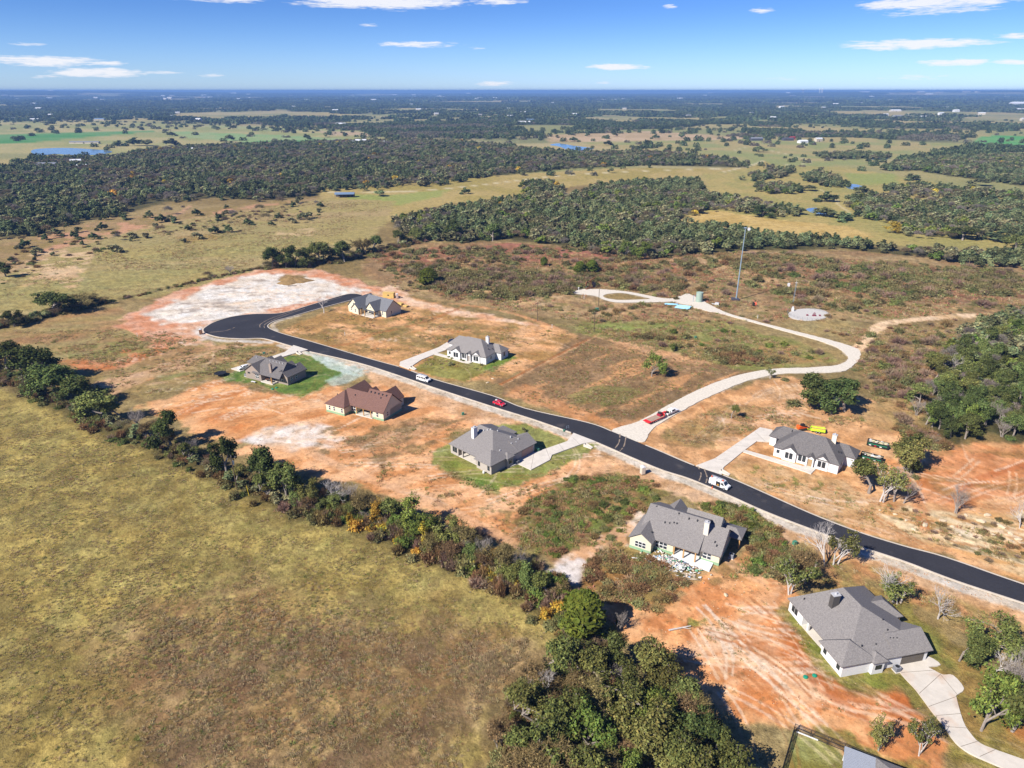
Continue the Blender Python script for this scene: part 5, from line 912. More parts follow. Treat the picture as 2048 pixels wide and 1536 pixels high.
T(648, 626, 594, 'bare', 36, 'dead bare tree between the white clay lot and the side road'); T(902, 731, 718, 'thin_oak', 8, 'staked sapling on the tan front lawn', h=2.4); T(1048, 862, 849, 'thin_oak', 8, 'staked sapling on the mown lawn by the grey brick house', h=2.4)
T(1165, 1264, 1182, 'cedar', 84, 'large yellow-green cedar at the corner of the pasture'); T(1240, 1262, 1215, 'grey', 40, 'grey bare shrub tree right of the large cedar')
T(105, 628, 583, 'dark_oak', 78, 'dark broad oak on the fence line above the dry lot'); T(160, 616, 590, 'twig', 60, 'low brown thicket tree beside the dark broad oak'); T(28, 652, 620, 'dark_oak', 40, 'small dark oak at the end of the upper fence line'); T(12, 552, 520, 'dark_oak', 36, 'dark oak at the edge of the upper pasture'); T(185, 610, 592, 'twig', 46, 'last low thicket tree of the upper fence line')
T(460, 545, 528, 'grey', 30, 'small grey bush tree above the clay lot'); T(415, 552, 540, 'twig', 18, 'tiny brown bush tree on the upper fence line')
# hedge between pasture and lots
for a in ((15, 742, 690, 'dark_oak', 70), (68, 765, 692, 'dark_oak', 84), (112, 792, 728, 'oak', 76), (160, 815, 755, 'dark_oak', 74), (208, 838, 775, 'oak', 78), (240, 838, 800, 'olive_oak', 44), (275, 852, 812, 'grey', 46), (345, 892, 822, 'dark_oak', 66), (388, 905, 870, 'grey', 36), (455, 955, 874, 'dark_oak', 58),
          (515, 985, 900, 'dark_oak', 78), (575, 1002, 928, 'oak', 64), (540, 995, 945, 'olive_oak', 44), (45, 745, 705, 'oak', 50), (2, 730, 672, 'dark_oak', 50), (135, 790, 740, 'olive_oak', 50), (618, 1012, 960, 'olive_oak', 40)): T(*a, where='HEDGE')
T(668, 1006, 945, 'bare', 84, 'pale leafless bush spreading out of the hedge by the orange track'); T(700, 1010, 955, 'grey', 60, 'grey leafless bush in the hedge beside the pale leafless bush')
for a in ((765, 1050, 1000, 'autumn', 44), (820, 1052, 985, 'fresh', 60), (790, 1040, 990, 'olive_oak', 50), (858, 1080, 1022, 'fresh', 60), (840, 1085, 1040, 'autumn', 40), (895, 1095, 1040, 'olive_oak', 54), (930, 1105, 1050, 'twig', 60), (965, 1120, 1065, 'grey', 60), (1000, 1140, 1085, 'twig', 56), (1040, 1150, 1095, 'grey', 56), (985, 1140, 1100, 'autumn', 36), (1065, 1175, 1120, 'oak', 56), (1095, 1195, 1145, 'olive_oak', 50), (730, 1030, 985, 'twig', 50), (1120, 1185, 1150, 'fresh', 40), (1020, 1160, 1120, 'olive_oak', 44), (905, 1115, 1080, 'twig', 40)): T(*a, where='HEDGE')
for k in range(30):
    t_ = k / 29; px = 6 + 600 * t_ + rng.uniform(-8, 8); py = np.interp(px, [0, 60, 200, 350, 470, 620], [738, 772, 838, 896, 962, 1016]) + rng.uniform(-3, 6)
    hh = rng.uniform(3.4, 5.6); TREES.append((*at(px, py)[:2], hh, hh * .62, ('dark_oak', 'oak', 'olive_oak', 'dark_oak', 'twig')[rng.randint(5)], 'among the low growth filling the long pasture hedge', None))
for k in range(22):
    px = 620 + 500 * k / 21 + rng.uniform(-8, 8); py = np.interp(px, [600, 700, 800, 900, 1000, 1110], [1012, 1036, 1066, 1112, 1152, 1196]) + rng.uniform(-16, 6)
    hh = rng.uniform(3.0, 5.0); TREES.append((*at(px, py)[:2], hh, hh * .66, ('oak', 'olive_oak', 'fresh', 'twig', 'dark_oak', 'grey')[rng.randint(6)], 'in the low tangle of the thick lower pasture hedge', None))
for k in range(16):
    px = 535 + 310 * k / 15; py = np.interp(px, [530, 640, 720, 850], [536, 526, 510, 480]); hh = rng.uniform(4.5, 7); TREES.append((*at(px, py)[:2], hh, hh * .7, ('dark_oak', 'oak', 'olive_oak', 'twig')[rng.randint(4)], 'among the low growth of the clay lot hedge', None))
for k in range(10):
    px = 0 + 200 * k / 9; py = np.interp(px, [0, 60, 200], [657, 640, 608]); hh = rng.uniform(3.5, 5); TREES.append((*at(px, py)[:2], hh, hh * .8, ('dark_oak', 'twig', 'oak')[rng.randint(3)], 'in the upper fence line thicket', None))
# upper hedge behind the clay lot
for a in ((545, 534, 492, 'dark_oak', 46), (592, 532, 490, 'dark_oak', 52), (640, 526, 484, 'oak', 46), (655, 520, 486, 'grey', 36), (690, 523, 484, 'dark_oak', 50), (725, 508, 474, 'twig', 40), (745, 500, 472, 'dark_oak', 40), (795, 488, 459, 'dark_oak', 40), (835, 480, 455, 'oak', 34), (572, 535, 505, 'fresh', 30), (615, 533, 508, 'olive_oak', 28), (910, 476, 440, 'dark_oak', 44), (985, 482, 448, 'oak', 46), (1290, 517, 480, 'fresh', 40), (1250, 515, 480, 'fresh', 36)): T(*a, where='UPPER' if a[0] < 860 else 'on the near edge of the middle wood')
ORD = 'first second third fourth fifth sixth seventh eighth ninth tenth eleventh twelfth thirteenth fourteenth fifteenth sixteenth seventeenth eighteenth nineteenth twentieth'.split()
for hk, tail in (('HEDGE', 'from the far end of the long pasture hedge'), ('UPPER', 'in the clay lot hedge, counted from its pasture end')):
    ii = sorted([i for i, t in enumerate(TREES) if t[5] == hk], key=lambda i: TREES[i][0]); cnt = {}
    for i in ii:
        t = TREES[i]; cnt[t[4]] = cnt.get(t[4], 0) + 1; TREES[i] = t[:6] + (f"{ORD[cnt[t[4]] - 1]} {LOOK[t[4]]} {tail}",)
# open-grown oaks in the far pastures
for i, (px, py, ty, w) in enumerate(((755, 392, 376, 26), (755, 0, 0, 0), (282, 260, 253, 10), (332, 268, 260, 12), (345, 272, 261, 14), (308, 258, 251, 9), (457, 282, 266, 18), (340, 290, 273, 24), (268, 292, 272, 28), (290, 292, 276, 24), (230, 292, 278, 22), (57, 256, 247, 10), (100, 252, 240, 16), (464, 258, 249, 12), (618, 278, 265, 18), (530, 262, 255, 12), (556, 262, 252, 16), (580, 262, 251, 14), (655, 274, 262, 14), (693, 272, 262, 14), (770, 275, 262, 18), (780, 262, 252, 20), (1150, 283, 271, 18), (1173, 272, 262, 12), (1228, 273, 262, 11), (1215, 290, 278, 16), (1310, 278, 266, 14), (1360, 276, 265, 16), (1330, 304, 292, 24), (932, 388, 372, 18), (1220, 346, 332, 12), (1245, 338, 326, 10), (1300, 335, 323, 10), (1620, 382, 368, 30), (1655, 404, 380, 34), (1655, 432, 408, 40), (1600, 430, 410, 36), (1695, 442, 420, 34), (1720, 384, 366, 26), (1780, 430, 412, 24), (1775, 340, 325, 22), (1900, 302, 288, 20), (1520, 304, 288, 20), (1925, 480, 452, 48), (1985, 482, 458, 40), (2030, 505, 470, 44), (1880, 512, 490, 40), (1525, 432, 410, 50), (1480, 360, 348, 16), (1505, 362, 350, 16), (1830, 360, 345, 30), (1960, 372, 352, 30), (2010, 352, 338, 30), (1740, 325, 314, 14))):
    if w: T(px, py, ty, 'dark_oak' if i % 3 else 'oak', w, where='standing alone in the far open pasture')
T(1787, 464, 440, 'autumn', 32, 'golden autumn tree at the edge of the oak groves')
# woods
def fillwood(key, sp, kinds, hr, where, hedge=0.0):
    p = WP[key]; x0, y0 = p.min(0); x1, y1 = p.max(0); gx, gy = np.meshgrid(np.arange(x0, x1, sp), np.arange(y0, y1, sp)); n = gx.size
    x = gx.ravel() + rng.uniform(-.48, .48, n) * sp; y = gy.ravel() + rng.uniform(-.48, .48, n) * sp
    d = sdist(x, y, p) + (fbm(x / 20, y / 20, 71, 3) - .5) * (14 if sp < 8 else 60) * (sp > 5.5); k = d < 0; x, y = x[k], y[k]
    nm = list(kinds); w = np.array([kinds[q] for q in nm], float); w /= w.sum()
    zone = fbm(x / 34, y / 34, 72, 3); amp_ = 14
    for i in range(len(x)):
        if math.hypot(x[i], y[i]) < 40: continue
        wh = where
        if key == 'south': wh = ('at the pasture edge of the nearest wood' if x[i] < 0 and d[k][i] > -6 else 'at the orange dirt edge of the nearest wood' if d[k][i] > -7 else 'deep inside the nearest wood')
        if key == 'east': wh = ('on the scrub edge of the wood above the orange mound' if d[k][i] > -7 else 'deep inside the wood above the orange mound')
        kd = nm[int(np.searchsorted(np.cumsum(w), np.clip((rng.rand() * .45 + sstep(.33, .67, zone[i]) * .55), 0, .9999)))]
        h = rng.uniform(*hr) * (1.0 if kd not in ('grey', 'twig') else .85); TREES.append((x[i], y[i], h, h * KINDS[kd][1] / KINDS[kd][0] * rng.uniform(.85, 1.15), kd, wh, None))
fillwood('south', 4.2, {'oak': 3.4, 'dark_oak': 4.2, 'fresh': .4, 'olive_oak': 1.3, 'bare': .3, 'grey': .4, 'twig': 2.0}, (6.4, 10), 'in the wood between the dry pasture and the orange dirt lot')
fillwood('east', 4.8, {'dark_oak': 1.4, 'oak': 2.4, 'fresh': .3, 'grey': 2.2, 'olive_oak': 2.4, 'bare': .6, 'twig': 1.5}, (6.0, 9.0), 'in the wood beside the orange mound')
MID = {'oak': 3, 'dark_oak': 2.6, 'olive_oak': 2.2, 'fresh': .6, 'grey': 1.0, 'twig': 1.2, 'autumn': .05}
fillwood('middle', 6.6, MID, (6.0, 9.5), 'in the middle wood beyond the red scrub')
for g in 'abcdefghi': fillwood('grove_' + g, 7.4, MID, (6.5, 10), 'in the oak groves of the golden pasture')
fillwood('north', 8.0, {'oak': 2.6, 'dark_oak': 3.4, 'olive_oak': 1.3, 'autumn': .05, 'grey': 2.0, 'twig': 2.4}, (5.5, 11), 'in the far wood')
# scattered trees left of the upper pasture
for i in range(72):
    px = rng.uniform(0, 640); py = 402 + (640 - px) / 640 * 95 + rng.uniform(-25, 42); 
    T(px, py, py - rng.uniform(9, 22), ('dark_oak', 'olive_oak', 'twig', 'grey')[rng.choice(4, p=(.3, .35, .2, .15))], where='scattered on the scrubby slope beside the upper pasture')
SIZE = [t[2] * t[3] / max(t[0] ** 2 + t[1] ** 2 + 1e4, 1) * (1 if -0.86 < t[0] / (t[1] * CP + 92 * .0 + CAM_H * SP) < .86 and t[1] > 62 else .05) * (4 if t[6] else 1) for t in TREES]
ORDER = sorted(range(len(TREES)), key=lambda i: -SIZE[i]); NEAR = ORDER[:300]; REST = ORDER[300:]
PROTO = {}
def plant(i):
    x, y, h, r, kd, where, label = TREES[i]; where = where or ''; H0, R0, items = KINDS[kd]; tm, cm, bm_ = items[i % len(items)]; rz = (i * 2.399) % 6.283
    key = (kd, i % len(items)); sc = (r / R0, r / R0, h / H0)
    big = ('tall ' if h > 8 else 'low ' if h < 6.6 else '') if ('wood' in where or '' == where) else ''
    lab = label or f"{big}{LOOK[kd]} {where}"; grp = None if label else f"{LOOK[kd]}s {where}"
    if key not in PROTO:
        o = thing(NAME[kd], lab, 'tree', (x, y, -.1), rz, grp); ch = [put('trunk', tm, o)] + ([put('crown', cm, o)] if cm else []) + ([put('branches', bm_, o)] if bm_ else []); PROTO[key] = (o, ch)
    else:
        s, ch = PROTO[key]; o = s.copy(); COL.objects.link(o); o.location = (x, y, -.1); o.rotation_euler = (0, 0, rz); o['label'] = lab
        if grp: o['group'] = grp
        elif 'group' in o: del o['group']
        for c in ch:
            d = c.copy(); COL.objects.link(d); d.parent = o
    o.scale = sc
for i in NEAR: plant(i)
# ------------------------------------------------------------------ things nobody could count: one object each, laid out with geometry nodes
def scatter(name, pts, variants, label):
    """pts: array x, y, z, sx, sz, rot, index"""
    pts = np.asarray(pts, dtype=np.float64); n = len(pts); me = bpy.data.meshes.new(name); me.vertices.add(n); me.vertices.foreach_set('co', pts[:, :3].astype(np.float32).ravel()); me.update()
    a = me.attributes.new('sc', 'FLOAT_VECTOR', 'POINT'); a.data.foreach_set('vector', np.stack([pts[:, 3], pts[:, 3], pts[:, 4]], 1).astype(np.float32).ravel())
    a = me.attributes.new('ro', 'FLOAT_VECTOR', 'POINT'); a.data.foreach_set('vector', np.stack([pts[:, 5] * 0, pts[:, 5] * 0, pts[:, 5]], 1).astype(np.float32).ravel())
    a = me.attributes.new('ix', 'INT', 'POINT'); a.data.foreach_set('value', pts[:, 6].astype(np.int32))
    g = bpy.data.node_groups.new(name, 'GeometryNodeTree'); g.interface.new_socket('Geometry', in_out='INPUT', socket_type='NodeSocketGeometry'); g.interface.new_socket('Geometry', in_out='OUTPUT', socket_type='NodeSocketGeometry')
    N, L = g.nodes, g.links; gi = N.new('NodeGroupInput'); go = N.new('NodeGroupOutput'); jn = N.new('GeometryNodeJoinGeometry')
    def attr(nm, dt):
        q = N.new('GeometryNodeInputNamedAttribute'); q.data_type = dt; q.inputs[0].default_value = nm; return q.outputs[0]
    sc, ro, ix = attr('sc', 'FLOAT_VECTOR'), attr('ro', 'FLOAT_VECTOR'), attr('ix', 'INT')
    for k, ms in enumerate(variants):
        inst = N.new('GeometryNodeInstanceOnPoints'); cmpn = N.new('FunctionNodeCompare'); cmpn.data_type = 'INT'; cmpn.operation = 'EQUAL'
        L.new(ix, [s for s in cmpn.inputs if s.type == 'INT'][0]); [s for s in cmpn.inputs if s.type == 'INT'][1].default_value = k
        L.new(gi.outputs[0], inst.inputs['Points']); L.new(cmpn.outputs[0], inst.inputs['Selection']); L.new(sc, inst.inputs['Scale']); L.new(ro, inst.inputs['Rotation'])
        src = bpy.data.objects.new(name + '_piece', ms); oi = N.new('GeometryNodeObjectInfo'); oi.inputs['As Instance'].default_value = True; oi.inputs['Object'].default_value = src
        L.new(oi.outputs['Geometry'], inst.inputs['Instance']); L.new(inst.outputs[0], jn.inputs[0])
    L.new(jn.outputs[0], go.inputs[0]); o = put(name, me); md = o.modifiers.new('layout', 'NODES'); md.node_group = g
    return tag(o, label, kind='stuff')
def merged(ms, name):
    """trunk and crown in one mesh for massed woods"""
    bm = bmesh.new(); 
    me = bpy.data.meshes.new(name)
    for k, m in enumerate(ms):
        s = len(bm.faces); bm.from_mesh(m); bm.faces.ensure_lookup_table()
        for f in bm.faces[s:]: f.material_index = k
    bm.to_mesh(me); bm.free()
    for m in ms: me.materials.append(m.materials[0])
    return me
MLOW = []; LOWIX = {}; MOAK = leafmat('massed_oak', '8a9164', .4); MDK = leafmat('massed_dark_oak', '717a52', .4); MOLV = leafmat('massed_olive', '98956c', .35); MGY = leafmat('massed_grey', 'a2968c', .3); MTW = leafmat('massed_brown', '958468', .3)
for kd, mt, k, per, sz in (('oak', MOAK, 16, 34, .9), ('dark_oak', MDK, 16, 34, .9), ('olive_oak', MOLV, 15, 30, .9), ('fresh', LGRN, 15, 30, .9), ('autumn', LAUT, 14, 28, .9)):
    LOWIX[kd] = len(MLOW); MLOW.append(far_tree(40 + len(MLOW), mt, **OAKKW))
for kd, mt in (('twig', MTW), ('grey', MGY)):
    LOWIX[kd] = len(MLOW); MLOW.append(twig_crown(50 + len(MLOW), mt, n=1100, leaf=90))
LOWIX['cedar'] = LOWIX['fresh']; LOWIX['bare'] = LOWIX['grey']; LOWIX['thin_oak'] = LOWIX['olive_oak']
pts = []
for i in REST:
    x, y, h, r, kd, where, label = TREES[i]; H0, R0 = (7.2, 3.7) if kd not in ('twig', 'grey', 'bare') else (6.4, 2.9); pts.append((x, y, -.5, r / R0 * 1.08, h / H0 * .84, (i * 2.4) % 6.28, LOWIX[kd]))
scatter('woods', pts, MLOW, 'dark green and grey woods spreading beyond the scrub')
# distant country: patches of forest
def patch_mesh(seed, L_, n, per, size, m, h=8):
    rg = np.random.RandomState(seed); P_, N_ = [], []
    for i in range(n):
        c = np.array([rg.uniform(-.5, .5) * L_, rg.uniform(-.5, .5) * L_, 0]); r = rg.uniform(.7, 1.2) * h * .55; d = unit(rg.normal(size=(per, 3))); d[:, 2] = np.abs(d[:, 2])
        P_.append(c + d * np.array([r, r, h * rg.uniform(.7, 1.1)])); N_.append(d)
    P_ = np.concatenate(P_); return mesh_np('forest_patch', cards(P_, np.concatenate(N_), size, rg, .5), quads(len(P_)), m, np.repeat(tint(len(P_), rg, .6, 1.35) * np.repeat(rg.uniform(.75, 1.25, n), per)[:, None], 4, 0))
def farpts(r0, r1, sp, L_):
    x, y = np.meshgrid(np.arange(-r1 * .82, r1 * .82, sp), np.arange(r0 * .7, r1, sp)); x = x.ravel() + rng.uniform(-.45, .45, x.size) * sp; y = y.ravel() + rng.uniform(-.45, .45, y.size) * sp
    r = np.hypot(x, y); k = (r > r0) & (r < r1) & (np.abs(x / y) < .84); x, y = x[k], y[k]; k = far_wood(x, y)
    for n_, q in enumerate(FIELDS): k &= (sdist(x, y, q) > 0) | (rng.rand(len(x)) < (.02 if n_ < 2 else .38))
    for q in WP.values(): k &= sdist(x, y, q) > 0
    return x[k], y[k]
FIELDS = [P(q) for q in FIELDPX]
GREENW = P([(-300, 262), (330, 258), (740, 270), (700, 290), (480, 292), (200, 312), (-300, 312)])
LF2 = leafmat('far_grey_leaves', '857f6a', .3)
pts = []
x, y = farpts(900, 2600, 15, 16)
Z = hills(x, y); pts += [(x[i], y[i], Z[i] - 1, rng.uniform(.7, 1.2), rng.uniform(.8, 1.25), rng.uniform(0, 6.28), 0 if fbm(np.array([x[i] / 120]), np.array([y[i] / 120]), 81)[0] < .56 else 1) for i in range(len(x))]
x, y = farpts(2600, 6500, 48, 50); Z = hills(x, y); pts += [(x[i], y[i], Z[i] - 1, rng.uniform(.8, 1.3), rng.uniform(.8, 1.3), rng.uniform(0, 6.28), 2) for i in range(len(x))]
x, y = farpts(6500, 22000, 190, 200); Z = hills(x, y); pts += [(x[i], y[i], Z[i] - 2, rng.uniform(.8, 1.4), rng.uniform(.8, 1.6), rng.uniform(0, 6.28), 3) for i in range(len(x))]
# hedgerows and single trees dotted over the far fields
for q in ([(0, 243), (300, 247), (520, 247), (700, 256)], [(560, 262), (780, 260), (960, 266), (1060, 264)], [(1050, 262), (1300, 258), (1480, 262), (1700, 266), (2048, 262)], [(1380, 284), (1480, 280), (1640, 272), (1760, 274), (1900, 270)], [(700, 275), (960, 278), (1110, 276)], [(480, 238), (560, 250), (640, 258)], [(900, 268), (1000, 277)], [(1150, 264), (1420, 268)], [(1250, 300), (1330, 290), (1500, 292)]):
    w = np.array([at(*a)[:2] for a in q])
    for a, b_ in zip(w[:-1], w[1:]):
        L_ = np.hypot(*(b_ - a)); m_ = int(L_ / 15)
        for k in range(m_):
            if rng.rand() < .72:
                c = a + (b_ - a) * (k + rng.rand()) / m_; s_ = rng.uniform(.55, 1.15); pts.append((c[0] + rng.normal() * 14, c[1] + rng.normal() * 22, -.5, s_, s_ * rng.uniform(.9, 1.3), rng.uniform(0, 6.28), 0))
for _ in range(2600):
    x = rng.uniform(-1800, 1800); y = rng.uniform(900, 2700)
    if abs(x / y) > .84 or fbm(np.array([x / 210]), np.array([y / 260]), 88, 4)[0] < (.56 if y < 1500 else .5): continue
    if any(inside(x, y, q) for q in list(WP.values())) or inside(x, y, GREENW): continue
    s_ = rng.uniform(.35, .85); pts.append((x, y, -.5, s_, s_ * rng.uniform(.9, 1.4), rng.uniform(0, 6.28), 0 if rng.rand() < .75 else 1))
scatter('forest', pts, [patch_mesh(1, 15, 6, 34, 2.4, LFAR, 8.5), patch_mesh(2, 15, 6, 34, 2.2, LF2, 7), patch_mesh(3, 50, 24, 20, 5.5, LFAR, 9), patch_mesh(4, 200, 90, 14, 15, LFAR, 10)], 'distant dark forest reaching to the horizon')
# ------------------------------------------------------------------ scrub bushes
BM = {'olive': bush_mesh(1, LOLV, leaf=.55), 'grey': bush_mesh(2, LGREY, leaf=.1), 'green': bush_mesh(3, LOAK, leaf=.85), 'brown': bush_mesh(4, LTWIG, leaf=.25), 'olive2': bush_mesh(5, LOLV, leaf=.7), 'fresh': bush_mesh(6, LGRN, leaf=.9), 'gold': bush_mesh(7, LAUT, leaf=.7)}
BLOOK = {'olive': 'olive mesquite bush', 'olive2': 'leafy olive bush', 'grey': 'grey leafless bush', 'green': 'dark green bush', 'brown': 'brown dry bush', 'fresh': 'bright green bush', 'gold': 'golden bush'}
def bush(x, y, r, h, kd, where, label=None):
    o = put('bush', BM[kd], None, (x, y, -.12), (x * 3.1 + y) % 6.28, (r / 1.5, r / 1.5, h / 1.5))
    return tag(o, label or f"{'broad ' if r > 2.7 else 'small ' if r < 1.9 else ''}{BLOOK[kd]} {where}", 'bush', None if label else f"{BLOOK[kd]}es {where}")
LOOPW = P(LOOP); BUSHXY = []
for poly, n, kds, where, rr_ in (([(830, 555), (960, 540), (1130, 545), (1210, 580), (1180, 600), (960, 600), (900, 590)], 46, ('olive', 'olive2', 'grey', 'olive'), 'in the thicket below the three small cedars', (2.0, 3.6)), ([(920, 505), (1010, 520), (1010, 560), (930, 545)], 14, ('olive', 'grey', 'brown'), 'on the red weeds above the thicket', (1.8, 3.0)),
                             ([(1200, 530), (1460, 520), (1470, 590), (1330, 590), (1210, 570)], 30, ('olive', 'grey', 'brown', 'olive2'), 'on the scrub between the pump jack and the tall mast', (1.6, 3.0)), ([(1500, 520), (2040, 545), (2040, 620), (1700, 610), (1490, 590)], 56, ('olive2', 'olive', 'grey', 'green'), 'on the scrub beyond the round white pad', (2.0, 4.2)),
                             ([(1160, 615), (1340, 610), (1320, 632), (1190, 632)], 12, ('olive', 'brown'), 'by the gravel loop', (1.2, 2.2)), ([(1200, 650), (1560, 668), (1660, 715), (1480, 735), (1300, 690)], 26, ('olive', 'olive2', 'grey', 'fresh'), 'on the grassy slope inside the gravel bend', (1.2, 2.4)),
                             ([(1740, 665), (1900, 650), (1880, 720), (1760, 790), (1730, 740)], 24, ('grey', 'olive', 'brown'), 'between the gravel bend and the wood with grey trees', (1.8, 3.2)), ([(760, 520), (900, 500), (960, 510), (840, 590), (760, 560)], 16, ('olive', 'brown', 'grey'), 'on the red weeds behind the clay lot', (1.2, 2.2))):
    p = P(poly); q = np.array(poly)
    k = 0
    while k < n:
        px, py = rng.uniform(q[:, 0].min(), q[:, 0].max()), rng.uniform(q[:, 1].min(), q[:, 1].max()); w = at(px, py)
        if not inside(w.x, w.y, p) or inside(w.x, w.y, LOOPW) or sdist(np.array([w.x]), np.array([w.y]), LOOPW)[0] < 4: continue
        if any((w.x - a) ** 2 + (w.y - b_) ** 2 < 4 for a, b_ in BUSHXY): continue
        r_ = rng.uniform(*rr_) * 1.1; bush(w.x, w.y, r_, r_ * rng.uniform(.75, 1.15), kds[rng.randint(len(kds))], where); BUSHXY.append((w.x, w.y)); k += 1
for px, py, r_, h_, kd, l in ((1425, 706, 4.5, 3.2, 'olive', 'large olive thicket on the slope inside the gravel bend'), (1440, 716, 4.0, 2.6, 'brown', 'brown thicket just below the large olive thicket'), (1588, 808, 3.4, 2.0, 'olive', 'olive bush on the dirt track above the white house'), (1570, 760, 2, 1.2, 'olive2', 'low bush beside the lower gravel bend'),
                              (1655, 633, 2.2, 1.6, 'brown', 'brown bush touching the rim of the round white pad'), (1765, 735, 4, 3, 'green', 'dark green bush left of the wood with grey trees'), (1830, 955, 1.6, 1.2, 'olive', 'low olive bush under the leaning oak'), (1352, 598, 2.2, 1.8, 'olive2', 'leafy bush beside the tank pad'), (1448, 612, 2.4, 2.2, 'olive2', 'leafy bush at the foot of the mast'), (1190, 622, 2.0, 1.6, 'green', 'round bush beside the green transformer box'),
                              (1110, 1030, 2.0, 1.4, 'green', 'green bush left of the weedy lot')): 
    w = at(px, py); bush(w.x, w.y, r_, h_, kd, '', l)
# shrubs planted at the white brick house
for k, (lx, ly, kd) in enumerate(((1.2, -.9, 'green'), (3.2, -1.5, 'fresh'), (7.4, -1.2, 'green'), (8.6, -1.4, 'green'), (16.8, -1.3, 'olive2'))):
    w = H2.matrix_basis @ Vector((lx, ly, 0)); bush(w.x, w.y, .8, .9, kd, '', f"{('dark', 'bright', 'rounded', 'small', 'olive')[k]} shrub planted by the front wall of the white brick house, {('leftmost', 'second', 'middle', 'fourth', 'rightmost')[k]} of five")
def along(pts, n, wid, kds, rs, hs, out):
    p = [at(*a) for a in pts]; L_ = [0]
    for a, b_ in zip(p[:-1], p[1:]): L_.append(L_[-1] + (b_ - a).length)
    for _ in range(n):
        t = rng.uniform(0, L_[-1]); k = max(i for i in range(len(p) - 1) if L_[i] <= t); f = (t - L_[k]) / (L_[k + 1] - L_[k]); c = p[k].lerp(p[k + 1], f); r_ = rng.uniform(*rs)
        out.append((c.x + rng.normal() * wid, c.y + rng.normal() * wid, -.15, r_ / 1.5, rng.uniform(*hs) / 1.5, rng.uniform(0, 6.28), kds[rng.randint(len(kds))]))
VB = [BM[k] for k in ('olive', 'grey', 'green', 'brown', 'olive2', 'fresh', 'gold')]
u = []
along([(-20, 735), (60, 780), (200, 848), (350, 910), (470, 965), (600, 1015)], 230, 2.2, (0, 1, 2, 3, 2, 3), (1.0, 2.2), (1.0, 2.4), u)
along([(600, 1012), (700, 1030), (800, 1062), (900, 1108), (1000, 1150), (1110, 1200)], 420, 2.6, (0, 1, 2, 3, 4, 5, 1, 3, 6), (1.2, 2.6), (1.4, 3.6), u)
along([(1110, 1200), (1170, 1275), (1230, 1290)], 60, 2.5, (0, 1, 2, 3), (1, 2), (1, 2), u)
along([(-60, 662), (60, 640), (200, 608), (300, 585), (440, 552), (525, 535)], 150, 1.4, (0, 1, 3, 2), (.7, 1.8), (.6, 1.6), u); along([(-20, 655), (190, 608)], 110, 2.4, (0, 2, 3), (1.5, 3), (1.5, 3), u)
along([(530, 536), (640, 528), (720, 512), (850, 480)], 150, 3.0, (0, 2, 3, 1), (1.4, 3), (1.4, 3), u)
for key, n in (('south', 320), ('east', 300)):
    p = WP[key]; k = 0
    while k < n:
        x, y = rng.uniform(p[:, 0].min(), p[:, 0].max()), rng.uniform(p[:, 1].min(), p[:, 1].max())
        if inside(x, y, p): u.append((x, y, -.15, rng.uniform(.8, 1.8), rng.uniform(.7, 1.6), rng.uniform(0, 6.28), rng.choice((0, 1, 2, 3)))); k += 1
scatter('undergrowth', u, VB, 'tangled undergrowth filling the hedges and the woods floor')
# ------------------------------------------------------------------ grass and weeds
def tuft(seed, m, n=16, h=.42, sp=.32, w=.06):
    rg = np.random.RandomState(seed); a = rg.uniform(0, 6.28, n); d = np.stack([np.cos(a) * rg.uniform(.5, 2.2, n), np.sin(a) * rg.uniform(.5, 2.2, n), np.ones(n)], 1); c = np.stack([np.cos(a), np.sin(a), 0 * a], 1) * rg.uniform(0, sp, (n, 1)) - np.array([0, 0, .08])
    return mesh_np('tuft', slivers(c, d, h, w, rg), quads(n), m, np.repeat(tint(n, rg, .75, 1.3, .06), 4, 0))
GDRY = leafmat('dry_grass', 'd6bf94', .2, .45); GOLI = leafmat('olive_grass', 'c6b678', .2, .45); GGRN = leafmat('green_weed', '98a05a', .3, .4); GRED = leafmat('red_weed', 'd09a78', .3, .4); GBRN = leafmat('brown_weed', 'c4a274', .3, .4)
TV = [tuft(1, GDRY), tuft(2, GOLI), tuft(3, GGRN, 18, .5, .35, .07), tuft(4, GRED), tuft(5, GBRN, 18, .5, .35, .05)]
def grow(poly, n, wts, sc, thr=0.0, ns=6.0, seed=0, avoid=(), world=False):
    p = P(poly); x = rng.uniform(p[:, 0].min(), p[:, 0].max(), n * 3); y = rng.uniform(p[:, 1].min(), p[:, 1].max(), n * 3); k = (sdist(x, y, p) < 0) & (fbm(x / ns, y / ns, seed, 3) > thr)
    sd_ = sdist(x, y, p); k = (sd_ < 0) & (rng.rand(len(x)) < sstep(thr - .10, thr + .14, fbm(x / ns, y / ns, seed, 4)) * sstep(-1, 9, -sd_ + 8 * (fbm(x / 4, y / 4, seed + 5, 3) - .5)))
    k &= sdist(x, y, ROADP) > 1.0
    for q in NOGROW: k &= sdist(x, y, q) > .4
    x, y = x[k][:n], y[k][:n]; m = len(x); ix = rng.choice(5, m, p=np.array(wts) / sum(wts)); s = rng.uniform(*sc, m)
    return np.stack([x, y, np.full(m, -.12), s, s * rng.uniform(.7, 1.2, m), rng.uniform(0, 6.28, m), ix], 1)
NOGROW = [P(v) for v in DRIVES.values()] + [P(WALKS['six_walk']), P(WALKS['two_walk']), P(GRAVEL), P(ROUND), P(LOOP), P([(1712, 702), (1732, 678), (1744, 658), (1770, 643), (1830, 634), (1950, 626), (1950, 635), (1830, 642), (1778, 651), (1754, 666), (1742, 684), (1722, 702)])]
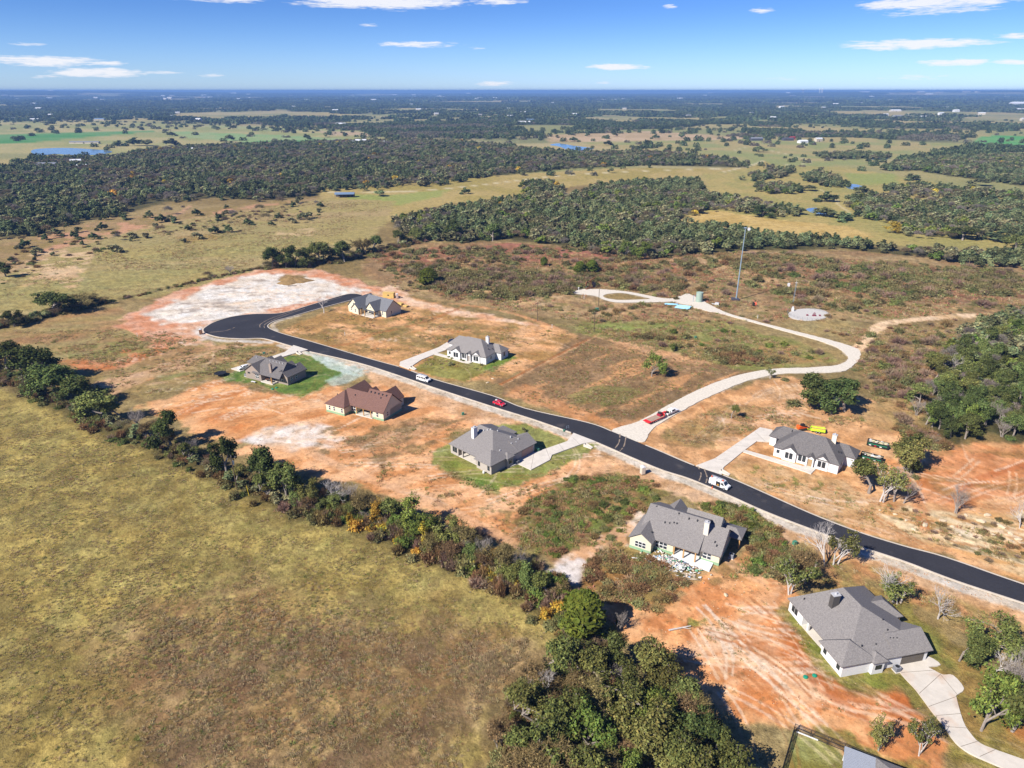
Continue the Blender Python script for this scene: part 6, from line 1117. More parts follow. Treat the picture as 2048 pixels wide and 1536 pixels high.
for o, fp in ((H8, (-.5, 18.8, -.9, 18.3)), (H5, (-.5, 18.8, -.9, 18.3)), (H6, (-3.4, 20.8, -2, 12.8)), (H2, (-3.4, 20.8, -2, 12.8)), (H3, (-5.8, 20, -.5, 13)), (H4, (-.2, 22, -1, 16)), (H7, (-.2, 20.4, .2, 17)), (H1, (.2, 23, -1.8, 13))):
    NOGROW.append(np.array([(o.matrix_basis @ Vector((a, b_, 0)))[:2] for a, b_ in ((fp[0], fp[2]), (fp[1], fp[2]), (fp[1], fp[3]), (fp[0], fp[3]))]))
past = [(-30, 785), (100, 812), (280, 892), (450, 968), (600, 1028), (760, 1078), (900, 1132), (1100, 1220), (1120, 1280), (1030, 1310), (965, 1420), (935, 1560), (-60, 1560)]
g = [grow(past, 40000, (2.6, 5, .3, 0, .8), (.3, .8), .40, 3, 1), grow([(280, 1220), (760, 1200), (1010, 1260), (960, 1430), (930, 1560), (280, 1560)], 7000, (7, .6, .2, .2, .8), (.5, 1.15), .52, 2.2, 2), grow([(930, 1290), (1060, 1275), (1010, 1380), (940, 1470)], 3600, (8, .5, 0, 0, .5), (.7, 1.4), .35, 3, 3),
     grow([(-60, 600), (340, 585), (640, 500), (790, 405), (640, 398), (330, 445), (0, 560)], 9000, (4, 5, .5, 0, 2), (.7, 1.8), .5, 18, 4)]
scatter('pasture_grass', np.concatenate(g), TV, 'clumpy dry olive grass covering the pasture')
g = [grow([(1035, 1015), (1140, 945), (1300, 950), (1345, 985), (1240, 1075), (1110, 1120), (1040, 1095)], 3000, (2, 2, 3, 1, 3.5), (.7, 1.9), .5, 7, 5), grow([(1160, 1120), (1240, 1085), (1300, 1110), (1380, 1160), (1330, 1230), (1240, 1215), (1170, 1180)], 2600, (4, 3, 1, 1, 4), (.8, 2.2), .44, 6, 6),
     grow([(1380, 1005), (1480, 1005), (1570, 1060), (1590, 1120), (1500, 1160), (1440, 1160), (1510, 1090)], 2000, (2, 2, 3, .5, 3), (.7, 1.9), .5, 6, 7), grow([(1500, 1080), (1720, 1120), (2060, 1250), (2060, 1310), (1850, 1240), (1600, 1170)], 3500, (3, 3, 1, .5, 2), (.6, 1.4), .48, 4, 8),
     grow([(560, 660), (720, 610), (900, 620), (1160, 670), (990, 765), (700, 700)], 4200, (3, 2, .8, .6, 3), (.6, 1.6), .53, 7, 9), grow([(1160, 670), (1420, 722), (1505, 748), (1240, 858), (1010, 788)], 5000, (3, 2, 1, .4, 4), (.5, 1.2), .46, 5, 10), grow([(0, 660), (300, 655), (590, 700), (460, 745), (290, 800), (120, 725)], 4500, (4, 3, 1.5, .3, 3), (.6, 1.6), .45, 8, 11),
     grow([(620, 850), (900, 830), (960, 830), (870, 925), (960, 976), (1130, 905), (1240, 1010), (1040, 1090), (700, 965)], 3000, (2, 1, 1.2, .4, 3), (.5, 1.5), .55, 4, 12), grow([(1320, 868), (1430, 812), (1640, 800), (1760, 850), (1530, 870), (1400, 900)], 3000, (3, 1.6, .6, .4, 3), (.6, 1.5), .5, 6, 13), grow([(1430, 940), (1700, 970), (1900, 1030), (2060, 1060), (2060, 1150), (1700, 1055)], 3200, (3, 1.6, 1.2, .2, 3), (.5, 1.4), .55, 4, 14),
     grow([(735, 510), (1140, 496), (1560, 505), (2060, 545), (2060, 640), (1200, 650), (800, 590)], 9000, (3, 1.4, 1, 3, 4), (1.2, 3.2), .46, 12, 15), grow([(1130, 650), (1450, 645), (1680, 720), (1480, 742), (1180, 675)], 4200, (3, 3, 1.2, .4, 2), (.8, 2.0), .42, 8, 16), grow([(1640, 655), (1900, 645), (1960, 690), (1850, 840), (1740, 800)], 3600, (4, 2, .8, .5, 3), (.9, 2.0), .44, 8, 17),
     grow([(870, 925), (960, 955), (1030, 975), (1010, 1010), (900, 955)], 700, (0, 1, 5, 0, 1), (.7, 1.5), .45, 3, 18), grow([(1290, 1260), (1400, 1150), (1560, 1150), (1640, 1330), (1850, 1420), (1600, 1440), (1340, 1335)], 900, (2, 1, 1.4, .3, 3), (.4, 1.1), .6, 4, 19), grow([(1620, 1452), (1700, 1470), (1850, 1536), (1760, 1560), (1690, 1500)], 700, (2, 2, 3, 0, 1), (.4, .9), .4, 4, 20)]
scatter('weeds', np.concatenate(g), TV, 'ragged dry weeds over the building lots and the scrub')
u = []
for poly, n, kds, rs in (([(1040, 1020), (1140, 948), (1300, 955), (1330, 985), (1240, 1070), (1110, 1115)], 120, (2, 4, 5, 3), (.5, 1.3)), ([(1165, 1120), (1300, 1112), (1375, 1160), (1320, 1225), (1180, 1180)], 70, (3, 0, 4, 3), (.6, 1.6)), ([(1395, 1005), (1475, 1008), (1565, 1062), (1580, 1115), (1500, 1155), (1515, 1090)], 80, (2, 4, 5, 3), (.6, 1.6)),
                         ([(735, 510), (1140, 496), (1560, 505), (2060, 545), (2060, 640), (1200, 650), (800, 590)], 260, (0, 1, 3, 4), (.5, 1.5)), ([(1760, 1010), (2060, 1040), (2060, 1150), (1850, 1085)], 40, (3, 0, 1), (.4, .9)), ([(1640, 655), (1900, 645), (1960, 690), (1850, 840), (1740, 800)], 70, (0, 1, 3), (.6, 1.4)), ([(0, 500), (560, 410), (640, 430), (330, 470), (0, 580)], 120, (0, 1, 3, 2), (.6, 2.0))):
    p = P(poly); k = 0
    while k < n:
        x, y = rng.uniform(p[:, 0].min(), p[:, 0].max()), rng.uniform(p[:, 1].min(), p[:, 1].max())
        if inside(x, y, p) and all(sdist(np.array([x]), np.array([y]), q)[0] > 1 for q in NOGROW): r_ = rng.uniform(*rs); u.append((x, y, -.12, r_, r_ * rng.uniform(.4, .8), rng.uniform(0, 6.28), kds[rng.randint(len(kds))])); k += 1
for poly, n, kds, rs, th in (([(735, 510), (900, 495), (1140, 496), (1300, 522), (1560, 505), (2060, 545), (2060, 630), (1700, 628), (1500, 600), (1330, 600), (1200, 575), (1130, 572), (960, 600), (830, 575)], 900, (0, 1, 4, 0, 3, 4), (1.0, 3.0), .52), ([(830, 555), (960, 540), (1130, 545), (1200, 568), (1140, 588), (960, 600), (900, 590)], 330, (0, 4, 1, 0), (1.3, 3.2), .3), ([(1660, 520), (1900, 545), (2060, 560), (2060, 615), (1800, 610), (1640, 575)], 420, (4, 0, 1, 2, 4), (1.3, 3.6), .45),
                             ([(1740, 690), (1880, 680), (1900, 720), (1840, 800), (1760, 790)], 170, (1, 0, 4, 3, 1), (1.0, 2.6), .4), ([(1240, 670), (1500, 680), (1640, 712), (1500, 735), (1380, 715)], 130, (0, 4, 3), (.8, 2.0), .5), ([(1800, 830), (1900, 895), (1860, 900), (1790, 860)], 60, (1, 0, 3), (.8, 2.0), .3), ([(1500, 1095), (1600, 1100), (1640, 1150), (1540, 1175)], 60, (3, 0, 4), (.7, 1.6), .35)):
    p = P(poly); k = 0; tr = 0
    while k < n and tr < n * 40:
        tr += 1; x, y = rng.uniform(p[:, 0].min(), p[:, 0].max()), rng.uniform(p[:, 1].min(), p[:, 1].max())
        if fbm(np.array([x / 22]), np.array([y / 22]), 123, 3)[0] < th or not inside(x, y, p) or any(sdist(np.array([x]), np.array([y]), q)[0] < 2 for q in NOGROW): continue
        r_ = rng.uniform(*rs); u.append((x, y, -.2, r_, r_ * rng.uniform(.55, .95), rng.uniform(0, 6.28), kds[rng.randint(len(kds))])); k += 1
scatter('weedy_shrubs', u, VB, 'low weedy shrubs dotted over the rough ground')
def rock_mesh(seed, m):
    rg = np.random.RandomState(seed); bm = bmesh.new(); bmesh.ops.create_icosphere(bm, subdivisions=1, radius=.5)
    for v in bm.verts: v.co = Vector(v.co) * rg.uniform(.65, 1.2); v.co.z *= .55
    me = bpy.data.meshes.new('stone'); bm.to_mesh(me); bm.free(); me.materials.append(m); return me
MROCK = mat('sandstone', 'dcc6a6', .95, .2, 2, bump=.03); MROCK2 = mat('clod', 'c58a5c', .95, .2, 3); RM = [rock_mesh(k, MROCK) for k in range(4)]; CM = [rock_mesh(9, MROCK2), rock_mesh(10, MROCK), rock_mesh(11, mat('dark_clod', '7a5a40', .95, .2, 3))]
c = []
for poly, n in (([(1290, 1260), (1400, 1150), (1560, 1150), (1640, 1330), (1850, 1420), (1600, 1450), (1340, 1335)], 700), ([(560, 845), (900, 868), (870, 925), (1290, 936), (1240, 1010), (1040, 1090), (700, 965), (470, 905)], 900), ([(1430, 940), (1700, 970), (2060, 1060), (2060, 1150), (1700, 1055)], 700), ([(1100, 885), (1420, 1000), (2060, 1215), (2060, 1235), (1420, 1010), (1290, 960)], 500), ([(285, 640), (520, 545), (740, 580), (560, 625)], 700), ([(1150, 720), (1500, 745), (1240, 860), (1010, 788)], 300)):
    p = P(poly); k = 0
    while k < n:
        x, y = rng.uniform(p[:, 0].min(), p[:, 0].max()), rng.uniform(p[:, 1].min(), p[:, 1].max())
        if inside(x, y, p) and not inside(x, y, ROADP): s = rng.uniform(.08, .42) ** 1.3; c.append((x, y, -.08, s, s, rng.uniform(0, 6.28), rng.choice(3, p=(.6, .3, .1)))); k += 1
scatter('clods', c, CM, 'loose clods and small stones on the bare dirt')
for k, (px, py, s) in enumerate(((1886, 1041, 1.6), (1932, 1030, 1.4), (1962, 1042, 2.2), (1990, 1046, 1.4), (2002, 1052, 1.8), (1975, 1030, 2.0), (2020, 1066, 1.6), (1905, 1052, 1.3), (1850, 1050, 1.6), (1826, 1058, 1.3), (1945, 1056, 1.2), (1870, 1062, 1.2), (2036, 1078, 1.5), (1812, 1040, 1.0), (1790, 1028, 1.1), (1760, 1020, .9), (1985, 1068, 1.2), (1920, 1070, 1.1), (1452, 1190, 1.3), (985, 757, 1.3), (975, 765, 1.2))):
    w = at(px, py); o = put('boulder', RM[k % 4], None, (w.x, w.y, -.05), k * 1.3, (s * 1.3, s * .9, s))
    lab = {18: 'single pale boulder on the orange dirt above the cedar', 19: 'pale boulder at the mouth of the eroded ditch', 20: 'second pale boulder by the eroded ditch, nearer the road'}.get(k)
    tag(o, lab or ('large ' if s > 1.5 else 'small ') + 'pale sandstone boulder on the eroded bank above the road', 'boulder', None if lab else 'pale boulders on the eroded bank')
# ------------------------------------------------------------------ vehicles
MTYRE = mat('tyre', (.012, .012, .013), .9); MRIM = mat('rim', 'c9ccd0', .35, metal=.4)
def wheel(root, x, y, r=.36, w=.24):
    o = MB().tube((0, -w / 2, 0), (0, w / 2, 0), r, r, 14).obj('wheel', MTYRE, root, (x, y, r)); MB().tube((0, -w / 2 - .015, 0), (0, w / 2 + .015, 0), r * .58, r * .58, 10).obj('rim', MRIM, o)
def shell(prof, W_, zb, ztop, tumble, m, name, root, bev=.06):
    b = MB(); b.prism(prof, -W_ / 2, W_ / 2, 'y'); me = b.mesh(name, m)
    for v in me.vertices:
        if v.co.z > zb: v.co.y *= 1 - tumble * (v.co.z - zb) / (ztop - zb)
    bevel(me, bev, 2); return put(name, me, root)
def glass(root, quadsv, m=MGLASS, name='window'):
    for q in quadsv: MB().quad(*q).obj(name, m, root)
def place(px1, px2):
    a, b_ = at(*px1), at(*px2); c = (a + b_) / 2; return (c.x, c.y, .1), math.atan2(b_.y - a.y, b_.x - a.x)
MPWHITE = mat('white_paint', 'f7f7f7', .35, spec=.5); MPRED = mat('red_paint', (.42, .012, .03), .3, spec=.5); MPDARK = mat('dark_blue_paint', (.01, .012, .03), .3, spec=.5)
MLIGHT = mat('headlamp', 'e8eef2', .2); MTAIL = mat('tail_lamp', (.35, .01, .01), .3); MBLACK = mat('black_plastic', (.014, .014, .015), .6); MORNG = mat('orange_paint', (.62, .09, .012), .45); MALU = mat('aluminium', 'c4c8d2', .4, metal=.5)
def van(label, a, b_, open_door, ladder):
    loc, rz = place(a, b_); r = thing('work_van', label, 'van', loc, rz); z0 = .32
    shell([(-2.75, z0), (-2.78, 1.0), (-2.7, 2.0), (-2.55, 2.13), (1.05, 2.13), (1.35, 2.05), (2.05, 1.22), (2.75, 1.02), (2.85, .75), (2.82, z0)], 2.0, 1.05, 2.13, .12, MPWHITE, 'body', r)
    def yy(z): return 1.0 * (1 - .12 * max(0, z - 1.05) / 1.08) + .012
    for s in (1, -1):
        q = [[(.85, s * yy(1.2), 1.2), (1.75, s * yy(1.2), 1.2), (1.38, s * yy(1.85), 1.85), (.85, s * yy(1.85), 1.85)], [(-1.5, s * yy(1.25), 1.25), (-.7, s * yy(1.25), 1.25), (-.7, s * yy(1.8), 1.8), (-1.5, s * yy(1.8), 1.8)]]
        if not open_door: q += [[(-.5, s * yy(1.25), 1.25), (.7, s * yy(1.25), 1.25), (.7, s * yy(1.8), 1.8), (-.5, s * yy(1.8), 1.8)], [(-2.45, s * yy(1.25), 1.25), (-1.65, s * yy(1.25), 1.25), (-1.65, s * yy(1.8), 1.8), (-2.45, s * yy(1.8), 1.8)]]
        glass(r, q)
    glass(r, [[(2.06, -.78, 1.26), (2.06, .78, 1.26), (1.42, .72, 2.01), (1.42, -.72, 2.01)]], MGLASS, 'windscreen')
    if open_door:
        MB().box(-.55, .65, -1.03, -.95, .5, 1.85).obj('door_opening', MBLACK, r); d = MB().box(-1.85, -.6, -1.12, -1.06, .48, 1.85).obj('sliding_door', MPWHITE, r); MB().box(-.3, .3, -1.045, -1.03, .55, 1.15).obj('tool_crate', mat('crate_wood', 'b8863c', .8), r)
    for x in (-1.85, 1.85):
        for s in (1, -1): wheel(r, x, s * .9, .37)
    for s in (1, -1): MB().box(2.78, 2.88, s * .72 - .16, s * .72 + .16, .78, .98).obj('headlight', MLIGHT, r); MB().box(-2.81, -2.75, s * .86 - .07, s * .86 + .07, .8, 1.2).obj('tail_light', MTAIL, r); MB().box(1.5, 1.62, s * 1.0, s * 1.22, 1.2, 1.42).obj('mirror', MBLACK, r)
    MB().box(2.7, 2.9, -.95, .95, .36, .58).obj('bumper', MBLACK, r)
    rk = MB()
    for x in (-2.2, -.8, .6): rk.box(x - .04, x + .04, -.8, .8, 2.2, 2.26).box(x - .04, x + .04, -.8, -.74, 2.05, 2.26).box(x - .04, x + .04, .74, .8, 2.05, 2.26)
    rk.obj('roof_rack', MALU, r)
    l = MB()
    for y in (.1, .55): l.box(-2.7, 1.2, y - .03, y + .03, 2.3, 2.38)
    for k in range(13): l.box(-2.6 + k * .3, -2.55 + k * .3, .1, .55, 2.32, 2.36)
    tag(put('ladder', l.mesh('ladder', MALU), None, loc, rz), ladder, 'ladder')
    if open_door:
        for x in (-2.3, 1.0): 
            w = Vector(loc) + Vector((x * math.cos(rz) + .35 * math.sin(rz), x * math.sin(rz) - .35 * math.cos(rz), 2.27)); tag(put('traffic_cone', MB().tube((0, 0, 0), (0, 0, .45), .17, .04, 8).box(-.2, .2, -.2, .2, 0, .04).mesh('cone', MORNG), None, w), ('orange cone lying at the rear of the van rack' if x < 0 else 'orange cone above the windscreen of the van'), 'traffic cone')
van('white work van with its side door open parked on the asphalt', (1421, 966), (1456, 980), True, 'aluminium ladder on the van with the open side door')
van('white passenger van with a rack coming down the road by the tan lawn', (833, 758), (862, 766), False, 'ladder strapped on the rack of the white passenger van')
def car(label, a, b_, m, L_=4.5, name='car', H_=1.5, loc=None, rz=None):
    if loc is None: loc, rz = place(a, b_)
    r = thing(name, label, 'car', loc, rz); h = L_ / 2
    shell([(-h, .3), (-h - .03, .75), (-h + .1, .98), (h * .42, 1.0), (h * .92, .82), (h, .6), (h - .02, .3)], 1.82, .6, 1.0, .04, m, 'body', r)
    shell([(-h + .15, .95), (-h * .62, H_ - .04), (h * .08, H_), (h * .5, .95)], 1.66, .95, H_, .2, m, 'cabin', r, .05)
    def y(z): return .83 * (1 - .2 * (z - .95) / (H_ - .95)) + .012
    t = H_ - .1
    for s in (1, -1): glass(r, [[(-h + .42, s * y(1.03), 1.03), (-h * .18, s * y(1.03), 1.03), (-h * .2, s * y(t), t), (-h * .58, s * y(t), t)], [(-h * .12, s * y(1.03), 1.03), (h * .4, s * y(1.03), 1.03), (h * .08, s * y(t), t), (-h * .13, s * y(t), t)]])
    glass(r, [[(h * .5 - .02, -.72, 1.02), (h * .5 - .02, .72, 1.02), (h * .1 + .03, .6, t), (h * .1 + .03, -.6, t)]], MGLASS, 'windscreen'); glass(r, [[(-h + .12, -.68, 1.03), (-h + .12, .68, 1.03), (-h * .64 - .03, .58, t), (-h * .64 - .03, -.58, t)]], MGLASS, 'rear_window')
    for x in (-h * .6, h * .62):
        for s in (1, -1): wheel(r, x, s * .82, .33, .22)
    for s in (1, -1): MB().box(h * .9, h + .01, s * .62 - .18, s * .62 + .18, .62, .78).obj('headlight', MLIGHT, r); MB().box(-h - .05, -h + .05, s * .7 - .14, s * .7 + .14, .7, .88).obj('tail_light', MTAIL, r)
    return r
rc = car('red hatchback heading down the asphalt road', (987, 806), (1010, 814), MPRED)
w = Vector(rc.location) + Vector((-1.0, .5, 1.5)); tag(put('white_box', MB().box(-.3, .3, -.25, .25, -.02, .3).mesh('white_box', MPWHITE), None, w, .3), 'small white box on the roof of the red hatchback', 'box')
car('white hatchback parked on the drive behind the taupe brick house', (496, 736), (480, 740), MPWHITE, 4.4); car('dark blue car parked behind the white brick house', (898, 688), (912, 682), MPDARK, 4.6)
# pickup and gooseneck trailer on the gravel road
loc, rz = place((1328, 833), (1356, 821)); loc = (loc[0], loc[1], .06)
r = thing('pickup_truck', 'white pickup pulling the red flatbed on the gravel road', 'pickup', loc, rz)
shell([(-2.9, .5), (-2.95, .8), (-2.9, 1.05), (1.4, 1.1), (2.6, 1.02), (2.95, .85), (2.95, .45)], 2.0, .7, 1.1, .03, MPWHITE, 'body', r); shell([(-.9, 1.05), (-.75, 1.75), (.7, 1.8), (1.5, 1.08)], 1.86, 1.05, 1.8, .18, MPWHITE, 'cab', r)
MB().box(-2.8, -1.0, -.82, .82, .98, 1.075).obj('bed', MBLACK, r)
for s in (1, -1): glass(r, [[(-.75, s * .915, 1.15), (1.2, s * .915, 1.15), (.65, s * .8, 1.68), (-.68, s * .8, 1.68)]])
glass(r, [[(1.47, -.75, 1.16), (1.47, .75, 1.16), (.78, .66, 1.74), (.78, -.66, 1.74)]], MGLASS, 'windscreen')
for x in (-1.8, 1.8):
    for s in (1, -1): wheel(r, x, s * .88, .4, .28)
for s in (1, -1): MB().box(2.9, 2.98, s * .72 - .2, s * .72 + .2, .75, .95).obj('headlight', MLIGHT, r)
ra = rz; c, s_ = math.cos(ra), math.sin(ra); tl = Vector((loc[0] - c * 8.6, loc[1] - s_ * 8.6, .06))
r = thing('flatbed_trailer', 'red gooseneck flatbed trailer with plank deck on the gravel road', 'trailer', tl, ra); MPR2 = mat('bright_red_paint', (.55, .02, .02), .45)
f = MB(); 
for s in (1.22, -1.34): f.box(-4.2, 3.6, s, s + .12, .72, .94)
for x in (-4.2, -2, 0, 2, 3.5): f.box(x, x + .12, -1.2, 1.2, .72, .86)
f.obj('frame', MPR2, r)
dm = MB().box(-3.0, 3.6, -.088, .088, .94, .985).mesh('plank', mat('grey_planks', 'c0a690', .85, .25, 2))
for k in range(12): put('plank', dm, r, (0, -1.1 + k * .2, 0))
b = MB()
for k in range(5): b.box(-4.15 + k * .24, -4.15 + k * .24 + .2, -1.2, 1.2, .9, .99)
b.obj('ramp', MPR2, r); MB().box(3.6, 3.85, -1.1, 1.1, .8, 1.75).box(3.8, 5.6, -.3, .3, 1.5, 1.75).box(5.2, 5.6, -.2, .2, 1.05, 1.6).obj('gooseneck', MPR2, r)
for x in (-1.9, -.9):
    for s in (1.0, -1.0): wheel(r, x, s, .36, .3)
g = thing('winch_unit', 'dark red winch machine standing on the front of the flatbed deck', 'machine', tl + Vector((c * 2.6, s_ * 2.6, .99)), ra); MB().box(-.7, .6, -.8, .7, 0, .8).box(.1, .6, -.5, .5, .8, 1.2).obj('housing', mat('dark_red_paint', (.22, .012, .03), .5), g); MB().tube((-.1, -.6, 1.0), (-.1, .6, 1.0), .4, .4, 12).obj('drum', MBLACK, g)
g = MB()
for k in range(10):
    a0, a1 = math.pi * (k / 10 - .05), math.pi * ((k + 1) / 10 - .05); g.tube((.75 * math.cos(a0), .75 * math.sin(a0), 0), (.75 * math.cos(a1), .75 * math.sin(a1), 0), .24, .24, 8)
tag(put('hose_coil', g.mesh('hose_coil', mat('cream_hose', 'e6e2cc', .6)), None, tl + Vector((c * 6.6, s_ * 6.6, 1.33)), ra - 1.2), 'thick cream hose curled in the bed of the white pickup', 'hose')
# tracked loader and lime trailer
loc, rz = place((1594, 860), (1614, 858)); loc = (loc[0], loc[1], 0)
r = thing('skid_loader', 'orange tracked skid loader behind the white painted house', 'loader', loc, rz); MTRK = mat('rubber_track', (.02, .018, .016), .9)
for s in (.75, -.75): shell([(-1.5, .3), (-1.25, .02), (1.0, .02), (1.35, .3), (1.1, .62), (-1.2, .62)], .4, 2, 3, 0, MTRK, 'track', r, .04).location = (0, s, 0)
shell([(-1.75, .5), (-1.8, 1.3), (-1.3, 1.6), (-.5, 1.35), (.9, .9), (.9, .5)], 1.3, 2, 3, 0, MORNG, 'body', r); MB().box(-.7, .55, -.5, .5, 1.2, 2.05, .08).obj('cab', MBLACK, r)
for s in (.78, -.78): MB().tube((-1.5, s, 1.45), (1.3, s, .9), .12, .1, 6).tube((1.3, s, .9), (1.75, s, .3), .1, .1, 6).obj('lift_arm', MORNG, r)
MB().box(1.7, 2.25, -.95, .95, .05, .6).obj('bucket', MBLACK, r)
loc, rz = place((1618, 861), (1652, 866)); loc = (loc[0], loc[1], 0)
r = thing('dump_trailer', 'lime green trailer with raised board sides behind the orange loader', 'trailer', loc, rz); MLIME = mat('lime_paint', (.42, .62, .03), .5)
b = MB().box(-2.1, 2.1, -1, 1, .55, .65).box(-2.1, 2.1, -1.05, -.98, .55, 1.3).box(-2.1, 2.1, .98, 1.05, .55, 1.3).box(-2.16, -2.1, -1, 1, .55, 1.3).box(2.1, 2.16, -1, 1, .55, 1.3)
for x in (-2, -1, 0, 1, 2): b.box(x - .05, x + .05, -1.1, -1.05, .5, 1.32)
b.obj('bed', MLIME, r); MB().tube((-2.1, .6, .6), (-3.2, 0, .5), .06).tube((-2.1, -.6, .6), (-3.2, 0, .5), .06).obj('tow_bar', MLIME, r)
for z in (1.38, 1.62):
    for y in (-1.0, 1.0): MB().box(-2.0, 2.0, y - .03, y + .03, z, z + .2).obj('side_board', MWOOD, r)
for x in (-.45, .45):
    for s in (1.12, -1.12): wheel(r, x, s, .34, .2)
# dumpsters
MDUMP = mat('black_dumpster', (.012, .016, .014), .55); MGRN = mat('green_stripe', (.01, .13, .07), .5)
for (a, b_, lab) in (((1740, 889), (1770, 896), 'upper black roll-off dumpster with green stripe beside the leaning oak'), ((1727, 915), (1758, 923), 'lower black roll-off dumpster with green stripe beside the white painted house')):
    loc, rz = place(a, b_); loc = (loc[0], loc[1], 0); r = thing('dumpster', lab, 'dumpster', loc, rz)
    MB().box(-2.9, 2.9, -1.15, -1.07, .15, 1.5).box(-2.9, 2.9, 1.07, 1.15, .15, 1.5).box(-2.98, -2.9, -1.15, 1.15, .15, 1.5).box(2.9, 2.98, -1.15, 1.15, .15, 1.5).box(-2.9, 2.9, -1.1, 1.1, .12, .3).obj('box', MDUMP, r)
    b = MB()
    for k in range(8): b.box(-2.7 + k * .76, -2.58 + k * .76, -1.24, -1.152, .15, 1.45)
    b.obj('ribs', MDUMP, r); MB().box(-2.6, 2.6, -1.262, -1.245, .78, 1.06).obj('stripe', MGRN, r)
    for k, x in enumerate((-2.0, -.6, .9)): MB().box(x - .3, x + .3, -1.262, -1.245, .35, .62).obj('sticker', (MPWHITE, MPRED, MPWHITE)[k], r)
    f = []; rg = random.Random(len(lab)); db = MB(); colr = []
    for k in range(46):
        x, y, s = rg.uniform(-2.5, 2.5), rg.uniform(-.8, .8), rg.uniform(.2, .6); n0 = len(db.v); db.box(x - s, x + s, y - .12, y + .12, .9 + rg.uniform(0, .4), 1.0 + rg.uniform(.3, .6)); cc = rg.choice([(1, 1, 1), (.9, .75, .5), (.75, .6, .42), (.6, .6, .66), (.5, .4, .3)]); colr += [cc] * (len(db.v) - n0)
    me = mesh_np('waste', db.v, np.array(db.f), leafmat('scrap', (.5, .5, .5), .05, 0), np.array(colr)); o = put('waste', me, None, loc, rz); tag(o, 'board scraps heaped in the ' + lab.split(' ')[0] + ' dumpster', kind='stuff')
# ------------------------------------------------------------------ street furniture, poles, oil site
MPOLE = mat('pole_wood', '6b5a4a', .95, .2, 3); MWIRE = mat('wire', (.02, .02, .02), .6); MSTEEL = mat('galvanised', 'a9bccb', .5, metal=.3); MUTIL = mat('utility_green', (.05, .16, .10), .6)
def pole(px, py, h, label, arm=0.0, arm2=False):
    w = at(px, py); r = thing('power_pole', label, 'utility pole', (w.x, w.y, 0), arm); MB().tube((0, 0, -.5), (0, 0, h), .17, .12, 8).obj('shaft', MPOLE, r)
    if arm2 is not None: MB().box(-1.2, 1.2, -.06, .06, h - .75, h - .6).obj('crossarm', MPOLE, r)
    for x in (-1.0, 0, 1.0): MB().tube((x, 0, h - .6 if x else h), (x, 0, h - .35 if x else h + .2), .05, .05, 6).obj('insulator', MPWHITE, r)
    if arm2: MB().tube((.3, .1, h - 2.6), (.3, .1, h - 1.6), .26, .26, 10).obj('transformer', MSTEEL, r)
    return Vector((w.x, w.y, h))
pa = pole(58, 800, 9.3, 'wooden power pole near the far end of the pasture hedge', .6); pb = pole(474, 978, 10.2, 'wooden power pole beside the yellow guy guard on the pasture', .6, True); pc = pole(597, 995, 9.4, 'wooden power pole just before the leafless bush in the hedge', .6)
pe = pole(1188, 664, 9.6, 'wooden pole standing on the brown lot edge below the transformer box', .3); pd = pole(1075, 641, 9.2, 'wooden pole above the orange ditch of the brown lot', .3); pf = pole(1197, 612, 9.0, 'thin wooden pole behind the green transformer box', .3, None)
p1 = pole(258, 424, 9, 'distant wooden pole on the scrubby slope', .3, None); p2 = pole(130, 465, 9, 'distant thin pole at the edge of the far wood', .3, None)
def wire(a, b_, off, sag, label):
    m = MB(); n = 14; d = Vector((b_.y - a.y, a.x - b_.x, 0)).normalized() * off; prev = None
    for k in range(n + 1):
        t = k / n; q = a.lerp(b_, t) + d + Vector((0, 0, -.25 - sag * 4 * t * (1 - t)))
        if prev is not None: m.tube(prev, q, .022, .022, 3)
        prev = q
    tag(m.obj('power_line', MWIRE), label, 'wire', 'power lines along the pasture hedge')
for off in (-1, 1): wire(pb, pc, off, .5, 'wire strung between the two near hedge poles'); wire(pa, pb, off, 3, 'long wire sagging along the pasture hedge')
w = at(497, 990); tag(MB().tube((-.5, 0, 0), (.5, 0, 2.6), .05, .05, 6).obj('guy_guard', mat('yellow_plastic', (.7, .5, .02), .5), None, (w.x, w.y, 0), 2.2), 'yellow guy guard slanting up from the pasture beside the pole', 'guy guard')
# steel mast
w = at(1472, 600); r = thing('steel_mast', 'tall slender steel mast with a white dish above the tank pad', 'mast', (w.x, w.y, 0), 0)
b = MB(); b.tube((0, 0, -.3), (0, 0, 37), .36, .2, 12); b.obj('shaft', MSTEEL, r); MB().tube((0, 0, 37), (0, 0, 37.3), .8, .8, 12).tube((-1.4, 0, 37.1), (2.2, 0, 37.1), .09).obj('head_ring', MSTEEL, r); MB().tube((1.7, -.3, 36.5), (1.7, .3, 36.5), .75, .75, 14).obj('dish', MPWHITE, r)  # the white part at the mast head is a dish, not a lamp
MB().box(-2.4, -.6, -.8, .8, 0, 1.2).box(-.5, 1.4, -1, 1, 0, .9).obj('base_cabinet', mat('dark_cabinet', '5a5a66', .6), r)
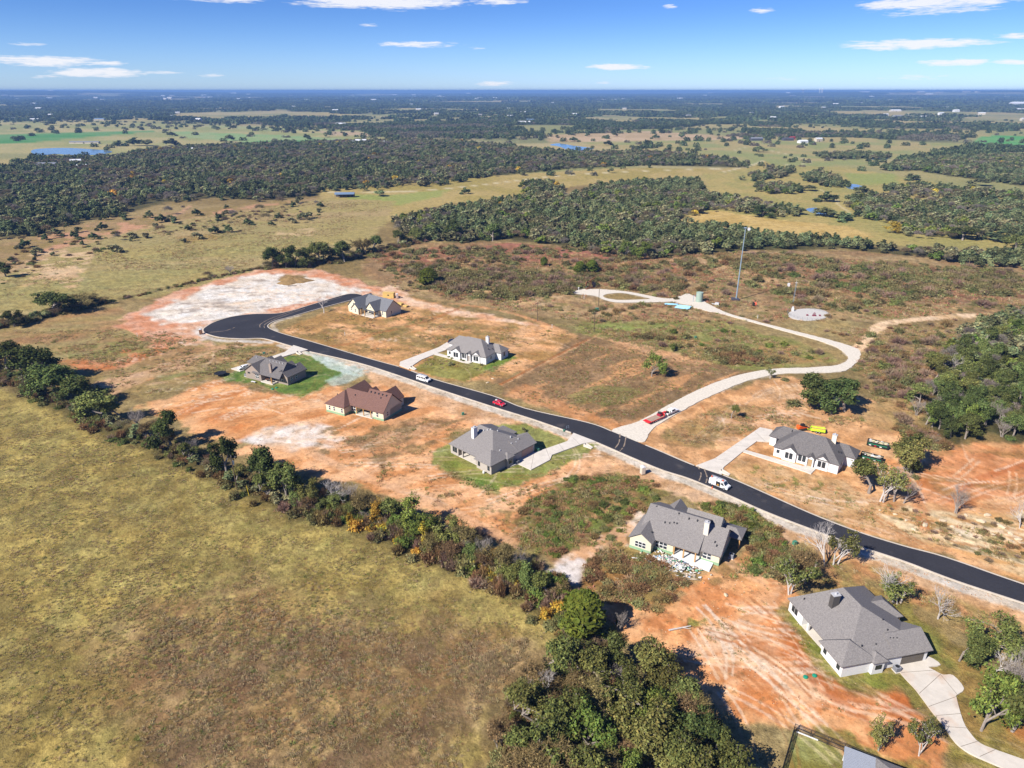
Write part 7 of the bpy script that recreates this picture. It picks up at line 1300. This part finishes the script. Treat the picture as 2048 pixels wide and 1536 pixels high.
# tank
w = at(1398, 603); r = thing('storage_tank', 'pale green round storage tank on the gravel pad', 'tank', (w.x, w.y, 0)); MTANK = mat('pale_green_steel', 'a8bdae', .5, .06, 1)
MB().tube((0, 0, 0), (0, 0, 4.9), 1.75, 1.75, 24).tube((0, 0, 4.9), (0, 0, 5.2), 1.75, .3, 24).obj('shell', MTANK, r)
for z in (1.6, 3.2): MB().tube((0, 0, z), (0, 0, z + .08), 1.79, 1.79, 24).obj('seam', MTANK, r)
MB().tube((-1.75, -.3, 3.4), (-3.2, -.5, 3.4), .12).tube((-3.2, -.5, 3.4), (-3.2, -.5, 0), .12).obj('pipe', MSTEEL, r)
w = at(1434, 610); tag(MB().box(-1.0, .9, -.6, .6, 0, 1.2).box(-2.6, -1.0, -.2, .2, .1, .5).obj('pump_skid', mat('light_grey_paint', 'dcdcdc', .5), None, (w.x, w.y, .06), -.5), 'small pale pump skid at the edge of the tank pad', 'pump')
# pump jack
w = at(1181, 577); r = thing('pump_jack', 'brown pump jack with dark counterweights on the gravel loop pad', 'pump jack', (w.x, w.y, .06), R(35)); MPJ = mat('rust_brown_paint', '8a5a3a', .7, .15, 2)
MB().box(-3.4, 3.0, -.7, .7, 0, .45).obj('base', MPJ, r); f = MB()
for s in (.6, -.6): f.tube((-.9, s, .4), (0, s * .3, 4.6), .13, .1, 6).tube((.9, s, .4), (0, s * .3, 4.6), .13, .1, 6)
f.obj('samson_post', MPJ, r); MB().tube((-3.0, 0, 3.4), (2.8, 0, 5.9), .24, .24, 6).obj('walking_beam', MPJ, r); MB().prism([(-3.4, 1.9), (-2.7, 2.4), (-2.7, 4.4), (-3.3, 4.2), (-3.7, 3.0)], -.25, .25, 'y').obj('horse_head', MPJ, r)
MB().box(1.6, 3.0, -.9, -.5, 1.4, 3.2).box(1.6, 3.0, .5, .9, 1.4, 3.2).obj('counterweight', mat('counterweight', '3a3640', .6), r); MB().tube((2.6, 0, 5.7), (2.2, 0, 2.2), .12).obj('pitman_arm', MPJ, r); MB().tube((-3.2, 0, 0), (-3.2, 0, 2.2), .06).obj('polished_rod', MSTEEL, r); MB().box(2.0, 3.2, -.6, .6, .45, 1.4).obj('gearbox', mat('counterweight', '3a3640'), r)
w = at(1157, 581); tag(MB().tube((0, 0, 0), (0, 0, 1.4), .12, .12, 8).box(-.3, .3, -.2, .2, 1.3, 1.7).obj('meter_box', MPWHITE, None, (w.x, w.y, .05)), 'white meter box on a post at the far tip of the pump jack pad', 'meter')
# light-blue pipes
w = at(1366, 615); r = thing('pipe_stack', 'heap of light blue plastic pipes lying below the tank pad', 'pipes', (w.x, w.y, 0), R(-26)); MPIPE = mat('light_blue_plastic', (.22, .44, .60), .45); rg = random.Random(3)
pm_ = MB().tube((-3.2, 0, 0), (3.2, 0, 0), .17, .17, 8).mesh('pipe', MPIPE)
for k in range(22): put('pipe', pm_, r, (rg.uniform(-.6, .6), -2.4 + k * .22, .18 + (k % 3) * .16), rg.uniform(-.10, .10))
w = at(1342, 609); r = thing('pipe_stack', 'smaller loose bundle of blue pipes left of the big pipe heap', 'pipes', (w.x, w.y, 0), R(-10))
for k in range(7): put('pipe', pm_, r, (rg.uniform(-.6, .6), -.8 + k * .25, .18 + (k % 2) * .15), rg.uniform(-.12, .12))
w = at(1508, 612); r = thing('orange_drum', 'orange drum with a dark end beside a dry bush', 'drum', (w.x, w.y, 0), .2); MB().tube((-.2, 0, 1.0), (.9, 0, 1.0), .95, .95, 14).obj('drum', mat('coral_paint', (.62, .12, .06), .5), r); MB().box(-.5, -.2, -.9, .9, .1, 1.9).obj('cradle', MBLACK, r)
w = at(1586, 607); r = thing('antenna_pole', 'thin lattice antenna pole beside the round white pad', 'antenna', (w.x, w.y, 0)); f = MB()
for k in range(3): a0 = k * 2.094; f.tube((.25 * math.cos(a0), .25 * math.sin(a0), 0), (.25 * math.cos(a0), .25 * math.sin(a0), 10.5), .05, .05, 4)
for k in range(20): f.tube((.25, 0, k * .52), (-.12, .22, k * .52 + .5), .025, .025, 3).tube((-.12, -.22, k * .52), (.25, 0, k * .52 + .5), .025, .025, 3)
f.obj('lattice', MSTEEL, r); MB().tube((0, 0, 10.5), (0, 0, 12.0), .06).box(-.7, .7, -.05, .05, 10.8, 10.95).obj('antenna', MPWHITE, r)
w = at(1585, 622); tag(MB().box(-.5, .5, -.5, .5, 0, 1.5).box(-.3, .3, -.3, .3, 1.5, 2.3).obj('control_box', MPWHITE, None, (w.x, w.y, 0)), 'white control box at the foot of the antenna pole', 'cabinet')
w = at(1577, 573); tag(MB().box(-.6, .6, -.5, .5, 0, 1.9, .05).obj('white_cabinet', MPWHITE, None, (w.x, w.y, 0)), 'white cabinet among the scrub behind the antenna pole', 'cabinet')
w = at(1628, 632); r = thing('wellhead', 'dark red wellhead valves in the middle of the round white pad', 'wellhead', (w.x, w.y, .05), -.1); MDR = mat('maroon_paint', (.16, .03, .05), .5)
MB().box(-.9, .9, -.5, .5, 0, .5).tube((0, 0, .5), (0, 0, 1.8), .16).tube((-.5, 0, .5), (-.5, 0, 1.5), .12).tube((.5, 0, .5), (.5, 0, 1.6), .12).obj('valve_tree', MDR, r)
for x in (-3.2, 2.6): MB().tube((x - .4, 0, .35), (x + .4, 0, .35), .4, .4, 10).obj('valve', MDR, r); MB().tube((x, 0, .35), (0, 0, .35), .1).obj('flow_line', MPWHITE, r)
ctr = at(1617, 629); rx = (at(1657, 629) - ctr).length; ry = (at(1617, 618) - at(1617, 640.5)).length / 2
r = thing('ring_fence', 'low grey wire fence around the round white pad', 'fence', (ctr.x, ctr.y, 0)); MFGREY = mat('dull_wire', '7c7f86', .7); pm2 = MB().tube((0, 0, -.2), (0, 0, 1.2), .04, .04, 6).mesh('fence_post', MFGREY); rl = MB()
for k in range(28):
    a0, a1 = k * 2 * math.pi / 28, (k + 1) * 2 * math.pi / 28; x0, y0, x1, y1 = rx * math.cos(a0), ry * math.sin(a0), rx * math.cos(a1), ry * math.sin(a1); put('fence_post', pm2, r, (x0, y0, 0))
    for z in (.4, .8, 1.22): rl.tube((x0, y0, z), (x1, y1, z), .018, .018, 3)
rl.obj('wires', MFGREY, r)
# markers, boxes, lids
for px, py, l in ((1515, 636, 'white marker post beside the gravel track below the orange drum'), (1104, 655, 'white marker post in the green strip below the wooden poles'), (1168, 597, 'white post at the edge of the gravel loop'), (275, 672, 'white marker stake on the dry lot left of the cul-de-sac'), (690, 671, 'white marker stake on the brown lot inside the cul-de-sac')):
    w = at(px, py); tag(MB().tube((0, 0, -.2), (0, 0, 1.5), .09, .09, 8).tube((0, 0, 1.5), (0, 0, 1.6), .11, .05, 8).obj('marker_post', MPWHITE, None, (w.x, w.y, 0)), l, 'marker post')
for px, py, s, l in ((1194, 621, 1.3, 'green transformer box by the round bush below the gravel loop'), (1391, 676, .8, 'small green utility pedestal on the slope inside the gravel bend'), (1589, 1088, .8, 'green utility box in the weeds beside the rubbish heap house'), (528, 708, .8, 'green utility box on the dry lot behind the taupe house'), (926, 829, .7, 'green utility pedestal at the verge above the grey brick house'), (1128, 862, .5, 'small utility pedestal at the verge beside the pale driveway')):
    w = at(px, py); tag(MB().box(-s * .6, s * .6, -s * .5, s * .5, -.1, s * .95, .04).box(-s * .63, s * .63, -s * .53, s * .53, s * .95, s * 1.02).obj('utility_box', MUTIL, None, (w.x, w.y, 0), .4), l, 'utility box')
MLID = mat('green_lid', (.01, .20, .12), .5)
for px, py, l in ((1611, 1354, 'green septic lid left of the pair by the nearest white house'), (1629, 1351, 'green septic lid right of the pair by the nearest white house'), (545, 778, 'pale green septic lid on the bright lawn, nearer the dirt'), (553, 775, 'pale green septic lid on the bright lawn, nearer the house')):
    w = at(px, py); tag(MB().tube((0, 0, -.2), (0, 0, .12), .42, .42, 14).tube((0, 0, .12), (0, 0, .2), .42, .25, 14).obj('septic_lid', MLID, None, (w.x, w.y, 0)), l, 'septic lid')
MAC = mat('ac_grey', '9fa2ab', .5)
def ac(root, lx, ly, label):
    w = root.matrix_basis @ Vector((lx, ly, 0)); r = thing('ac_unit', label, 'air conditioner', w, root.rotation_euler.z); b = MB()
    MB().box(-.5, .5, -.5, .5, .06, 1.05).obj('casing', MAC, r); MB().box(-.6, .6, -.6, .6, -.1, .06).obj('pad', MCONC, r); MB().tube((0, 0, 1.05), (0, 0, 1.08), .4, .4, 14).obj('fan_grille', MBLACK, r)
    for k in range(6): b.box(-.52, .52, -.52, .52, .16 + k * .14, .19 + k * .14)
    b.obj('louvres', mat('ac_dark', '5d6068', .6), r)
ac(H8, 11.2, -.9, 'grey air conditioner beside the garage of the nearest white house'); ac(H5, 9.6, -1.0, 'pale air conditioner in the shade of the grey brick house'); ac(H3, -.8, 1.0, 'air conditioner by the left wall of the taupe brick house'); ac(H7, 22, 8, 'air conditioner in the shade of the rubbish heap house')
w = H5.matrix_basis @ Vector((19.2, -.6, 0)); r = thing('wheelie_bin', 'dark green wheelie bin at the garage corner of the grey brick house', 'bin', w, .5); MB().box(-.3, .3, -.35, .35, .1, 1.0, -.03).obj('body', MUTIL, r); MB().box(-.34, .34, -.4, .4, 1.0, 1.08).obj('lid', MUTIL, r)
w = H5.matrix_basis @ Vector((-.9, 2.2, 0)); tag(MB().tube((0, 0, 0), (0, 0, .6), .35, .3, 12).obj('white_tub', MPWHITE, None, w), 'small white tub on the lawn by the wall of the grey brick house', 'tub')
w = H3.matrix_basis @ Vector((6.4, -2.2, 0)); tag(MB().box(-.9, .9, -.35, .35, .38, .46).box(-.8, -.7, -.3, .3, 0, .38).box(.7, .8, -.3, .3, 0, .38).obj('garden_bench', MPWHITE, None, w, -.4), 'white bench on the bright lawn behind the taupe house', 'bench')
for lx, ly, l in ((10.0, 1.2, 'round patio table under the roof of the taupe brick house'), (12.2, 1.0, 'dark fire pit table on the patio of the taupe brick house')):
    w = H3.matrix_basis @ Vector((lx, ly, .15)); r = thing('patio_table', l, 'table', w); MB().tube((0, 0, .62), (0, 0, .7), .75, .75, 14).obj('tabletop', mat('patio_brown', '6d4a38', .7), r); MB().tube((0, 0, 0), (0, 0, .62), .2, .12, 8).obj('leg', MBLACK, r)
# trampoline
w = at(441, 750); r = thing('trampoline', 'black round trampoline with a net at the edge of the bright lawn', 'trampoline', (w.x, w.y, 0)); MB().tube((0, 0, .85), (0, 0, .9), 2.2, 2.2, 24).obj('mat', MBLACK, r); f = MB(); n_ = MB()
for k in range(8):
    a0, a1 = k * math.pi / 4, (k + 1) * math.pi / 4; p0 = (2.25 * math.cos(a0), 2.25 * math.sin(a0)); p1 = (2.25 * math.cos(a1), 2.25 * math.sin(a1)); MB().tube((*p0, 0), (*p0, .9), .05).obj('leg', MBLACK, r); f.tube((*p0, .9), (*p0, 2.6), .03, .03, 5).tube((*p0, 2.6), (*p1, 2.6), .02, .02, 4)
    for j in range(5):
        t = j / 5; q = (p0[0] + (p1[0] - p0[0]) * t, p0[1] + (p1[1] - p0[1]) * t); n_.tube((*q, .9), (*q, 2.6), .012, .012, 3)
f.obj('net_frame', MBLACK, r); n_.obj('net', MBLACK, r)
# portable toilets, shed, lumber
def loo(px, py, m, label, rz=.3):
    w = at(px, py); r = thing('portable_toilet', label, 'portable toilet', (w.x, w.y, 0), rz); MB().box(-.58, .58, -.58, .58, 0, 2.1).obj('cabin', m, r); MB().prism([(-.62, 2.1), (-.5, 2.28), (0, 2.36), (.5, 2.28), (.62, 2.1)], -.62, .62, 'y').obj('roof', MPWHITE, r); MB().box(-.42, .42, -.62, -.58, .1, 1.9).obj('door', m, r); MB().box(.45, .53, -.6, .6, 1.75, 1.95).obj('vent', MPWHITE, r)
loo(1285, 947, mat('cream_plastic', 'ead9c4', .6), 'cream portable toilet beside the weedy lot'); loo(794.5, 596, mat('pinkish_plastic', 'e3cfc4', .6), 'pale portable toilet right of the plywood shed'); loo(402, 668, mat('brown_plastic', '9a6f52', .6), 'brown portable toilet with white roof at the cul-de-sac rim')
w = at(778, 594.5); r = thing('plywood_shed', 'yellow plywood shed with one small window on the pale dirt', 'shed', (w.x, w.y, 0), R(-11)); MOSB = mat('plywood', 'e2bf72', .85, .12, 2); 
for k in range(5): MB().box(-3.0 + k * 1.2, -1.815 + k * 1.2, -1.22, -1.2, 0, 2.6).obj('panel', MOSB, r)
MB().box(-3, 3, -1.2, 1.2, -.1, 2.58).obj('wall', MOSB, r); MB().box(-3.1, 3.1, -1.3, 1.3, 2.6, 2.68).obj('roof', MOSB, r); window(r, .1, -1.22, 1.2, .7, .5, 'y-', MDARKFR, 1)
for px, py, l, s in ((801, 609, 'stack of yellow boards right of the upper sheathed house', 1.6), (812, 613, 'second lower stack of yellow boards right of the upper sheathed house', 1.3)):
    w = at(px, py); r = thing('lumber_stack', l, 'lumber', (w.x, w.y, 0), R(-40)); bmh = MB().box(-s, s, -.09, .09, 0, .1).mesh('board', MOSB)
    for z in range(int(5 * s)):
        for y in range(8): put('board', bmh, r, (0, -.8 + y * .21, z * .12))
# culvert ends
for px, py, l in ((598, 707, 'white sloped culvert end beside the drive of the taupe house'), (826, 737, 'white sloped culvert end beside the drive of the white brick house'), (1176, 893, 'white sloped culvert end beside the drive of the grey brick house'), (1449, 946, 'white sloped culvert end beside the wide white driveway')):
    w = at(px, py); r = thing('culvert_end', l, 'culvert', (w.x, w.y, 0), R(-38)); MB().prism([(-1.3, -.2), (-1.3, .75), (-.9, .75), (1.5, .02), (1.5, -.2)], -.62, -.42, 'y').prism([(-1.3, -.2), (-1.3, .75), (-.9, .75), (1.5, .02), (1.5, -.2)], .42, .62, 'y').box(-1.3, -1.1, -.45, .45, -.2, .75).box(-1.1, 1.5, -.45, .45, -.25, .06).obj('apron', MCONC, r); MB().tube((-1.12, 0, .3), (-1.06, 0, .3), .28, .28, 12).obj('pipe_mouth', MBLACK, r)
# black mesh fence at the yard corner
c0 = at(1588, 1461); c1 = at(1840, 1565); c2 = at(1553, 1580); MFEN = mat('black_fence', (.012, .012, .013), .5)
r = thing('mesh_fence', 'black mesh fence around the fenced lawn in the corner', 'fence', (c0.x, c0.y, 0)); pmh = MB().tube((0, 0, -.3), (0, 0, 1.62), .05, .05, 6).mesh('fence_post', MFEN); mesh_ = MB()
for e in (c1, c2):
    d = (e - c0); L_ = d.length; d.normalize(); n = int(L_ / 2.6) + 1
    for k in range(n + 1): put('fence_post', pmh, r, tuple(d * min(k * 2.6, L_)))
    for z in (.08, .8, 1.55): MB().tube(Vector((0, 0, z)), d * L_ + Vector((0, 0, z)), .045, .045, 5).obj('rail', MFEN, r)
    for k in range(int(L_ / .14)): mesh_.tube(d * (k * .14) + Vector((0, 0, .08)), d * (k * .14) + Vector((0, 0, 1.55)), .014, .014, 3)
    for k in range(10): mesh_.tube(Vector((0, 0, .15 + k * .14)), d * L_ + Vector((0, 0, .15 + k * .14)), .008, .008, 3)
mesh_.obj('mesh_panel', MFEN, r)['kind'] = 'stuff'
a = at(1593, 1464); b_ = at(1636, 1481); tag(MB().box(0, (b_ - a).length, -.08, .08, 0, .16).obj('white_edging', MPWHITE, None, (a.x, a.y, 0), math.atan2(b_.y - a.y, b_.x - a.x)), 'white edging rail along the inside of the black fence', 'edging')
w = at(1424, 977); tag(put('traffic_cone', MB().tube((0, 0, .03), (0, 0, .7), .17, .04, 8).box(-.2, .2, -.2, .2, 0, .04).mesh('cone', MORNG), None, (w.x, w.y, .1)), 'orange cone standing on the asphalt behind the open white van', 'traffic cone')
w = at(1135, 858); tag(MB().tube((-.5, 0, 0), (-.4, 0, 1.2), .04, .04, 5).tube((.5, 0, 0), (.4, 0, 1.2), .04, .04, 5).tube((-.42, 0, 1.1), (.42, 0, 1.1), .04, .04, 5).tube((-.46, 0, .55), (.46, 0, .55), .03, .03, 5).obj('sign_frame', MSTEEL, None, (w.x, w.y, 0), .4), 'empty metal sign frame on the verge above the grey brick house', 'sign frame')
w = at(586, 562); V_ = []; n_a, n_r = 28, 7
for i_ in range(n_r + 1):
    for k in range(n_a):
        a = k * 2 * math.pi / n_a; q = 1 - i_ / n_r; lum = 1 + .22 * math.sin(3 * a + 1) + .12 * math.sin(7 * a); V_.append((9.5 * q * lum * math.cos(a), 7.5 * q * lum * math.sin(a), -.2 + 1.9 * (1 - q ** 1.6) * (1 + .2 * rng.normal())))
F_ = [(i_ * n_a + k, i_ * n_a + (k + 1) % n_a, (i_ + 1) * n_a + (k + 1) % n_a, (i_ + 1) * n_a + k) for i_ in range(n_r) for k in range(n_a)]
tag(put('dirt_mound', mesh_np('dirt_mound', V_, np.array(F_), mat('grassy_soil', '9a7d50', .95, .35, .5, bump=.1), smooth=True), None, (w.x, w.y, 0)), 'grassy brown spoil mound left standing on the white clay lot', 'mound')
# rubbish heap
db = MB(); cl = []; rg = random.Random(8); o0 = H7.matrix_basis
for k in range(420):
    t = rg.random() ** .6; x, y = rg.gauss(11.0, 2.6), rg.gauss(-1.2, 1.1); q = o0 @ Vector((x, y, 0)); hh = max(0, 1.0 - ((x - 11) / 4.5) ** 2 - ((y + 1.2) / 2) ** 2); s = rg.uniform(.1, .5); n0 = len(db.v); e = Euler((rg.uniform(-.6, .6), rg.uniform(-.6, .6), rg.uniform(0, 6.28))); m_ = e.to_matrix()
    V = [m_ @ Vector((sx * s, sy * s * rg.uniform(.2, .9), sz * .04)) + Vector((q.x, q.y, hh * rg.uniform(.2, .9) + .08)) for sx, sy, sz in ((-1, -1, -1), (1, -1, -1), (1, 1, -1), (-1, 1, -1), (-1, -1, 1), (1, -1, 1), (1, 1, 1), (-1, 1, 1))]
    db.add(V, [(0, 3, 2, 1), (4, 5, 6, 7), (0, 1, 5, 4), (1, 2, 6, 5), (2, 3, 7, 6), (3, 0, 4, 7)]); cc = rg.choice([(1.1, 1.08, 1.05)] * 6 + [(1, .85, .7), (.5, .75, .95), (.25, .6, .35), (.6, .58, .6), (1.0, .75, .6)]); cl += [cc] * (len(db.v) - n0)
MSCR = leafmat('rubbish', (.5, .5, .5), .02, 0)
tag(put('rubbish_heap', mesh_np('rubbish_heap', db.v, np.array(db.f), MSCR, np.array(cl))), 'white and blue rubbish heap spilled before the porch slab', kind='stuff')
for k, (lx, ly, a, l_) in enumerate(((14.2, -3.2, .3, 2.6), (14.8, -3.8, .5, 2.2), (15.4, -4.2, .2, 2.8), (16.0, -4.6, .45, 2.4), (13.6, -3.6, .1, 2.0), (5.6, -2.6, .2, .9), (2.8, -3.6, .4, .8), (.4, 8, 1.2, 2.2), (-.6, 9.6, 1.0, 2.0), (-1.0, 12, .9, 2.6), (.2, 13.4, 1.3, 2.2))):
    q = H7.matrix_basis @ Vector((lx, ly, .06)); lab = ('bare plank lying in the fan of boards below the rubbish heap' if k < 5 else 'white panel dropped left of the rubbish heap' if k < 7 else 'scrap plank leaning in the pile behind the yellow house'); tag(MB().box(-l_, l_, -.13, .13, 0, .07).obj('loose_plank', MPWHITE if 5 <= k < 7 else mat('weathered_board', 'd8c2a8', .85), None, q, H7.rotation_euler.z + a), lab, 'plank', ('planks below the rubbish heap', 'panels left of the rubbish heap', 'planks behind the yellow house')[0 if k < 5 else 1 if k < 7 else 2])
for px, py, l in ((1360, 1258, 'grey log lying on the orange dirt above the south wood'), (585, 572, 'dark log lying on the white clay lot')):
    w = at(px, py); tag(MB().tube((-2.4, 0, .15), (2.4, .2, .2), .2, .12, 7).tube((.6, .1, .2), (1.8, -.7, .35), .1, .04, 5).obj('fallen_log', MPOLE if px < 1000 else MBARKP, None, (w.x, w.y, 0), .2), l, 'log')
# ------------------------------------------------------------------ far buildings
MBLUER = mat('blue_metal_roof', '8fa8c4', .4, metal=.3); MWROOF = mat('white_metal_roof', 'f0f2f4', .5); MGRR = mat('grey_metal_roof', '8d9098', .5); MREDB = mat('barn_red', (.26, .03, .03), .7); MBEIG = mat('beige_siding', 'd8cdb8', .8); MDKR = mat('dark_roof', '5a5a60', .7)
def barn(px, py, L_, W_, h, rz, wm, rm, label, name='farm_building', open_=False, grp=None):
    w = at(px, py); r = thing(name, label, 'building', (w.x, w.y, float(hills(np.array([w.x]), np.array([w.y]))[0])), rz, grp); b = MB(); gable(b, -L_ / 2 - .4, L_ / 2 + .4, -W_ / 2 - .4, W_ / 2 + .4, h, .35, 'x', .15); b.obj('roof', rm, r)
    if open_:
        for x in np.linspace(-L_ / 2, L_ / 2, 6):
            for y in (-W_ / 2, W_ / 2): MB().box(x - .12, x + .12, y - .12, y + .12, -.2, h).obj('post', MPOLE, r)
        MB().box(-L_ / 2, L_ / 2, W_ / 2 - .1, W_ / 2, -.2, h - .1).obj('back_wall', MDKR, r)
    else:
        b = MB(); gwall(b, -L_ / 2, L_ / 2, -W_ / 2, W_ / 2, h, .35, 'x', .4); b.obj('wall', wm, r); MB().box(-1.5, 1.5, -W_ / 2 - .06, -W_ / 2, 0, 2.6).obj('door', MDKR, r)
        for x in (-L_ * .3, L_ * .3): MB().box(x - .7, x + .7, -W_ / 2 - .05, -W_ / 2, 1, 2.2).obj('window', MGLASS, r)
barn(690, 394, 19, 8, 3.2, .12, MDKR, MBLUER, 'long open shed with blue metal roof at the pasture edge', 'open_shed', True)
for a in ((95, 333, 26, 12, 3.5, .1, MBEIG, MGRR, 'long grey-roofed building in the wood by the large pond'), (152, 327, 14, 10, 4.5, .6, MPWHITE, MWROOF, 'white house among the trees near the large pond'), (165, 336, 12, 9, 3.5, .2, MPWHITE, MWROOF, 'small white building below the white house near the pond'), (378, 301, 18, 10, 3.5, .1, MPWHITE, MWROOF, 'white-roofed house in the upper edge of the far wood'), (170, 287, 60, 8, 3, 0, MBEIG, MGRR, 'very long low pale shed above the large pond'),
          (722, 286, 22, 14, 5, .2, MPWHITE, MWROOF, 'large white metal barn at the top of the far wood'), (703, 287, 14, 10, 3.5, .1, MPWHITE, MGRR, 'lower white building left of the large metal barn'), (762, 287, 24, 12, 3, 0, MBEIG, MWROOF, 'pale open yard building right of the large metal barn'), (682, 250, 30, 14, 5, 0, MPWHITE, MWROOF, 'white shed in the pasture far behind the metal barn'),
          (1512, 281, 26, 12, 4.5, .1, MDKR, MGRR, 'dark grey-roofed barn on the tan pasture'), (1575, 281, 22, 12, 4, .1, MDKR, MDKR, 'dark barn beside the red barn'), (1584, 279, 11, 8, 5, .3, MREDB, MREDB, 'red barn on the far tan pasture'), (1605, 286, 18, 12, 4, .2, MPWHITE, MWROOF, 'pale house right of the red barn'), (1636, 283, 14, 10, 6, .2, MBEIG, MWROOF, 'pale tall house further right of the red barn'),
          (1048, 248, 40, 18, 5, 0, MPWHITE, MWROOF, 'pale long building among the trees beyond the blue pond'), (1060, 244, 26, 16, 6, .1, MBEIG, MBLUER, 'blue-roofed barn beyond the blue pond'), (200, 241, 34, 16, 5, .1, MBEIG, MBLUER, 'grey-blue roofed barn above the green strip'), (70, 241, 30, 14, 5, 0, MPWHITE, MWROOF, 'white farmhouse left of the grey-blue roofed barn'),
          (2042, 211, 150, 60, 14, 0, MPWHITE, MWROOF, 'huge white warehouse on the skyline beyond the woods'), (1790, 224, 50, 24, 6, 0, MBEIG, MWROOF, 'white-roofed ranch house on the distant hill field'), (1795, 236, 36, 20, 6, .1, MPWHITE, MGRR, 'grey-roofed house just below the distant ranch house')): barn(*a)
FARB = ['white distant house among the trees near the skyline', 'pale distant building among the trees near the skyline', 'grey-roofed distant building among the trees near the skyline']
for i in range(120):
    px = rng.uniform(0, 2048); py = 181 + rng.choice((rng.uniform(8, 24), rng.uniform(14, 62)), p=(.55, .45)); w = at(px, py); d = w.length; s = max(1.0, d / 3200); k = rng.randint(3)
    barn(px, py, rng.uniform(14, 26) * s, rng.uniform(10, 14) * s, 5.5 + s * 2.2, rng.uniform(-.4, .4), (MPWHITE, MBEIG, MBEIG)[k], (MWROOF, MWROOF, MGRR)[k], FARB[k], 'distant_house', False, FARB[k].replace('building', 'buildings').replace('house', 'houses'))
for px, l in ((1605, 'pale water tower on a stalk breaking the far skyline'), (1638, 'left pale silo of the pair on the far skyline'), (1643, 'right pale silo of the pair on the far skyline')):
    w = at(px, 192); r = thing('water_tower' if px == 1605 else 'grain_silo', l, 'tower', (w.x, w.y, float(hills(np.array([w.x]), np.array([w.y]))[0])))
    if px == 1605: MB().tube((0, 0, 0), (0, 0, 62), 8, 6, 12).obj('stalk', MPWHITE, r); MB().tube((0, 0, 60), (0, 0, 72), 8, 24, 16).tube((0, 0, 72), (0, 0, 84), 24, 24, 16).tube((0, 0, 84), (0, 0, 92), 24, 4, 16).obj('bowl', MPWHITE, r)
    else: MB().tube((0, 0, 0), (0, 0, 98), 13, 13, 12).obj('shaft', MPWHITE, r); MB().tube((0, 0, 98), (0, 0, 104), 13, 2, 12).obj('cap', MPWHITE, r)
# ------------------------------------------------------------------ air: one closed box of thin blue haze round everything below the sky
HZ = MB().box(-66000, 66000, -66000, 66000, -60, 112)
hm = bpy.data.materials.new('haze'); hm.use_nodes = True; N = hm.node_tree.nodes; N.clear(); ho = N.new('ShaderNodeOutputMaterial'); hv = N.new('ShaderNodeVolumePrincipled')
hv.inputs['Density'].default_value = HAZE_D = 1.0e-4; hv.inputs['Color'].default_value = (.20, .37, .70, 1); hv.inputs['Anisotropy'].default_value = 0.0
hm.node_tree.links.new(hv.outputs[0], ho.inputs['Volume'])
tag(HZ.obj('haze', hm), 'thin blue haze over the distant country', kind='stuff')
